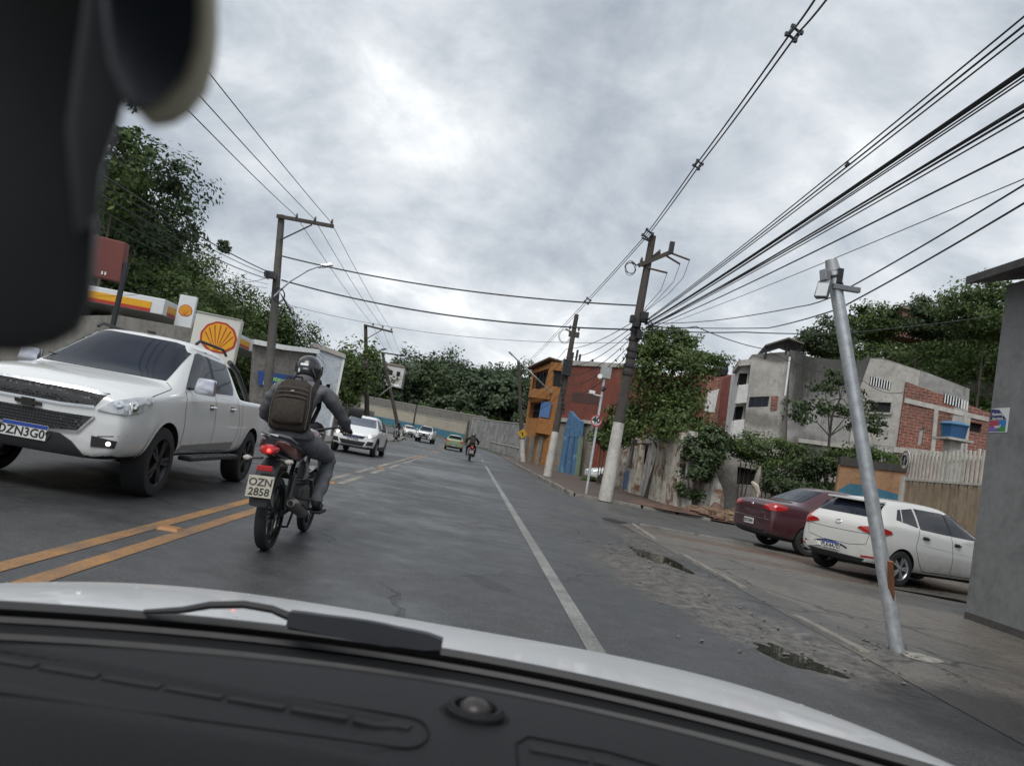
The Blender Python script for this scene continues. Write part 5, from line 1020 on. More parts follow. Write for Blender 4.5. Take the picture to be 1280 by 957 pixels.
class Car:
    def __init__(s, name, label, stations, mat, wheels, wr, group=None, arch=1.13, under=None, cat='car', ww=.2, track=None, rimmat=None):
        s.rimmat = rimmat or M_alloy
        s.T = thing(name, (0, 0, 0), label, cat, group); s.wr = wr; s.wheels = wheels
        mb = loft_body(stations); tmp = obj('tmpbody', mb, mat); m = tmp.modifiers.new('s', 'SUBSURF'); m.levels = 3; m.render_levels = 3
        cut = MB(); hw = max(st[2] for st in stations)
        for (wy, side) in [(y, sx) for y in wheels for sx in (-1, 1)]:
            cut.lathe([(0, -.30), (wr * arch, -.30), (wr * arch, .30), (0, .30)], 36, Matrix.Translation((side * (hw - .02), wy, wr)) @ Matrix.Rotation(PI / 2, 4, 'Y'))
        co = obj('tmpcut', cut, mat); bm = tmp.modifiers.new('b', 'BOOLEAN'); bm.object = co; bm.solver = 'EXACT'
        dg = bpy.context.evaluated_depsgraph_get(); me = bpy.data.meshes.new_from_object(tmp.evaluated_get(dg)); me.name = 'body'
        raw = tmp.modifiers['b']; tmp.modifiers.remove(raw); dg = bpy.context.evaluated_depsgraph_get(); me0 = bpy.data.meshes.new_from_object(tmp.evaluated_get(dg))
        b0 = bmesh.new(); b0.from_mesh(me0); s.bvh = BVHTree.FromBMesh(b0); b0.free(); bpy.data.meshes.remove(me0)
        bpy.data.objects.remove(tmp); bpy.data.objects.remove(co)
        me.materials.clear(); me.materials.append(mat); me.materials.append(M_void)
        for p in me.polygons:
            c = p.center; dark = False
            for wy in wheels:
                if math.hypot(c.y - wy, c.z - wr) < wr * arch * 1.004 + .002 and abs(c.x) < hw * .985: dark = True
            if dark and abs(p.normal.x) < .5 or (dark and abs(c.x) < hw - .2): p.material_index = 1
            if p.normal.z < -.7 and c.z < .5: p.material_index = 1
            p.use_smooth = True
        b0 = bmesh.new(); b0.from_mesh(me)
        for e in b0.edges:
            if len(e.link_faces) == 2 and e.calc_face_angle(0) > rad(38): e.smooth = False
        b0.to_mesh(me); b0.free()
        s.body = link('body', me, s.T); s.hw = hw
        s.make_wheels(ww, track or hw - .02)
    def make_wheels(s, ww, tr):
        r = s.wr; ty = MB(); pr = [(r * .66, -ww / 2), (r * .80, -ww * .52), (r * .93, -ww * .50), (r * .985, -ww * .40), (r, -ww * .25), (r, ww * .25), (r * .985, ww * .40), (r * .93, ww * .50), (r * .80, ww * .52), (r * .66, ww / 2)]
        Q = Matrix.Rotation(PI / 2, 4, 'Y'); ty.lathe(pr, 36, Q)
        rim = MB(); rim.lathe([(r * .67, ww * .49), (r * .65, ww * .46), (r * .60, ww * .30), (r * .58, -ww * .4)], 36, Q); rim.lathe([(r * .67, ww * .49), (r * .69, ww * .47), (r * .69, ww * .40)], 36, Q)
        for k in range(5):
            a = 2 * PI * k / 5
            for da in (-.14, .14):
                A = Vector((ww * .40, r * .12 * math.cos(a + da * 2), r * .12 * math.sin(a + da * 2))); B = Vector((ww * .43, r * .62 * math.cos(a + da), r * .62 * math.sin(a + da))); rim.beam(A, B, r * .075, r * .09)
        rim.lathe([(0, ww * .44), (r * .13, ww * .43), (r * .17, ww * .38), (r * .17, 0)], 16, Q)
        disc = MB(); disc.lathe([(0, ww * .12), (r * .57, ww * .12)], 24, Q)
        for wy in s.wheels:
            for sx in (1, -1):
                wo_ = link('wheel', None, s.T); wo_.matrix_basis = Matrix.Translation((sx * (tr - ww / 2), wy, r)) @ Matrix.Rotation(0 if sx > 0 else PI, 4, 'Z')
                WM[wo_.name] = Matrix.Identity(4)
                if not hasattr(s, '_w'): s._w = [obj('tyre', ty, M_rubber, wo_, smooth=True), obj('rim', rim, s.rimmat, wo_, smooth=True), obj('brake_disc', disc, M_dark, wo_)]
                else:
                    for c in s._w: c2 = c.copy(); COL.objects.link(c2); c2.parent = wo_
    def hit(s, axis, a, b):
        if axis[0] == 'y': sg = 1 if axis[1] == '+' else -1; o, d = Vector((a, 6 * sg, b)), Vector((0, -sg, 0))
        elif axis[0] == 'd': sg = 1 if axis[1] == '+' else -1; th = rad(40); dv = Vector((sg * math.sin(th), math.cos(th), 0)); uv_ = Vector((math.cos(th), -sg * math.sin(th), 0)); o, d = dv * 6 + uv_ * a + Vector((0, 0, b)), -dv
        elif axis[0] == 'e': sg = 1 if axis[1] == '+' else -1; th = rad(35); dv = Vector((sg * math.sin(th), -math.cos(th), 0)); uv_ = Vector((math.cos(th), sg * math.sin(th), 0)); o, d = dv * 6 + uv_ * a + Vector((0, 0, b)), -dv
        elif axis[0] == 'x': sg = 1 if axis[1] == '+' else -1; o, d = Vector((4 * sg, a, b)), Vector((-sg, 0, 0))
        else: o, d = Vector((a, b, 5)), Vector((0, 0, -1))
        h = s.bvh.ray_cast(o, d); return (h[0], h[1]) if h[0] is not None else (None, None)
    def panel(s, name, poly, axis, mat, off=.004, th=.012, parent=None, step=.06, label=None, rnd=0):
        """a piece laid on the body's surface: outline seen along an axis, with its own thickness"""
        n = len(poly); pts = []; 
        for i in range(n):
            a, b = Vector(poly[i]), Vector(poly[(i + 1) % n]); m = max(1, int((b - a).length / step))
            pts += [a.lerp(b, k / m) for k in range(m)]
        k0 = len(pts); ed = [(i, (i + 1) % k0) for i in range(k0)]
        x0, x1 = min(p.x for p in pts), max(p.x for p in pts); z0, z1 = min(p.y for p in pts), max(p.y for p in pts)
        x = x0 + step * .5
        while x < x1:
            z = z0 + step * .5
            while z < z1: pts.append(Vector((x, z))); z += step
            x += step
        vs_, _, fs_, *_ = delaunay_2d_cdt(pts, ed, [list(range(k0))], 1, 1e-5)
        mb = MB(); outp = [tuple(p) for p in pts[:k0]]; good = {}
        for i, v in enumerate(vs_):
            h, nm = s.hit(axis, v.x, v.y)
            if h is None: continue
            good[i] = (len(mb.v), h, nm); mb.v.append(tuple(h + nm * (off + th)))
        for f in fs_:
            c = sum((vs_[i] for i in f), Vector((0, 0))) / len(f)
            if all(i in good for i in f) and inpoly(c, outp): mb.f.append(tuple(good[i][0] for i in f)); mb.m.append(0)
        cnt = {}
        for f in mb.f:
            for i in range(len(f)): e = (f[i], f[(i + 1) % len(f)]); cnt[e] = 1
        rim = [e for e in cnt if (e[1], e[0]) not in cnt]; low = {}
        inv = {g[0]: g for g in good.values()}
        for e in rim:
            for i in e:
                if i not in low: low[i] = len(mb.v); g = inv[i]; mb.v.append(tuple(g[1] - g[2] * .004))
        for a, b in rim: mb.f.append((b, a, low[a], low[b])); mb.m.append(0)
        if not mb.f: return None
        return obj(name, mb, mat, parent or s.T, smooth=True, angle=35, label=label)
    def seam(s, pts, axis, wd=.011, nm='shut_line', mat=None, parent=None, off=.0012):
        mb = MB(); P = []
        for a, b in zip(pts[:-1], pts[1:]):
            a, b = Vector(a), Vector(b); m = max(2, int((b - a).length / .04)); P += [a.lerp(b, k / m) for k in range(m)]
        P.append(Vector(pts[-1])); row = []
        for i, p in enumerate(P):
            d = (P[min(i + 1, len(P) - 1)] - P[max(0, i - 1)]).normalized(); q = Vector((-d.y, d.x)) * wd / 2; h0, n0 = s.hit(axis, *(p - q)); h1, n1 = s.hit(axis, *(p + q))
            if h0 is None or h1 is None: row.append(None); continue
            row.append((len(mb.v), len(mb.v) + 1)); mb.v += [tuple(h0 + n0 * off), tuple(h1 + n1 * off)]
        for a, b in zip(row[:-1], row[1:]):
            if a and b: mb.f.append((a[0], a[1], b[1], b[0])); mb.m.append(0)
        if mb.f: return obj(nm, mb, mat or M_black, parent or s.T)
    def both(s, fn, *a, **k):
        for ax in ('x+', 'x-'): fn(ax, *a, **k)
    def windows(s, side_polys, front=None, rear=None, seal=.03):
        for ax in ('x+', 'x-'):
            for poly in side_polys:
                wn = s.panel('side_window', poly, ax, M_glass, .003, .004)
        if front: s.panel('windscreen', front, 'y+', M_glass, .003, .004, step=.08)
        if rear: s.panel('rear_window', rear, 'y-', M_glass, .003, .004, step=.08)
    def mirrors(s, y, z, x, mat, sz=(.20, .10, .14)):
        for sx in (1, -1):
            mb = MB(); mb.box((sx * (x + .09), y, z), sz, taper=.85); h = obj('wing_mirror', mb, mat, s.T, smooth=True, bevel=.035)
            mb = MB(); mb.box((sx * (x + .09), y - sz[1] / 2 - .003, z), (sz[0] * .8, .006, sz[2] * .75)); obj('mirror_glass', mb, M_glass, h); mb = MB(); mb.box((sx * (x - .02), y, z - .05), (.14, .05, .03)); obj('mirror_stalk', mb, M_black, h)
    def handle(s, y, z, mat, ln=.17):
        for ax in ('x+', 'x-'):
            sg = 1 if ax == 'x+' else -1; s.panel('handle_recess', [(y - ln * .4, z - .03), (y + ln * .4, z - .03), (y + ln * .4, z + .03), (y - ln * .4, z + .03)], ax, M_black, .0015, .001, step=.03)
            h, n = s.hit(ax, y, z)
            if h is not None: mb = MB(); mb.tube([h + Vector((sg * .01, -ln / 2, 0)), h + Vector((sg * .035, -ln * .25, 0)), h + Vector((sg * .035, ln * .25, 0)), h + Vector((sg * .01, ln / 2, 0))], [.012, .016, .016, .012], 8); obj('door_handle', mb, mat, s.T, smooth=True)
    def plate(s, axis, x, z, txt, size=(.40, .13), blue=True, face=(.66, .66, .64), tilt=0.0):
        h, n = s.hit(axis, x, z); sg = 1 if axis == 'y+' else -1
        M = Matrix.Translation(h + Vector((0, sg * .022, 0))) @ Matrix.Rotation(PI if sg > 0 else 0, 4, 'Z') @ Matrix.Rotation(PI / 2 - tilt, 4, 'X')
        mb = MB(); mb.box((0, 0, 0), (size[0], size[1], .014)); mb.v = [tuple(M @ Vector(p)) for p in mb.v]; p = obj('number_plate', mb, plain('plate_face', face, .4, var=.04), s.T, bevel=.004)
        if blue: mb = MB(); mb.box((0, size[1] * .37, .0085), (size[0] * .99, size[1] * .24, .003)); mb.v = [tuple(M @ Vector(q)) for q in mb.v]; obj('blue_band', mb, plain('plate_blue', (.02, .06, .30), .4), p)
        text('lettering', txt, M @ Matrix.Translation((0, -size[1] * .12 if blue else 0, .0085)), size[1] * .80, M_ink_k, p, world=False, bold=.002); return p
def cabin_stations(front, hood0, cowl, rooff, roofr, deck, rear, sill, W, H): pass

# --- the white pickup in the oncoming lane
M_wpaint = paint('white_car_paint', (.68, .69, .68), .8)
PST = [(2.52, .42, .79, .72, .93, .92, .50, .97, .99), (2.47, .37, .89, .72, .97, .93, .60, 1.03, 1.05), (2.30, .36, .935, .74, 1.02, .95, .68, 1.09, 1.12), (1.95, .38, .945, .76, 1.06, .95, .72, 1.14, 1.175), (1.40, .38, .94, .78, 1.10, .95, .76, 1.19, 1.225), (1.26, .38, .94, .78, 1.12, .95, .77, 1.205, 1.245),
       (.52, .38, .94, .78, 1.15, .95, .625, 1.70, 1.745), (.36, .38, .94, .78, 1.15, .95, .63, 1.745, 1.79), (-.60, .38, .94, .78, 1.16, .95, .63, 1.735, 1.785), (-.78, .38, .94, .78, 1.16, .95, .64, 1.69, 1.73), (-.94, .38, .94, .78, 1.16, .95, .80, 1.20, 1.20), (-1.0, .40, .94, .78, 1.16, .96, .84, 1.165, 1.15), (-2.70, .46, .93, .80, 1.16, .96, .83, 1.165, 1.15), (-2.80, .52, .90, .80, 1.12, .95, .75, 1.12, 1.12)]
c = Car('pickup_truck', 'white double cab pickup coming towards the camera', PST, M_wpaint, (1.56, -1.53), .375, cat='pickup', ww=.25, arch=1.16, track=.925, rimmat=plain('black_alloy', (.045, .045, .05), .4, .6))
tg = NT('grille_mesh'); vg = tg.node('ShaderNodeTexVoronoi', feature='DISTANCE_TO_EDGE'); vg.inputs['Scale'].default_value = 34; vg.inputs['Randomness'].default_value = .15; tg.l.new(tg.coord(), vg.inputs['Vector']); wire_ = tg.ramp(vg.outputs[0], ((.10, 1.0), (.2, 0.0))); tg.bump(wire_, .9, .01); M_grille = tg.out(tg.mix(wire_, (.004, .004, .004), (.035, .035, .038)), .45)
c.panel('windscreen', [(-.68, 1.235), (.68, 1.235), (.60, 1.68), (.40, 1.715), (-.40, 1.715), (-.60, 1.68)], 'y+', M_glass, .004, .003, step=.07)
c.windows([[(1.02, 1.185), (.16, 1.20), (.14, 1.62), (.36, 1.64), (.46, 1.62)], [(.06, 1.20), (-.60, 1.215), (-.66, 1.30), (-.60, 1.60), (.04, 1.62)]])
for ax in ('x+', 'x-'):
    c.panel('door_pillar', [(.16, 1.20), (.06, 1.20), (.04, 1.63), (.14, 1.63)], ax, M_black, .002, .002)
    c.seam([(1.05, 1.17), (1.12, .95), (1.10, .50), (.15, .48), (.12, 1.18)], ax); c.seam([(.12, .48), (-.62, .48), (-.78, .62), (-.86, .85), (-.78, 1.18)], ax); c.seam([(-.97, 1.14), (-.97, .45)], ax)
    c.panel('lower_trim', [(1.08, .50), (-.72, .50), (-.72, .60), (1.06, .56)], ax, plain('trim_greige', (.22, .22, .21), .5), .003, .012)
    for wy in (1.56, -1.53):
        arc = [(wy + .455 * math.cos(a), .375 + .455 * math.sin(a)) for a in [PI * i / 16 for i in range(17)]]; c.seam(arc, ax, .05, 'arch_lip', M_wpaint, off=.008)
M_chr = M_chrome
c.panel('upper_grille', [(-.66, .985), (-.60, .875), (-.30, .855), (.30, .855), (.60, .875), (.66, .985), (.45, 1.0), (-.45, 1.0)], 'y+', M_grille, .002, .006, step=.05)
c.seam([(-.66, .992), (-.45, 1.008), (.45, 1.008), (.66, .992)], 'y+', .022, 'grille_trim', M_chr, off=.016); c.seam([(-.60, .868), (-.30, .848), (.30, .848), (.60, .868)], 'y+', .022, 'grille_trim', M_chr, off=.018)
c.panel('lower_grille', [(-.62, .775), (-.50, .625), (-.25, .60), (.25, .60), (.50, .625), (.62, .775), (.30, .765), (-.30, .765)], 'y+', M_grille, .002, .006, step=.05)
c.seam([(-.62, .78), (-.50, .615), (-.25, .588), (.25, .588), (.50, .615), (.62, .78)], 'y+', .022, 'grille_trim', M_chr, off=.016)
c.panel('bowtie_badge', [(-.12, .822), (-.045, .822), (-.055, .845), (.065, .845), (.055, .828), (.12, .828), (.11, .792), (.045, .792), (.05, .772), (-.065, .772), (-.055, .79), (-.13, .79)], 'y+', plain('badge_dark', (.03, .028, .025), .3, .5), .012, .02, step=.03)
c.panel('lower_bumper', [(-.34, .575), (.34, .575), (.46, .52), (.60, .40), (-.60, .40), (-.46, .52)], 'y+', M_black, .004, .02, step=.06)
for sx in (1, -1):
    da = 'd+' if sx > 0 else 'd-'; k0 = -1.13
    hp = [(sx * (k0 + .00), .845), (sx * (k0 + .10), .945), (sx * (k0 + .30), 1.005), (sx * (k0 + .56), 1.04), (sx * (k0 + .52), .96), (sx * (k0 + .40), .88), (sx * (k0 + .22), .835)]
    h = c.panel('headlight', hp if sx > 0 else hp[::-1], da, M_lens, .004, .012, step=.03)
    for px_, r in ((k0 + .15, .044), (k0 + .29, .058)):
        q_, n = c.hit(da, sx * px_, .925)
        if q_ is not None: mb = MB(); mb.lathe([(0, .018), (r * .5, .024), (r, .018), (r, 0)], 16, Matrix.Translation(q_) @ n.to_track_quat('Z', 'Y').to_matrix().to_4x4()); obj('lamp_bowl', mb, M_chrome, h, smooth=True)
    fp = [(sx * .64, .50), (sx * .84, .515), (sx * .85, .585), (sx * .63, .60)]; fo = c.panel('fog_lamp', fp if sx > 0 else fp[::-1], 'y+', M_black, .003, .006, step=.03)
    q_, n = c.hit('y+', sx * .79, .55); mb = MB(); mb.lathe([(0, .02), (.020, .018), (.022, 0)], 14, Matrix.Translation(q_) @ n.to_track_quat('Z', 'Y').to_matrix().to_4x4()); obj('lit_bulb', mb, emit('fog_light_lit', (1, .97, .9), 3.0), fo, smooth=True)
    # running board, roof rail, sports bar
    mb = MB(); mb.box((sx * .93, .02, .40), (.16, 1.75, .05)); rb = obj('running_board', mb, M_black, c.T, bevel=.015)
    for k in range(9): mb = MB(); mb.box((sx * .945, -.72 + k * .185, .428), (.10, .12, .006)); obj('tread_strip', mb, M_alloy, rb)
    mb = MB(); mb.tube([(sx * .60, .40, 1.75), (sx * .60, .30, 1.80), (sx * .605, -.55, 1.795), (sx * .61, -.70, 1.73)], .018, 8); obj('roof_rail', mb, M_black, c.T, smooth=True)
    mb = MB(); mb.tube([(sx * .62, -.86, 1.66), (sx * .66, -1.15, 1.55), (sx * .72, -1.75, 1.16)], .035, 8); obj('sport_bar', mb, M_black, c.T, smooth=True)
    mb = MB(); mb.box((sx * .87, -2.78, .98), (.12, .05, .30)); obj('tail_light', mb, M_red, c.T, bevel=.01)
c.mirrors(.92, 1.25, .92, plain('chrome_mirror', (.62, .62, .68), .18, .9, .05), (.24, .12, .19)); c.handle(.27, 1.02, M_chrome); c.handle(-.52, 1.03, M_chrome)
c.panel('bonnet_line', [(0, 0), (.001, 0), (0, .001)], 'z', M_black) if False else None
c.seam([(-.88, 2.05), (-.80, 1.35), (-.70, 1.27)], 'z', .008); c.seam([(.88, 2.05), (.80, 1.35), (.70, 1.27)], 'z', .008)
c.seam([(-.68, 1.008), (-.3, 1.02), (.3, 1.02), (.68, 1.008)], 'y+', .010)
c.seam([(-.68, .60), (-.9, .64)], 'y+', .010); c.seam([(.68, .60), (.9, .64)], 'y+', .010)
mb = MB(); mb.box((0, .30, 1.80), (.07, .10, .03)); obj('roof_aerial', mb, M_black, c.T, bevel=.008)
for x0 in (-.35, .25): mb = MB(); mb.tube([(x0, 1.27, 1.25), (x0 + .02, 1.16, 1.30), (x0 + .45, 1.13, 1.32)], [.012, .01, .006], 6); obj('wiper', mb, M_black, c.T)
c.plate('y+', -.03, .545, 'OZN3G09', (.42, .14))
PK = c; put(c.T, (-4.21, 10.05, 0), rad(179.8)); c.T.scale = (1.02,) * 3

# --- white hatchback parked on the right, dented at the back
HST = [(1.98, .34, .50, .50, .62, .9, .30, .66, .68), (1.93, .26, .70, .52, .70, .92, .45, .74, .77), (1.72, .20, .81, .56, .78, .95, .56, .83, .87), (1.30, .19, .85, .60, .86, .96, .62, .93, .96), (.98, .19, .86, .62, .90, .96, .66, .98, 1.01),
       (.28, .19, .86, .64, .94, .95, .56, 1.36, 1.39), (.05, .19, .86, .64, .95, .95, .565, 1.42, 1.455), (-.75, .19, .86, .66, .98, .95, .56, 1.42, 1.46), (-1.35, .20, .855, .68, 1.01, .95, .54, 1.37, 1.415), (-1.52, .21, .85, .68, 1.02, .95, .53, 1.335, 1.37), (-1.79, .24, .83, .66, .98, .95, .62, 1.03, 1.05), (-1.88, .27, .80, .62, .90, .94, .60, .96, .98), (-1.93, .32, .70, .58, .80, .93, .5, .86, .88)]
M_hpaint = paint('hatch_paint', (.66, .65, .62), .55)
def hatch(name, label, mat, group=None, plate_txt='', dented=False, st=HST):
    c = Car(name, label, st, mat, (1.24, -1.28), .30, group, ww=.19)
    c.windows([[(.78, .97), (.02, .985), (.0, 1.33), (.12, 1.355), (.20, 1.345)], [(-.06, .985), (-.82, 1.01), (-.80, 1.34), (-.08, 1.345)], [(-.88, 1.03), (-1.38, 1.10), (-1.24, 1.27), (-.86, 1.33)]], [(-.62, 1.03), (.62, 1.03), (.50, 1.33), (-.50, 1.33)], [(-.64, 1.065), (.64, 1.065), (.50, 1.325), (-.50, 1.325)])
    for ax in ('x+', 'x-'):
        c.seam([(.86, .95), (.90, .60), (.80, .30), (-.0, .30), (-.02, .97)], ax); c.seam([(-.02, .30), (-.72, .30), (-.86, .45), (-.98, .70), (-.86, 1.0)], ax); c.panel('door_pillar', [(.03, .985), (-.07, .985), (-.09, 1.345), (.0, 1.335)], ax, M_black, .002, .001)
        c.seam([(-1.26, 1.08), (-1.16, 1.29)], ax, .02, 'pillar_trim', mat, off=.010)
        c.seam([(.85, .66), (.2, .70), (-.9, .76)], ax, .012, 'crease', mat, off=.004)
    c.handle(.12, .84, M_black if dented else mat); c.handle(-.72, .87, M_black if dented else mat); c.mirrors(.66, .99, .80, mat, (.2, .11, .13))
    for sx in (1, -1):
        tl = [(sx * -.76, .855), (sx * -.66, .815), (sx * -.52, .785), (sx * -.36, .79), (sx * -.22, .85), (sx * -.25, .89), (sx * -.36, .92), (sx * -.40, 1.0), (sx * -.48, 1.0), (sx * -.50, .92), (sx * -.72, .885)]
        c.panel('tail_light', tl if sx > 0 else tl[::-1], 'e+' if sx > 0 else 'e-', M_red, .003, .012, step=.03)
        rf = [(sx * .55, .38), (sx * .78, .40), (sx * .78, .43), (sx * .55, .41)]; c.panel('reflector', rf if sx > 0 else rf[::-1], 'y-', M_red, .003, .006, step=.03)
        hl = [(sx * .44, .66), (sx * .60, .74), (sx * .76, .80), (sx * .80, .74), (sx * .70, .64)]; c.panel('headlight', hl if sx > 0 else hl[::-1], 'y+', M_lens, .003, .01, step=.03)
        fg_ = [(sx * .50, .34), (sx * .72, .36), (sx * .72, .44), (sx * .52, .44)]; c.panel('fog_recess', fg_ if sx > 0 else fg_[::-1], 'y+', M_black, .003, .004, step=.03)
    c.panel('upper_grille', [(-.40, .66), (-.34, .60), (.34, .60), (.40, .66)], 'y+', M_grille, .003, .006, step=.04); c.panel('lower_grille', [(-.46, .50), (-.36, .34), (.36, .34), (.46, .50)], 'y+', M_grille, .003, .006, step=.04)
    mb = MB(); mb.box((0, -1.56, 1.345), (1.04, .26, .03), M=Matrix.Rotation(.12, 3, 'X')); obj('spoiler', mb, mat, c.T, smooth=True, bevel=.012)
    c.seam([(-.80, .79), (-.3, .77), (.3, .77), (.80, .79)], 'y-', .008); c.seam([(-.66, .78), (-.62, .60), (-.3, .55), (.3, .55), (.62, .60), (.66, .78)], 'y-', .008)
    c.panel('rear_valance', [(-.62, .36), (.62, .36), (.55, .27), (-.55, .27)], 'y-', M_black, .003, .006)
    for sx in (1, -1): c.seam([(sx * .80, .80), (sx * .82, .45), (sx * .78, .30)], 'y-', .008)
    if plate_txt: c.plate('y-', -.02 if not dented else -.08, .47, plate_txt, (.38, .125), True, (.5, .5, .5), .05)
    c.plate('y+', 0, .54, 'PJT8D31', (.38, .12))
    q_, n = c.hit('y-', 0, .90); mb = MB(); Mq = Matrix.Translation(q_) @ n.to_track_quat('Z', 'Y').to_matrix().to_4x4(); 
    mb.tube([Mq @ Vector((.055 * math.cos(a), .035 * math.sin(a), .006)) for a in [i * 2 * PI / 18 for i in range(19)]], .006, 6, cap=False); obj('badge', mb, M_chrome, c.T, smooth=True)
    if dented:
        c.seam([(-.70, .47), (-.62, .445), (-.50, .46), (-.40, .50), (-.22, .535), (0, .53), (.16, .50), (.26, .47)], 'y-', .026, 'bumper_tear', M_void, off=.006)
        c.panel('torn_bumper_flap', [(-.66, .44), (-.40, .49), (-.30, .42), (-.60, .36)], 'y-', mat, .02, .012, step=.04)
    return c
c = hatch('parked_hatchback', 'white hatchback with a torn rear bumper parked by the leaning pole', M_hpaint, None, 'PLK4A70', True)
fwd = math.atan2(.26, .965) - PI / 2; put(c.T, (9.0, 14.95, .010), rad(-68)); c.T.scale = (1.07,) * 3; HB = c

# --- dark red sedan parked beyond it
SST = [(2.10, .34, .55, .50, .60, .9, .34, .64, .66), (2.04, .26, .72, .50, .68, .92, .48, .72, .75), (1.80, .20, .80, .54, .77, .95, .56, .82, .86), (1.35, .19, .835, .58, .84, .96, .60, .91, .94), (1.02, .19, .84, .60, .88, .96, .64, .96, .99),
       (.36, .19, .84, .62, .91, .95, .54, 1.34, 1.37), (.10, .19, .84, .62, .92, .95, .55, 1.40, 1.435), (-.60, .19, .84, .64, .94, .95, .54, 1.40, 1.435), (-.85, .19, .84, .64, .95, .95, .53, 1.36, 1.395), (-1.40, .20, .835, .66, .97, .95, .62, 1.02, 1.05), (-1.55, .20, .83, .66, .97, .95, .64, 1.00, 1.03), (-1.98, .23, .81, .66, .95, .95, .62, .99, 1.01), (-2.08, .28, .77, .62, .88, .94, .58, .93, .95), (-2.12, .34, .68, .58, .78, .93, .5, .82, .84)]
M_spaint = paint('wine_red_paint', (.055, .012, .018), .35)
c = Car('parked_sedan', 'dark wine red sedan parked nose in beside the white hatchback', SST, M_spaint, (1.28, -1.20), .295, ww=.19)
c.windows([[(.80, .955), (.05, .965), (.03, 1.31), (.16, 1.33), (.28, 1.32)], [(-.02, .965), (-.66, .985), (-.62, 1.30), (-.04, 1.32)], [(-.72, .99), (-1.02, 1.01), (-.74, 1.24)]], [(-.60, 1.01), (.60, 1.01), (.48, 1.31), (-.48, 1.31)], [(-.58, 1.06), (.58, 1.06), (.46, 1.34), (-.46, 1.34)])
for ax in ('x+', 'x-'): c.seam([(.86, .93), (.90, .55), (.82, .30), (.02, .30), (.0, .95)], ax); c.seam([(0, .30), (-.68, .30), (-.82, .48), (-.90, .7), (-.70, .97)], ax); c.seam([(.8, .56), (-.8, .58)], ax, .03, 'rub_strip', M_black, off=.008)
c.handle(.14, .83, M_spaint); c.handle(-.58, .85, M_spaint); c.mirrors(.68, .97, .78, M_spaint, (.2, .11, .13))
for sx in (1, -1):
    tl = [(sx * -.86, .84), (sx * -.70, .79), (sx * -.52, .79), (sx * -.36, .85), (sx * -.40, .92), (sx * -.58, .94), (sx * -.80, .90)]; c.panel('tail_light', tl if sx > 0 else tl[::-1], 'e+' if sx > 0 else 'e-', M_red, .003, .012, step=.03)
    hl = [(sx * .44, .62), (sx * .60, .70), (sx * .76, .76), (sx * .78, .68), (sx * .66, .60)]; c.panel('headlight', hl if sx > 0 else hl[::-1], 'y+', M_lens, .003, .01, step=.03)
c.seam([(-.76, .78), (-.4, .76), (.4, .76), (.76, .78)], 'y-', .012, 'shut_line'); c.seam([(-.72, .60), (.72, .60)], 'y-', .02, 'chrome_strip', M_chrome, off=.006)
c.panel('rear_valance', [(-.60, .37), (.60, .37), (.52, .29), (-.52, .29)], 'y-', M_black, .003, .006); c.plate('y-', 0, .50, 'JRD2E46', (.38, .12), False, (.5, .5, .5))
q_, n = c.hit('y-', 0, .86); mb = MB(); mb.lathe([(0, .012), (.03, .010), (.035, 0)], 14, Matrix.Translation(q_) @ n.to_track_quat('Z', 'Y').to_matrix().to_4x4()); obj('badge', mb, M_chrome, c.T, smooth=True)
fwd = math.atan2(.12, .99) - PI / 2; put(c.T, (9.12, 18.2, .010), rad(-80.9)); c.T.scale = (1.11,) * 3; SD = c

# --- oncoming white crossover, headlights on
XST = [(y, zb + .04, w_ * 1.005, zm + .04, zs + .05, a, wt, ze + .06, zt + .06) for (y, zb, w_, zm, zs, a, wt, ze, zt) in HST]
M_xpaint = paint('crossover_paint', (.70, .71, .71), .2)
c = Car('oncoming_crossover', 'white crossover with lit headlights coming past the motorcyclist', XST, M_xpaint, (1.24, -1.28), .32, ww=.2, arch=1.17)
c.windows([[(.78, 1.02), (.02, 1.035), (.0, 1.39), (.12, 1.41), (.20, 1.40)], [(-.06, 1.035), (-.82, 1.06), (-.80, 1.40), (-.08, 1.405)], [(-.88, 1.08), (-1.22, 1.13), (-1.12, 1.34), (-.86, 1.39)]], None, [(-.56, 1.12), (.56, 1.12), (.46, 1.37), (-.46, 1.37)])
c.panel('windscreen', [(-.64, 1.08), (.64, 1.08), (.50, 1.40), (-.50, 1.40)], 'y+', NT('sky_lit_glass').out((.018, .032, .06), .06, Specular_IOR_Level=.8, Coat_Weight=.5), .003, .004, step=.08)
c.mirrors(.66, 1.06, .82, M_black, (.2, .12, .14)); c.handle(.12, .89, M_xpaint); c.handle(-.72, .92, M_xpaint)
c.panel('upper_grille', [(-.46, .73), (-.36, .62), (.36, .62), (.46, .73)], 'y+', M_grille, .003, .008, step=.04); c.seam([(-.48, .735), (-.2, .72), (.2, .72), (.48, .735)], 'y+', .02, 'grille_trim', M_chrome, off=.014)
c.panel('lower_grille', [(-.50, .52), (-.40, .36), (.40, .36), (.50, .52)], 'y+', M_grille, .003, .008, step=.04); c.panel('bumper_guard', [(-.58, .33), (.58, .33), (.50, .28), (-.50, .28)], 'y+', M_alloy, .003, .012, step=.05)
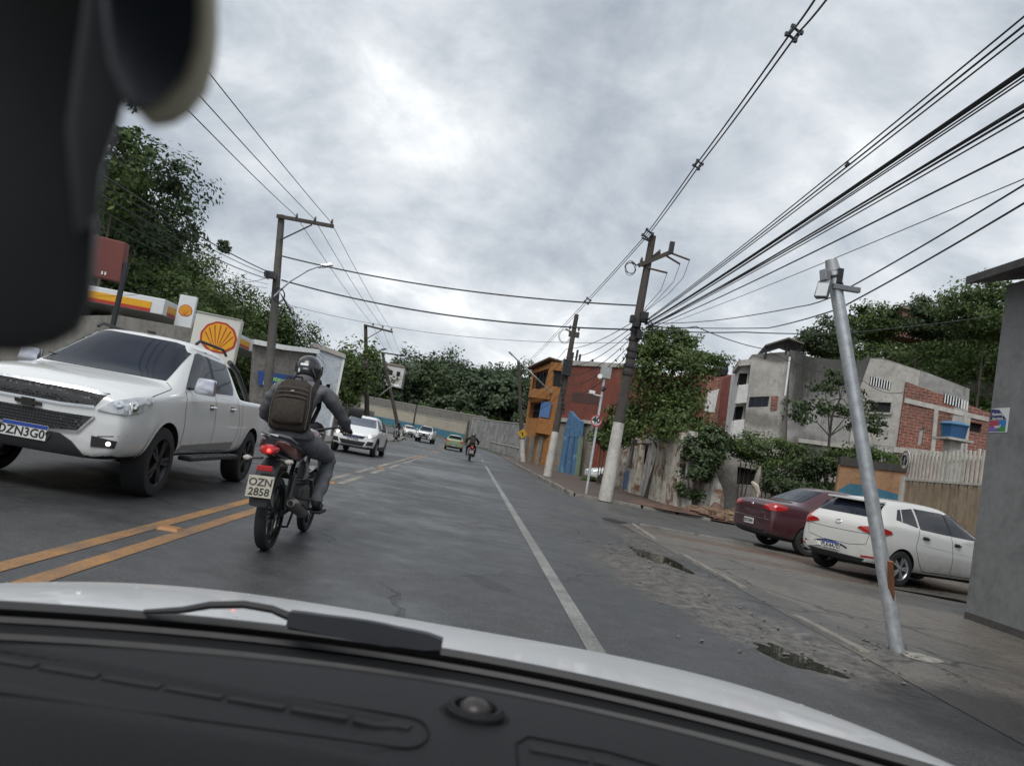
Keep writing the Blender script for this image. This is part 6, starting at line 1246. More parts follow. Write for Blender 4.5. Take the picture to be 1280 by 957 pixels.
for sx in (1, -1):
    hl = [(sx * .46, .72), (sx * .62, .80), (sx * .76, .86), (sx * .81, .80), (sx * .72, .70)]; h = c.panel('headlight', hl if sx > 0 else hl[::-1], 'y+', M_lens, .003, .012, step=.03)
    q_, n = c.hit('y+', sx * .60, .745); mb = MB(); mb.lathe([(0, .022), (.05, .018), (.055, 0)], 14, Matrix.Translation(q_) @ n.to_track_quat('Z', 'Y').to_matrix().to_4x4()); obj('lit_bulb', mb, emit('headlight_lit', (1, .86, .6), 3.0), h, smooth=True)
    fg_ = [(sx * .50, .40), (sx * .74, .42), (sx * .76, .56), (sx * .56, .56)]; c.panel('fog_recess', fg_ if sx > 0 else fg_[::-1], 'y+', M_black, .003, .006, step=.03)
    mb = MB(); mb.tube([(sx * .53, .0, 1.50), (sx * .54, -.2, 1.535), (sx * .54, -1.2, 1.51), (sx * .53, -1.35, 1.46)], .016, 6); obj('roof_rail', mb, M_black, c.T, smooth=True)
    mb = MB(); mb.box((sx * .86, -.02, .30), (.04, 1.75, .14)); obj('sill_cladding', mb, M_black, c.T, bevel=.01)
    for wy in (1.24, -1.28): c.seam([(wy + .40 * math.cos(a), .32 + .40 * math.sin(a)) for a in [PI * i / 14 for i in range(15)]], 'x+' if sx > 0 else 'x-', .06, 'arch_cladding', M_black, off=.008)
c.plate('y+', 0, .575, 'QTV5F82', (.40, .13)); mb = MB(); mb.box((0, -.1, 1.53), (.06, .10, .04)); obj('roof_aerial', mb, M_black, c.T)
put(c.T, (-4.2, 29.7, 0), rad(179.2)); c.T.scale = (.965,) * 3

# --- distant traffic: copies in other colours
def recolour(root, old, new):
    for o in [root] + list(root.children_recursive):
        if o.type == 'MESH' and any(m == old for m in o.data.materials):
            o.data = o.data.copy()
            for i, m in enumerate(o.data.materials):
                if m == old: o.data.materials[i] = new
def relabel(o, label, cat=None):
    o['label'] = label
    if cat: o['category'] = cat
    return o
o = copy_tree(PK.T); put(o, (-5.0, 84, gz(84)), PI - rad(2)); relabel(o, 'white pickup far down the road at the start of the bend')
o = copy_tree(HB.T); o.name = 'distant_car'; put(o, (-8.2, 99, gz(99)), PI + rad(14)); relabel(o, 'far white car following the distant pickup through the bend')
o = copy_tree(HB.T); o.name = 'distant_car'; M_green = paint('light_green_paint', (.22, .27, .15), .2); recolour(o, M_hpaint, M_green); put(o, (-1.55, 72, gz(72)), rad(2)); relabel(o, 'pale green car ahead in our lane near the bend')
o = copy_tree(SD.T); o.name = 'parked_car'; M_w2 = paint('parked_white_paint', (.66, .67, .67), .3); recolour(o, M_spaint, M_w2); p = D(742, 594, 52); put(o, (9.7, 49.0, .1), rad(100)); relabel(o, 'white car parked behind the speed sign beside the ruined front')
# ---------------------------------------------------------------- motorcycles and riders
M_mblack = NT('gloss_black').out((.014, .014, .016), .25, Coat_Weight=.5); M_mred = paint('bike_red', (.13, .012, .014), .1); M_seat = plain('seat_vinyl', (.018, .018, .019), .7, bump=.3)
M_eng = plain('engine_metal', (.12, .12, .125), .45, .7); M_muf = plain('muffler_steel', (.20, .19, .18), .4, .8, .2)
def loft(sections, n=14, power=2.4):
    """sections (centre, half width x, half height z) along y -> rounded loft"""
    mb = MB()
    for (cx, cy, cz), hx, hz in sections:
        for k in range(n):
            a = 2 * PI * k / n; c_, s_ = math.cos(a), math.sin(a); f = (abs(c_) ** power + abs(s_) ** power) ** (-1 / power)
            mb.v.append((cx + hx * f * c_, cy, cz + hz * f * s_))
    m = len(sections); mb.f = [(j * n + k, j * n + (k + 1) % n, (j + 1) * n + (k + 1) % n, (j + 1) * n + k) for j in range(m - 1) for k in range(n)] + [tuple(range(n)), tuple((m - 1) * n + k for k in range(n))]
    mb.m = [0] * len(mb.f); return mb
def motorcycle(label, plate):
    T = thing('motorcycle', (0, 0, 0), label, 'motorcycle', 'motorcycles on the road'); r = .305
    def o(nm, mb, m, par=None, **k): return obj(nm, mb, m, par or T, **k)
    Q = Matrix.Rotation(PI / 2, 4, 'Y')
    for wy, ww in ((-.66, .095), (.68, .075)):
        w_ = link('wheel', None, T); w_.location = (0, wy, r); WM[w_.name] = Matrix.Identity(4); ty = MB()
        ty.lathe([(r * .78, -ww * .42), (r * .88, -ww * .5), (r * .96, -ww * .42), (r, -ww * .15), (r, ww * .15), (r * .96, ww * .42), (r * .88, ww * .5), (r * .78, ww * .42)], 40, Q); o('tyre', ty, M_rubber, w_, smooth=True)
        rm = MB(); rm.lathe([(r * .80, -ww * .36), (r * .74, -ww * .3), (r * .72, 0), (r * .74, ww * .3), (r * .80, ww * .36)], 36, Q); rm.lathe([(0, -.05), (.055, -.05), (.055, .05), (0, .05)], 16, Q)
        for k in range(5): a = 2 * PI * k / 5; rm.beam((0, .04 * math.cos(a), .04 * math.sin(a)), (0, r * .74 * math.cos(a), r * .74 * math.sin(a)), .035, .028)
        o('rim', rm, M_mblack, w_, smooth=True)
    # rear guard, tail, plate, lamps
    g = MB(); n = 12; arc = [rad(55) + rad(95) * i / n for i in range(n + 1)]
    for a in arc: rr = r + .035; g.v += [(-.07, -.66 + rr * math.cos(a), r + rr * math.sin(a)), (.07, -.66 + rr * math.cos(a), r + rr * math.sin(a)), (.07, -.66 + (rr + .012) * math.cos(a), r + (rr + .012) * math.sin(a)), (-.07, -.66 + (rr + .012) * math.cos(a), r + (rr + .012) * math.sin(a))]
    g.f = [(4 * i + k, 4 * i + (k + 1) % 4, 4 * i + 4 + (k + 1) % 4, 4 * i + 4 + k) for i in range(n) for k in range(4)]; g.m = [0] * len(g.f); o('inner_guard', g, M_black, smooth=True)
    g = loft([((0, -.80, .74), .075, .03), ((0, -.95, .66), .085, .025), ((0, -1.04, .52), .085, .02), ((0, -1.07, .40), .07, .012)]); o('rear_mudguard', g, M_black, smooth=True)
    Mp = Matrix.Translation((0, -1.085, .545)) @ Matrix.Rotation(PI / 2 - .22, 4, 'X'); mb = MB(); mb.box((0, 0, 0), (.20, .17, .006)); mb.v = [tuple(Mp @ Vector(p)) for p in mb.v]; pl = o('number_plate', mb, plain('bike_plate_grey', (.40, .37, .30), .5, var=.18, sc=25), bevel=.002)
    for body, yy in ((plate[0], .030), (plate[1], -.045)): text('lettering', body, Mp @ Matrix.Translation((0, yy, .004)), .082, M_ink_k, pl, world=False, bold=.0015)
    for sx in (-.088, .088): mb = MB(); mb.tube([Mp @ Vector((sx, .072, 0)), Mp @ Vector((sx, .072, .008))], .006, 8); o('plate_bolt', mb, M_alloy, pl)
    mb = MB(); mb.box((0, -1.02, .685), (.12, .03, .045)); o('reflector', mb, M_red, bevel=.008)
    t = loft([((0, -.40, .80), .115, .06), ((0, -.65, .83), .105, .065), ((0, -.88, .865), .09, .055), ((0, -.99, .885), .065, .03)]); o('tail_cowl', t, M_mblack, smooth=True)
    for sx in (-1, 1): mb = loft([((sx * .105, -.38, .79), .016, .055), ((sx * .108, -.62, .82), .016, .06), ((sx * .088, -.90, .872), .014, .04), ((sx * .06, -1.0, .895), .01, .015)]); o('tail_panel', mb, M_mred, smooth=True)
    mb = MB(); mb.tube([(-.105, -.55, .89), (-.10, -.80, .935), (-.06, -1.02, .955), (.06, -1.02, .955), (.10, -.80, .935), (.105, -.55, .89)], .013, 8); o('grab_rail', mb, M_alloy, smooth=True)
    tl = loft([((0, -.95, .84), .075, .045), ((0, -1.005, .83), .07, .04), ((0, -1.025, .825), .045, .025)]); l_ = o('tail_light', tl, M_red, smooth=True); mb = MB(); mb.lathe([(0, .02), (.012, .016), (.016, 0)], 10, Matrix.Translation((.01, -1.02, .828)) @ Matrix.Rotation(PI / 2, 4, 'X')); o('lit_bulb', mb, emit('tail_bulb', (1, .03, .02), 6, (.5, .02, .02)), l_, smooth=True)
    for sx in (-1, 1):
        mb = MB(); mb.tube([(sx * .05, -.93, .76), (sx * .15, -.95, .75)], .011, 6); st = o('indicator_stalk', mb, M_black); mb = MB(); mb.lathe([(0, -.03), (.018, -.02), (.022, .01), (.014, .03), (0, .034)], 12, Matrix.Translation((sx * .165, -.955, .75)) @ Matrix.Diagonal((1.7, 1, 1, 1)) @ Matrix.Rotation(PI / 2, 4, 'X')); o('indicator_lens', mb, plain('indicator_clear', (.42, .40, .36), .12), st, smooth=True)
    # seat, tank, side panels, frame, engine
    o('seat', loft([((0, -.92, .90), .07, .02), ((0, -.75, .875), .115, .045), ((0, -.45, .835), .135, .05), ((0, -.20, .80), .125, .05), ((0, .02, .81), .085, .04)]), M_seat, smooth=True)
    o('tank', loft([((0, -.06, .83), .07, .05), ((0, .08, .88), .125, .09), ((0, .24, .92), .14, .11), ((0, .40, .92), .12, .09), ((0, .48, .90), .06, .05)]), M_mred, smooth=True)
    for sx in (-1, 1): o('side_panel', loft([((sx * .11, -.45, .66), .012, .03), ((sx * .12, -.28, .66), .014, .085), ((sx * .115, -.05, .64), .014, .08), ((sx * .10, .05, .64), .01, .03)]), M_mblack, smooth=True)
    mb = MB(); mb.tube([(0, .50, .92), (0, .40, .60), (0, .28, .34), (0, -.12, .32), (0, -.16, .62), (0, -.05, .78)], .02, 8); mb.tube([(0, -.05, .78), (0, -.75, .80)], .018, 8); o('frame', mb, M_dark, smooth=True)
    mb = MB(); mb.box((0, .05, .40), (.22, .34, .20)); e = o('engine', mb, M_eng, bevel=.03)
    for k in range(6): mb = MB(); mb.box((0, .20, .50 + k * .028), (.15, .15, .012)); o('cooling_fin', mb, M_eng, e)
    for sx in (-1, 1):
        mb = MB(); mb.tube([(sx * .09, -.16, .36), (sx * .09, -.66, r)], .020, 8); o('swingarm', mb, M_dark, smooth=True); mb = MB(); mb.tube([(sx * .105, -.55, r + .06), (sx * .105, -.42, .68)], .014, 8); mb.tube([(sx * .105, -.53, r + .10), (sx * .105, -.45, .60)], .030, 10); o('shock_absorber', mb, M_dark, smooth=True)
        mb = MB(); mb.tube([(sx * .10, .02, .30), (sx * .28, .0, .30)], .014, 8); o('footpeg', mb, M_black); mb = MB(); mb.tube([(sx * .09, .68, r), (sx * .09, .50, .92), (sx * .09, .47, 1.0)], [.026, .022, .02], 10); o('fork_leg', mb, M_alloy, smooth=True)
        mb = MB(); mb.tube([(sx * .11, -.34, .42), (sx * .25, -.36, .42)], .012, 8); o('passenger_peg', mb, M_black)
        mb = MB(); mb.tube([(0, .46, 1.01), (sx * .12, .46, 1.04), (sx * .24, .42, 1.07), (sx * .38, .33, 1.04)], .011, 8); o('handlebar', mb, M_dark, smooth=True); mb = MB(); mb.tube([(sx * .27, .405, 1.065), (sx * .40, .32, 1.035)], .017, 10); o('grip', mb, M_rubber, smooth=True)
        mb = MB(); mb.tube([(sx * .25, .42, 1.07), (sx * .30, .44, 1.16), (sx * .36, .40, 1.22)], .007, 6); ms = o('mirror_stem', mb, M_black, smooth=True); mb = MB(); mb.box((sx * .40, .395, 1.235), (.14, .03, .085), M=Matrix.Rotation(sx * .15, 3, 'Y')); o('mirror_head', mb, M_black, ms, smooth=True, bevel=.02)
        mb = MB(); mb.tube([(sx * .27, .43, 1.06), (sx * .37, .41, 1.04)], .006, 6); o('brake_lever', mb, M_alloy)
    mb = MB(); mb.tube([(.10, .24, .55), (.12, .30, .34), (.13, .10, .25), (.14, -.15, .27)], .020, 8); o('exhaust_pipe', mb, M_muf, smooth=True); mb = MB(); mb.tube([(.145, -.12, .27), (.155, -.22, .29), (.17, -.70, .40), (.172, -.74, .41)], [.03, .052, .056, .03], 14); mu = o('muffler', mb, M_muf, smooth=True); mb = MB(); mb.tube([(.171, -.735, .409), (.173, -.76, .415)], .02, 10); o('muffler_tip', mb, M_void, mu); mb = MB(); mb.tube([(.195, -.25, .33), (.21, -.60, .41)], .022, 6); o('heat_shield', mb, M_dark, mu)
    mb = MB(); mb.tube([(-.10, -.10, .30), (-.17, -.30, .14)], .011, 6); mb.box((-.175, -.31, .135), (.05, .07, .012)); o('side_stand', mb, M_dark); mb = MB(); mb.tube([(.06, -.14, .28), (.07, -.32, .16), (-.02, -.33, .155)], .011, 6); o('centre_stand', mb, M_dark, smooth=True)
    mb = MB(); mb.box((-.075, -.38, r + .07), (.03, .50, .06)); o('chain_guard', mb, M_black, bevel=.01)
    o('headlamp', loft([((0, .50, 1.00), .10, .10), ((0, .60, .98), .10, .10), ((0, .64, .97), .08, .08)]), M_mblack, smooth=True); o('front_mudguard', loft([((0, .42, .60), .045, .012), ((0, .62, .645), .05, .015), ((0, .86, .57), .045, .012), ((0, .98, .42), .03, .01)]), M_mblack, smooth=True)
    mb = MB(); mb.lathe([(0, .01), (.075, .005), (.085, 0)], 16, Matrix.Translation((0, .645, .97)) @ Matrix.Rotation(-PI / 2, 4, 'X')); o('headlamp_glass', mb, M_lens, smooth=True)
    return T
def fabric(name, c, sc=18): return plain(name, c, .92, var=.22, sc=sc, bump=.6, spec=.15)
M_jacket = fabric('grey_jacket', (.135, .135, .147)); M_trouser = fabric('grey_trousers', (.14, .146, .16)); M_shoe = plain('black_shoe', (.016, .016, .018), .6); M_skin = plain('skin', (.20, .115, .075), .55, var=.08)
M_pack = fabric('backpack_nylon', (.050, .042, .036), 30); M_strap = fabric('strap_webbing', (.028, .025, .025), 30)
NOFIX.add('body')
def skin_body(joints, edges, root, name='body'):
    me = bpy.data.meshes.new('tmp'); ks = list(joints); me.from_pydata([joints[k][0] for k in ks], [(ks.index(a), ks.index(b)) for a, b in edges], []); o = link('tmp', me)
    sk = o.modifiers.new('skin', 'SKIN'); sk.use_smooth_shade = True; sk.branch_smoothing = .6
    for i, k in enumerate(ks): v = me.skin_vertices[0].data[i]; rx = joints[k][1]; v.radius = rx if isinstance(rx, tuple) else (rx, rx); v.use_root = (k == root)
    sb = o.modifiers.new('sub', 'SUBSURF'); sb.levels = 2; sb.render_levels = 2
    dg = bpy.context.evaluated_depsgraph_get(); m2 = bpy.data.meshes.new_from_object(o.evaluated_get(dg)); bpy.data.objects.remove(o); return m2
def rider(label, helmet_mat=None, pack=True):
    import mathutils.noise as mn
    T = thing('person', (0, 0, 0), label, 'person', 'motorcycle riders'); J = {'pelvis': ((0, -.36, .93), (.165, .135)), 'waist': ((0, -.34, 1.05), (.165, .125)), 'chest': ((0, -.25, 1.23), (.19, .135)), 'upper': ((0, -.19, 1.36), (.155, .11)), 'neck': ((0, -.15, 1.45), .062), 'head': ((0, -.11, 1.54), .085)}
    E = [('pelvis', 'waist'), ('waist', 'chest'), ('chest', 'upper'), ('upper', 'neck'), ('neck', 'head')]
    for s, sx in (('l', -1), ('r', 1)):
        J.update({'sh' + s: ((sx * .20, -.19, 1.375), .078), 'ua' + s: ((sx * .29, -.10, 1.26), .070), 'el' + s: ((sx * .37, .02, 1.13), .058), 'fa' + s: ((sx * .37, .16, 1.08), .050), 'wr' + s: ((sx * .355, .27, 1.065), .036),
                  'hp' + s: ((sx * .115, -.30, .90), .108), 'th' + s: ((sx * .20, -.06, .84), .095), 'kn' + s: ((sx * .26, .15, .76), .074), 'ca' + s: ((sx * .25, .05, .58), .068), 'an' + s: ((sx * .235, -.04, .40), .055), 'he' + s: ((sx * .235, -.06, .33), .042), 'to' + s: ((sx * .24, .13, .325), .034)})
        E += [('upper', 'sh' + s), ('sh' + s, 'ua' + s), ('ua' + s, 'el' + s), ('el' + s, 'fa' + s), ('fa' + s, 'wr' + s), ('pelvis', 'hp' + s), ('hp' + s, 'th' + s), ('th' + s, 'kn' + s), ('kn' + s, 'ca' + s), ('ca' + s, 'an' + s), ('an' + s, 'he' + s), ('he' + s, 'to' + s)]
    me = skin_body(J, E, 'pelvis'); me.materials.clear()
    for m in (M_jacket, M_trouser, M_shoe, M_skin): me.materials.append(m)
    for v in me.vertices:                     # cloth folds
        p = v.co; a = .017 if p.z > .93 else .013
        v.co = p + v.normal * a * (mn.noise(Vector((p.x * 9, p.y * 9, p.z * 22))) + .5 * mn.noise(Vector((p.x * 24, p.y * 24, p.z * 40))))
    for p in me.polygons:
        c = p.center; p.use_smooth = True
        p.material_index = 2 if c.z < .385 else 1 if c.z < .965 and not (c.y > .02 and abs(c.x) > .3 and c.z > .95) else 3 if c.z > 1.455 or (c.y > .245 and c.z > .98) else 0
    body = link('body', me, T); WM[body.name] = Matrix.Identity(4)
    # jacket hem, collar
    obj('collar', (lambda mb: mb.lathe([(.078, 0), (.088, .03), (.083, .065), (.073, .06), (.07, 0)], 18, Matrix.Translation((0, -.165, 1.425)) @ Matrix.Rotation(-.35, 4, 'X')))(MB()), M_jacket, T, smooth=True)
    obj('jacket_hem', (lambda mb: mb.lathe([(.185, -.02), (.192, .0), (.19, .03), (.178, .05)], 22, Matrix.Translation((0, -.355, .955)) @ Matrix.Diagonal((1.02, .85, 1, 1))))(MB()), M_jacket, T, smooth=True)
    for sx in (-1, 1):                        # hands closed on the grips: palm and five fingers
        g = obj('hand', loft([((sx * .352, .265, 1.064), .036, .026), ((sx * .348, .31, 1.066), .044, .024), ((sx * .342, .345, 1.064), .042, .021)], 12), M_skin, T, smooth=True)
        for k in range(4):
            t = k / 3; bx = sx * (.305 + .085 * t); by = .385 - .055 * t - .01; bz = 1.052 - .02 * t; L_ = (.9, 1.0, .95, .78)[k]; mb = MB()
            mb.tube([(bx, by - .035, bz + .026), (bx, by + .012, bz + .030), (bx, by + .036 * L_, bz + .008), (bx, by + .028 * L_, bz - .022), (bx, by + .002, bz - .034)], [.0098, .0095, .009, .0085, .0065], 8); obj('finger', mb, M_skin, g, smooth=True)
        mb = MB(); mb.tube([(sx * .315, .315, 1.055), (sx * .290, .345, 1.042), (sx * .292, .372, 1.030), (sx * .305, .388, 1.024)], [.013, .0115, .010, .007], 8); obj('thumb', mb, M_skin, g, smooth=True)
        mb = MB(); mb.box((sx * .24, .06, .283), (.10, .27, .028)); obj('shoe_sole', mb, M_rubber, T, bevel=.012)
        mb = MB(); mb.tube([(sx * .118, -.345, 1.34), (sx * .135, -.20, 1.47), (sx * .14, -.09, 1.38), (sx * .15, -.12, 1.22), (sx * .14, -.27, 1.08)], .022, 6, flat=.35); obj('shoulder_strap', mb, M_strap, T, smooth=True) if pack else None
    # helmet
    Mh = Matrix.Translation((0, -.095, 1.545)) @ Matrix.Rotation(.10, 4, 'X'); mb = MB(); n, m = 24, 16
    for j in range(m + 1):
        ph = PI * j / m
        for i in range(n):
            a = 2 * PI * i / n; x, y, z = math.sin(ph) * math.cos(a), math.sin(ph) * math.sin(a), math.cos(ph); q_ = .132 + (.012 if y > .3 else 0) * (1 - abs(z)); zz_ = z * .148
            if zz_ < -.105: zz_ = -.105 - (abs(zz_) - .105) * .15
            mb.v.append(tuple(Mh @ Vector((x * .125, y * (.150 if y > 0 else .138), zz_))))
    mb.f = [(j * n + i, j * n + (i + 1) % n, (j + 1) * n + (i + 1) % n, (j + 1) * n + i) for j in range(m) for i in range(n)]; mb.m = [0] * len(mb.f)
    H = obj('helmet', mb, helmet_mat or M_mblack, T, smooth=True)
    mb = MB(); mb.lathe([(.128, -.028), (.131, -.02), (.131, .045), (.127, .055)], 16, Mh @ Matrix.Rotation(rad(18), 4, 'Z') @ Matrix.Diagonal((1.0, 1.18, 1, 1)), arc=rad(144)); obj('visor', mb, M_glass, H, smooth=True)
    mb = MB(); mb.lathe([(.118, -.118), (.128, -.110), (.128, -.098), (.12, -.092)], 24, Mh); obj('neck_roll', mb, M_seat, H, smooth=True)
    def decal(nm, pts, m, off=.0015):
        vs_ = []
        for a, z in pts: vs_.append(tuple(Mh @ Vector((math.sin(a) * (.125 + off) * math.sqrt(max(.05, 1 - (z / .148) ** 2)), -math.cos(a) * (.138 + off) * math.sqrt(max(.05, 1 - (z / .148) ** 2)), z))))
        mb = MB(); k = len(vs_) // 2; mb.v = vs_; mb.f = [(i, i + 1, 2 * k - 2 - i, 2 * k - 1 - i) for i in range(k - 1)]; mb.m = [0] * len(mb.f); obj(nm, mb, m, H)
    decal('white_decal', [(-.42 + .13 * i, .075) for i in range(6)] + [(.23 - .13 * i, .055) for i in range(6)], M_ink_w)
    decal('round_decal', [(-.50, .02), (-.42, .028), (-.34, .02)] + [(-.34, -.005), (-.42, -.012), (-.50, -.005)], M_ink_w); decal('stripe_decal', [(.55 + .1 * i, .04 - .02 * i) for i in range(5)] + [(.95 - .1 * i, -.06 + .02 * i) for i in range(5)], plain('helmet_grey', (.12, .12, .13), .3)); decal('script_decal', [(-.12 + .09 * i, .035) for i in range(5)] + [(.24 - .09 * i, .020) for i in range(5)], plain('decal_grey', (.30, .30, .32), .4))
    if pack:
        P_ = obj('backpack', loft([((0, 0, .0), .10, .03), ((0, .015, .0), .155, .055), ((0, .045, .0), .17, .07), ((0, .10, 0), .172, .085), ((0, .22, 0), .170, .098), ((0, .34, 0), .160, .088), ((0, .42, 0), .135, .068), ((0, .455, 0), .09, .04)], 20, 3.2), M_pack, T, smooth=True)
        P_.matrix_basis = Matrix.Translation((0, -.515, .985)) @ Matrix.Rotation(PI / 2 - .22, 4, 'X') @ Matrix.Rotation(0, 4, 'Z'); WM[P_.name] = P_.matrix_basis.copy()
        for (y0, y1, w_, d_, nm) in ((.05, .27, .135, .10, 'front_pocket'),): obj(nm, loft([((0, y0, .075), w_ * .7, .02), ((0, y0 + .02, .08), w_, .035), ((0, (y0 + y1) / 2, .085), w_, .045), ((0, y1 - .02, .08), w_ * .95, .035), ((0, y1, .075), w_ * .7, .015)], 16, 3.0), M_pack, P_, smooth=True)
        for yy in (.275, .315, .355): mb = MB(); mb.tube([(-.13, yy, .085), (-.06, yy + .012, .103), (.06, yy + .012, .103), (.13, yy, .085)], .005, 6); obj('zip', mb, plain('zip_grey', (.06, .055, .05), .5), P_, smooth=True)
        for sx in (-1, 1): mb = MB(); mb.tube([(sx * .155, .02, .05), (sx * .165, .2, .075), (sx * .14, .40, .05)], .004, 6); obj('piping', mb, plain('piping_tan', (.07, .06, .05), .6), P_, smooth=True)
        mb = MB(); mb.tube([(-.045, .445, .0), (-.03, .495, -.01), (.03, .495, -.01), (.045, .445, .0)], .011, 6); obj('grab_loop', mb, M_strap, P_, smooth=True)
        mb = MB(); mb.box((0, .335, .098), (.03, .018, .006)); obj('logo_tab', mb, plain('tab_grey', (.25, .24, .23), .5), P_)
    return T
MO = motorcycle('black and red motorcycle ridden just ahead in our lane', ('OZN', '2858')); RI = rider('rider in grey with a black backpack on the nearest motorcycle')
pm = ((-1.53, 7.27, 0.0), rad(-1.0))
for o in (MO, RI): o.matrix_basis = Matrix.Translation(pm[0]) @ Matrix.Rotation(pm[1], 4, 'Z') @ Matrix.Rotation(rad(-3.2), 4, 'Y') @ Matrix.Scale(1.02, 4)
M2 = copy_tree(MO); R2 = copy_tree(RI); relabel(M2, 'dark motorcycle further ahead beside the pale green car'); relabel(R2, 'dark clad rider on the motorcycle beside the pale green car')
M_dkj = fabric('dark_jacket', (.022, .022, .026)); recolour(R2, M_jacket, M_dkj); recolour(R2, M_trouser, M_dkj)
for o in (M2, R2): put(o, (.08, 48.5, gz(48.5)), rad(2)); o.scale = (1.05,) * 3
M3 = copy_tree(MO); R3 = copy_tree(RI); relabel(M3, 'small oncoming motorcycle by the teal band of the far wall'); relabel(R3, 'rider of the small oncoming motorcycle by the teal band')
for o in (M3, R3): put(o, (-6.6, 68, gz(68)), PI)
# ---------------------------------------------------------------- the car the photo is taken from
M_dash = plain('dash_plastic', (.012, .0125, .014), .62, var=.15, sc=40, bump=.5, spec=.22); M_dash2 = plain('dash_dark', (.007, .007, .008), .75, spec=.2); M_silver = plain('white_bonnet', (.62, .63, .64), .38, 0, .05, 3, coat=.5); M_liner = plain('roof_lining', (.45, .43, .38), .9)
T = thing('car_interior', (0, .2, 0), 'dashboard bonnet wiper and mirror of the car the view is from', 'car')
def grid(xs, ys, zf, yf=None):
    mb = MB()
    for y in ys:
        for x in xs: yy = yf(x, y) if yf else y; mb.v.append((x, yy, zf(x, yy, y)))
    k = len(xs); mb.f = [(j * k + i, j * k + i + 1, (j + 1) * k + i + 1, (j + 1) * k + i) for j in range(len(ys) - 1) for i in range(k - 1)]; mb.m = [0] * len(mb.f); return mb
lin = lambda a, b, n: [a + (b - a) * i / (n - 1) for i in range(n)]
XC = .03
def hood_near(x): return 1.12 - .4 * (x - XC) ** 2
def hood_z(x, y): return EYE - (.300 + .11 * (y - 1.1) + .10 * (y - 1.1) ** 2 + .12 * (x - XC) ** 4)
obj('bonnet', grid(lin(-.82, .88, 41), lin(0, 1, 21), lambda x, y, t: hood_z(x, y), lambda x, t: hood_near(x) + t * (1.95 - hood_near(x) * .5)), M_silver, T, world=True, smooth=True)
# wet drops on the bonnet
rr = random.Random(3); M_drop = NT('water_drop').out((.30, .31, .33), .05, Transmission_Weight=.0, Specular_IOR_Level=.8, Coat_Weight=1.0)
mb = MB()
for i in range(22):
    x = rr.uniform(-.75, .8); y = hood_near(x) + rr.uniform(.02, .55); s = rr.uniform(.0012, .003); z = hood_z(x, y)
    mb.lathe([(0, s * .5), (s * .6, s * .38), (s, 0)], 7, Matrix.Translation((x, y, z)) @ Matrix.Diagonal((1.6, 1, 1, 1)))
o = obj('water_drops', mb, M_drop, T, world=True, smooth=True); o['kind'] = 'stuff'
# black cowl between bonnet and windscreen, frit band, dash top
obj('cowl', grid(lin(-.85, .9, 35), [0, .25, .5, .8, 1], lambda x, y, t: EYE - (.335 - .030 * t) + (0 if t < 1 else -.004), lambda x, t: (.905 - .6 * (x - XC) ** 2) + t * (hood_near(x) + .004 - (.905 - .6 * (x - XC) ** 2))), M_dash2, T, world=True, smooth=True)
for k in range(3): 
    mb = MB(); mb.tube([(x, hood_near(x) - .045 - .05 * k, EYE - .309 - .006 * k) for x in lin(-.8, .85, 30)], .006, 5); obj('cowl_rib', mb, M_black, T, world=True)
mb = MB(); mb.tube([(x, hood_near(x) - .012, EYE - .301) for x in lin(-.82, .88, 34)], .008, 6); obj('bonnet_seal', mb, M_black, T, world=True, smooth=True)
def dash_edge(x): return .885 - .6 * (x - XC) ** 2
def dash_base(x, y):
    d = y - .70; return EYE - (.262 + .10 * max(0, d) ** 1.5 * 1.2 + (.30 * max(0, .62 - y) if y < .62 else 0) + .02 * abs(x - XC) ** 2)
_q0, _q1 = Vector((-.405, .742)), Vector((-.035, .705))
def dash_z(x, y):                          # shallow trough along the defroster slots, with a soft ridge nearer the lens
    e = (_q1 - _q0); t = (Vector((x, y)) - _q0).dot(e) / e.length_squared; s_ = (Vector((x, y)) - _q0 - e * t).dot(Vector((-e.y, e.x)).normalized()); k = 1 - sstep(.97, 1.06, t)
    return dash_base(x, y) - .006 * k * sstep(.022, .004, s_) * sstep(-.075, -.05, s_) + .004 * k * sstep(-.06, -.085, s_) - .012 * sstep(-.11, -.17, s_) * k
dash = obj('dashboard', grid(lin(-.9, .95, 121), lin(0, 1, 81), lambda x, y, t: dash_z(x, y) - (.03 if t > .985 else 0), lambda x, t: .38 + t * (dash_edge(x) - .38)), M_dash, T, world=True, smooth=True)
mb = MB(); mb.tube([(x, dash_edge(x) - .002, dash_z(x, dash_edge(x)) - .012) for x in lin(-.85, .9, 30)], .012, 6); obj('dash_lip', mb, M_dash2, T, world=True, smooth=True)
def on_dash(px, py):
    d = ray(px, py); t = .3
    for _ in range(60):
        p = CAM + d * t; g = p.z - dash_z(p.x, p.y); t += g / max(.15, -d.z) * .7
    return CAM + d * t
def dash_strip(nm, px, wd, m, lift=.001, par=None, thick=.004):
    mb = MB(); P = [on_dash(*p) for p in px]
    for a, b in zip(P[:-1], P[1:]):
        for k in range(5):
            p, q_ = a.lerp(b, k / 5), a.lerp(b, (k + 1) / 5); p.z = dash_z(p.x, p.y) + lift; q_.z = dash_z(q_.x, q_.y) + lift; mb.beam(p, q_, wd, thick)
    return obj(nm, mb, m, par or T, world=True)
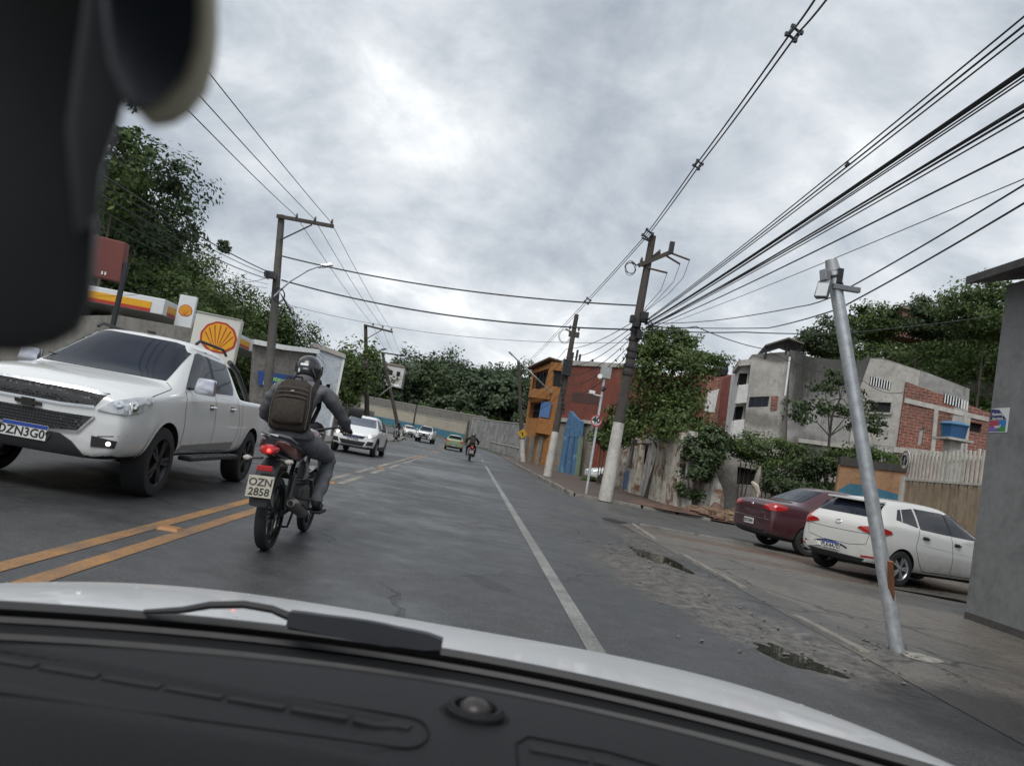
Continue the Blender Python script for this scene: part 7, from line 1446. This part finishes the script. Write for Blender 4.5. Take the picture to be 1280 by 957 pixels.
# defroster slots: seven on the left, with a raised rim
slot0, slot1 = (-30, 821), (517, 911); n = 7
rim_px = [(-40, 808), (490, 893), (512, 897), (525, 901), (533, 908), (536, 917), (533, 926), (524, 933), (510, 936), (490, 934), (-40, 862)]
mb = MB(); P = [on_dash(*p) + Vector((0, 0, .001)) for p in rim_px]; mb.tube(P, .0009, 6); obj('vent_rim', mb, M_dash2, T, world=True, smooth=True)
for k in range(n):
    a, b = k / n + .008, (k + 1) / n - .008; p = lambda t: (slot0[0] + (slot1[0] - slot0[0]) * t, slot0[1] + (slot1[1] - slot0[1]) * t)
    dash_strip('defroster_slot', [p(a), p(b)], .012, M_void, .0003, thick=.003)
mb = MB(); P = [on_dash(*p) + Vector((0, 0, .001)) for p in ((660, 921), (645, 930), (648, 962), (700, 985))]; mb.tube(P, .0009, 6); mb.tube([on_dash(*p) + Vector((0, 0, .001)) for p in ((660, 921), (760, 940), (880, 975))], .0009, 6); obj('vent_rim', mb, M_dash2, T, world=True, smooth=True)
for a, b in (((662, 936), (735, 950)), ((741, 951), (830, 970))): dash_strip('defroster_slot', [a, b], .012, M_void, .0003, thick=.003)
# light sensor dome
c = on_dash(593, 893); Mz = Matrix.Translation((c.x, c.y, dash_z(c.x, c.y)))
mb = MB(); mb.lathe([(0, .001), (.034, .001), (.036, 0), (.036, -.004)], 28, Mz); B = obj('sensor_base', mb, M_dash2, T, world=True, smooth=True)
mb = MB(); mb.lathe([(.030, .0), (.030, .006), (.026, .010), (.022, .009), (.021, .004)], 28, Mz); obj('sensor_ring', mb, M_dash, B, world=True, smooth=True); mb = MB(); mb.lathe([(.017, .004), (.016, .009), (.010, .014), (0, .016)], 22, Mz); obj('sensor_dome', mb, plain('sensor_brown', (.028, .023, .021), .4), B, world=True, smooth=True)
# windscreen and wiper
def ws(x, t): return Vector((x, (1.085 - .5 * (x - XC) ** 2) * (1 - t) + .22 * t, (EYE - .300) * (1 - t) + 1.47 * t))
mb = MB(); xs = lin(-.66, .72, 13); ts = lin(0, 1, 9)
for t in ts:
    for x in xs: mb.v.append(tuple(ws(x, t)))
mb.f = [(j * 13 + i, j * 13 + i + 1, (j + 1) * 13 + i + 1, (j + 1) * 13 + i) for j in range(8) for i in range(12)]; mb.m = [0] * len(mb.f)
tn = NT('clear_windscreen'); tn.n.remove(tn.b); tb = tn.node('ShaderNodeBsdfTransparent'); tb.inputs[0].default_value = (.97, .98, .98, 1); tn.l.new(tb.outputs[0], tn.o.inputs[0])
obj('windscreen', mb, tn.m, T, world=True, smooth=True)
yw = 1.03
mb = MB(); mb.tube([D(180, 764, yw), D(228, 762, yw), D(262, 756, yw), D(305, 755, yw), D(340, 761, yw), D(366, 772, yw)], [.003, .0045, .005, .0052, .0052, .006], 8); obj('wiper_arm', mb, M_black, T, world=True, smooth=True)
a, b = D(362, 771, yw), D(553, 803, yw - .02); d_ = (b - a); up = Vector((0, 0, 1)); pts = [a.lerp(b, i / 10) for i in range(11)]
wb = MB(); hs_ = [.0095, .011, .0115, .0125, .0135, .014, .0135, .012, .0115, .0105, .006]
for p, h in zip(pts, hs_): wb.v += [tuple(p + Vector((0, -.012, h))), tuple(p + Vector((0, .010, h * .8))), tuple(p + Vector((0, .012, -h))), tuple(p + Vector((0, -.014, -h * .9)))]
wb.f = [(4 * i + k, 4 * i + (k + 1) % 4, 4 * i + 4 + (k + 1) % 4, 4 * i + 4 + k) for i in range(10) for k in range(4)] + [(0, 1, 2, 3), (40, 41, 42, 43)]; wb.m = [0] * len(wb.f)
W_ = obj('wiper_blade', wb, plain('wiper_rubber', (.020, .022, .028), .55), T, world=True, smooth=True); mb = MB(); mb.tube([p - Vector((0, -.006, .014)) for p in pts], .003, 5); obj('wiper_lip', mb, M_rubber, W_, world=True)
# rear-view mirror hanging close to the lens
def cutout(nm, px, Y, depth, m, par, bev=.008, straight=False):
    f_ = [D(p[0], p[1], Y) for p in px]; dv = Vector((0, depth, 0)); mb = MB(); k = len(px); bk = [p + dv for p in f_] if straight else [D(p[0] + (6 if p[0] < 100 else -4), p[1], Y + depth) for p in px]; mb.add(f_ + bk, [tuple(range(k)), tuple(range(2 * k - 1, k - 1, -1))] + [(i, i + k, (i + 1) % k + k, (i + 1) % k) for i in range(k)]); return obj(nm, mb, m, par, world=True, smooth=True, bevel=bev)
Ym = .21
RM = cutout('mirror_housing', [(-60, -60), (150, -60), (165, 30), (160, 110), (150, 160), (133, 210), (125, 260), (122, 330), (116, 380), (100, 412), (70, 432), (20, 440), (-60, 436)], Ym, .024, plain('mirror_black', (.012, .013, .015), .5), T, .008)
cutout('mirror_stem', [(112, -40), (170, -40), (172, 80), (152, 150), (130, 215), (126, 270), (92, 300), (80, 160)], Ym - .008, .008, plain('mirror_stem_grey', (.045, .05, .057), .5), RM, .003)
head = [(128, -60), (246, -60), (248, 20), (244, 60), (232, 95), (210, 122), (188, 136), (166, 142), (150, 118), (136, 80), (130, 30)]
cutout('mirror_rim', [(p[0] + (14 if p[0] > 180 else 6), p[1] + (4 if p[1] > 60 else 0)) for p in head], Ym - .014, .010, plain('cream_bezel', (.66, .63, .48), .6), RM, .003, True); cutout('mirror_face', head, Ym - .018, .005, NT('navy_mirror').out((.006, .012, .022), .25), RM, .002)
# roof over the cabin (shades the dash)
mb = MB(); mb.add([(-.62, .20, 1.475), (.68, .20, 1.475), (.68, -1.6, 1.49), (-.62, -1.6, 1.49), (-.62, .20, 1.51), (.68, .20, 1.51), (.68, -1.6, 1.53), (-.62, -1.6, 1.53)], [(0, 1, 2, 3), (7, 6, 5, 4), (0, 4, 5, 1), (1, 5, 6, 2), (2, 6, 7, 3), (3, 7, 4, 0)]); obj('roof', mb, M_liner, T, world=True, bevel=.01)
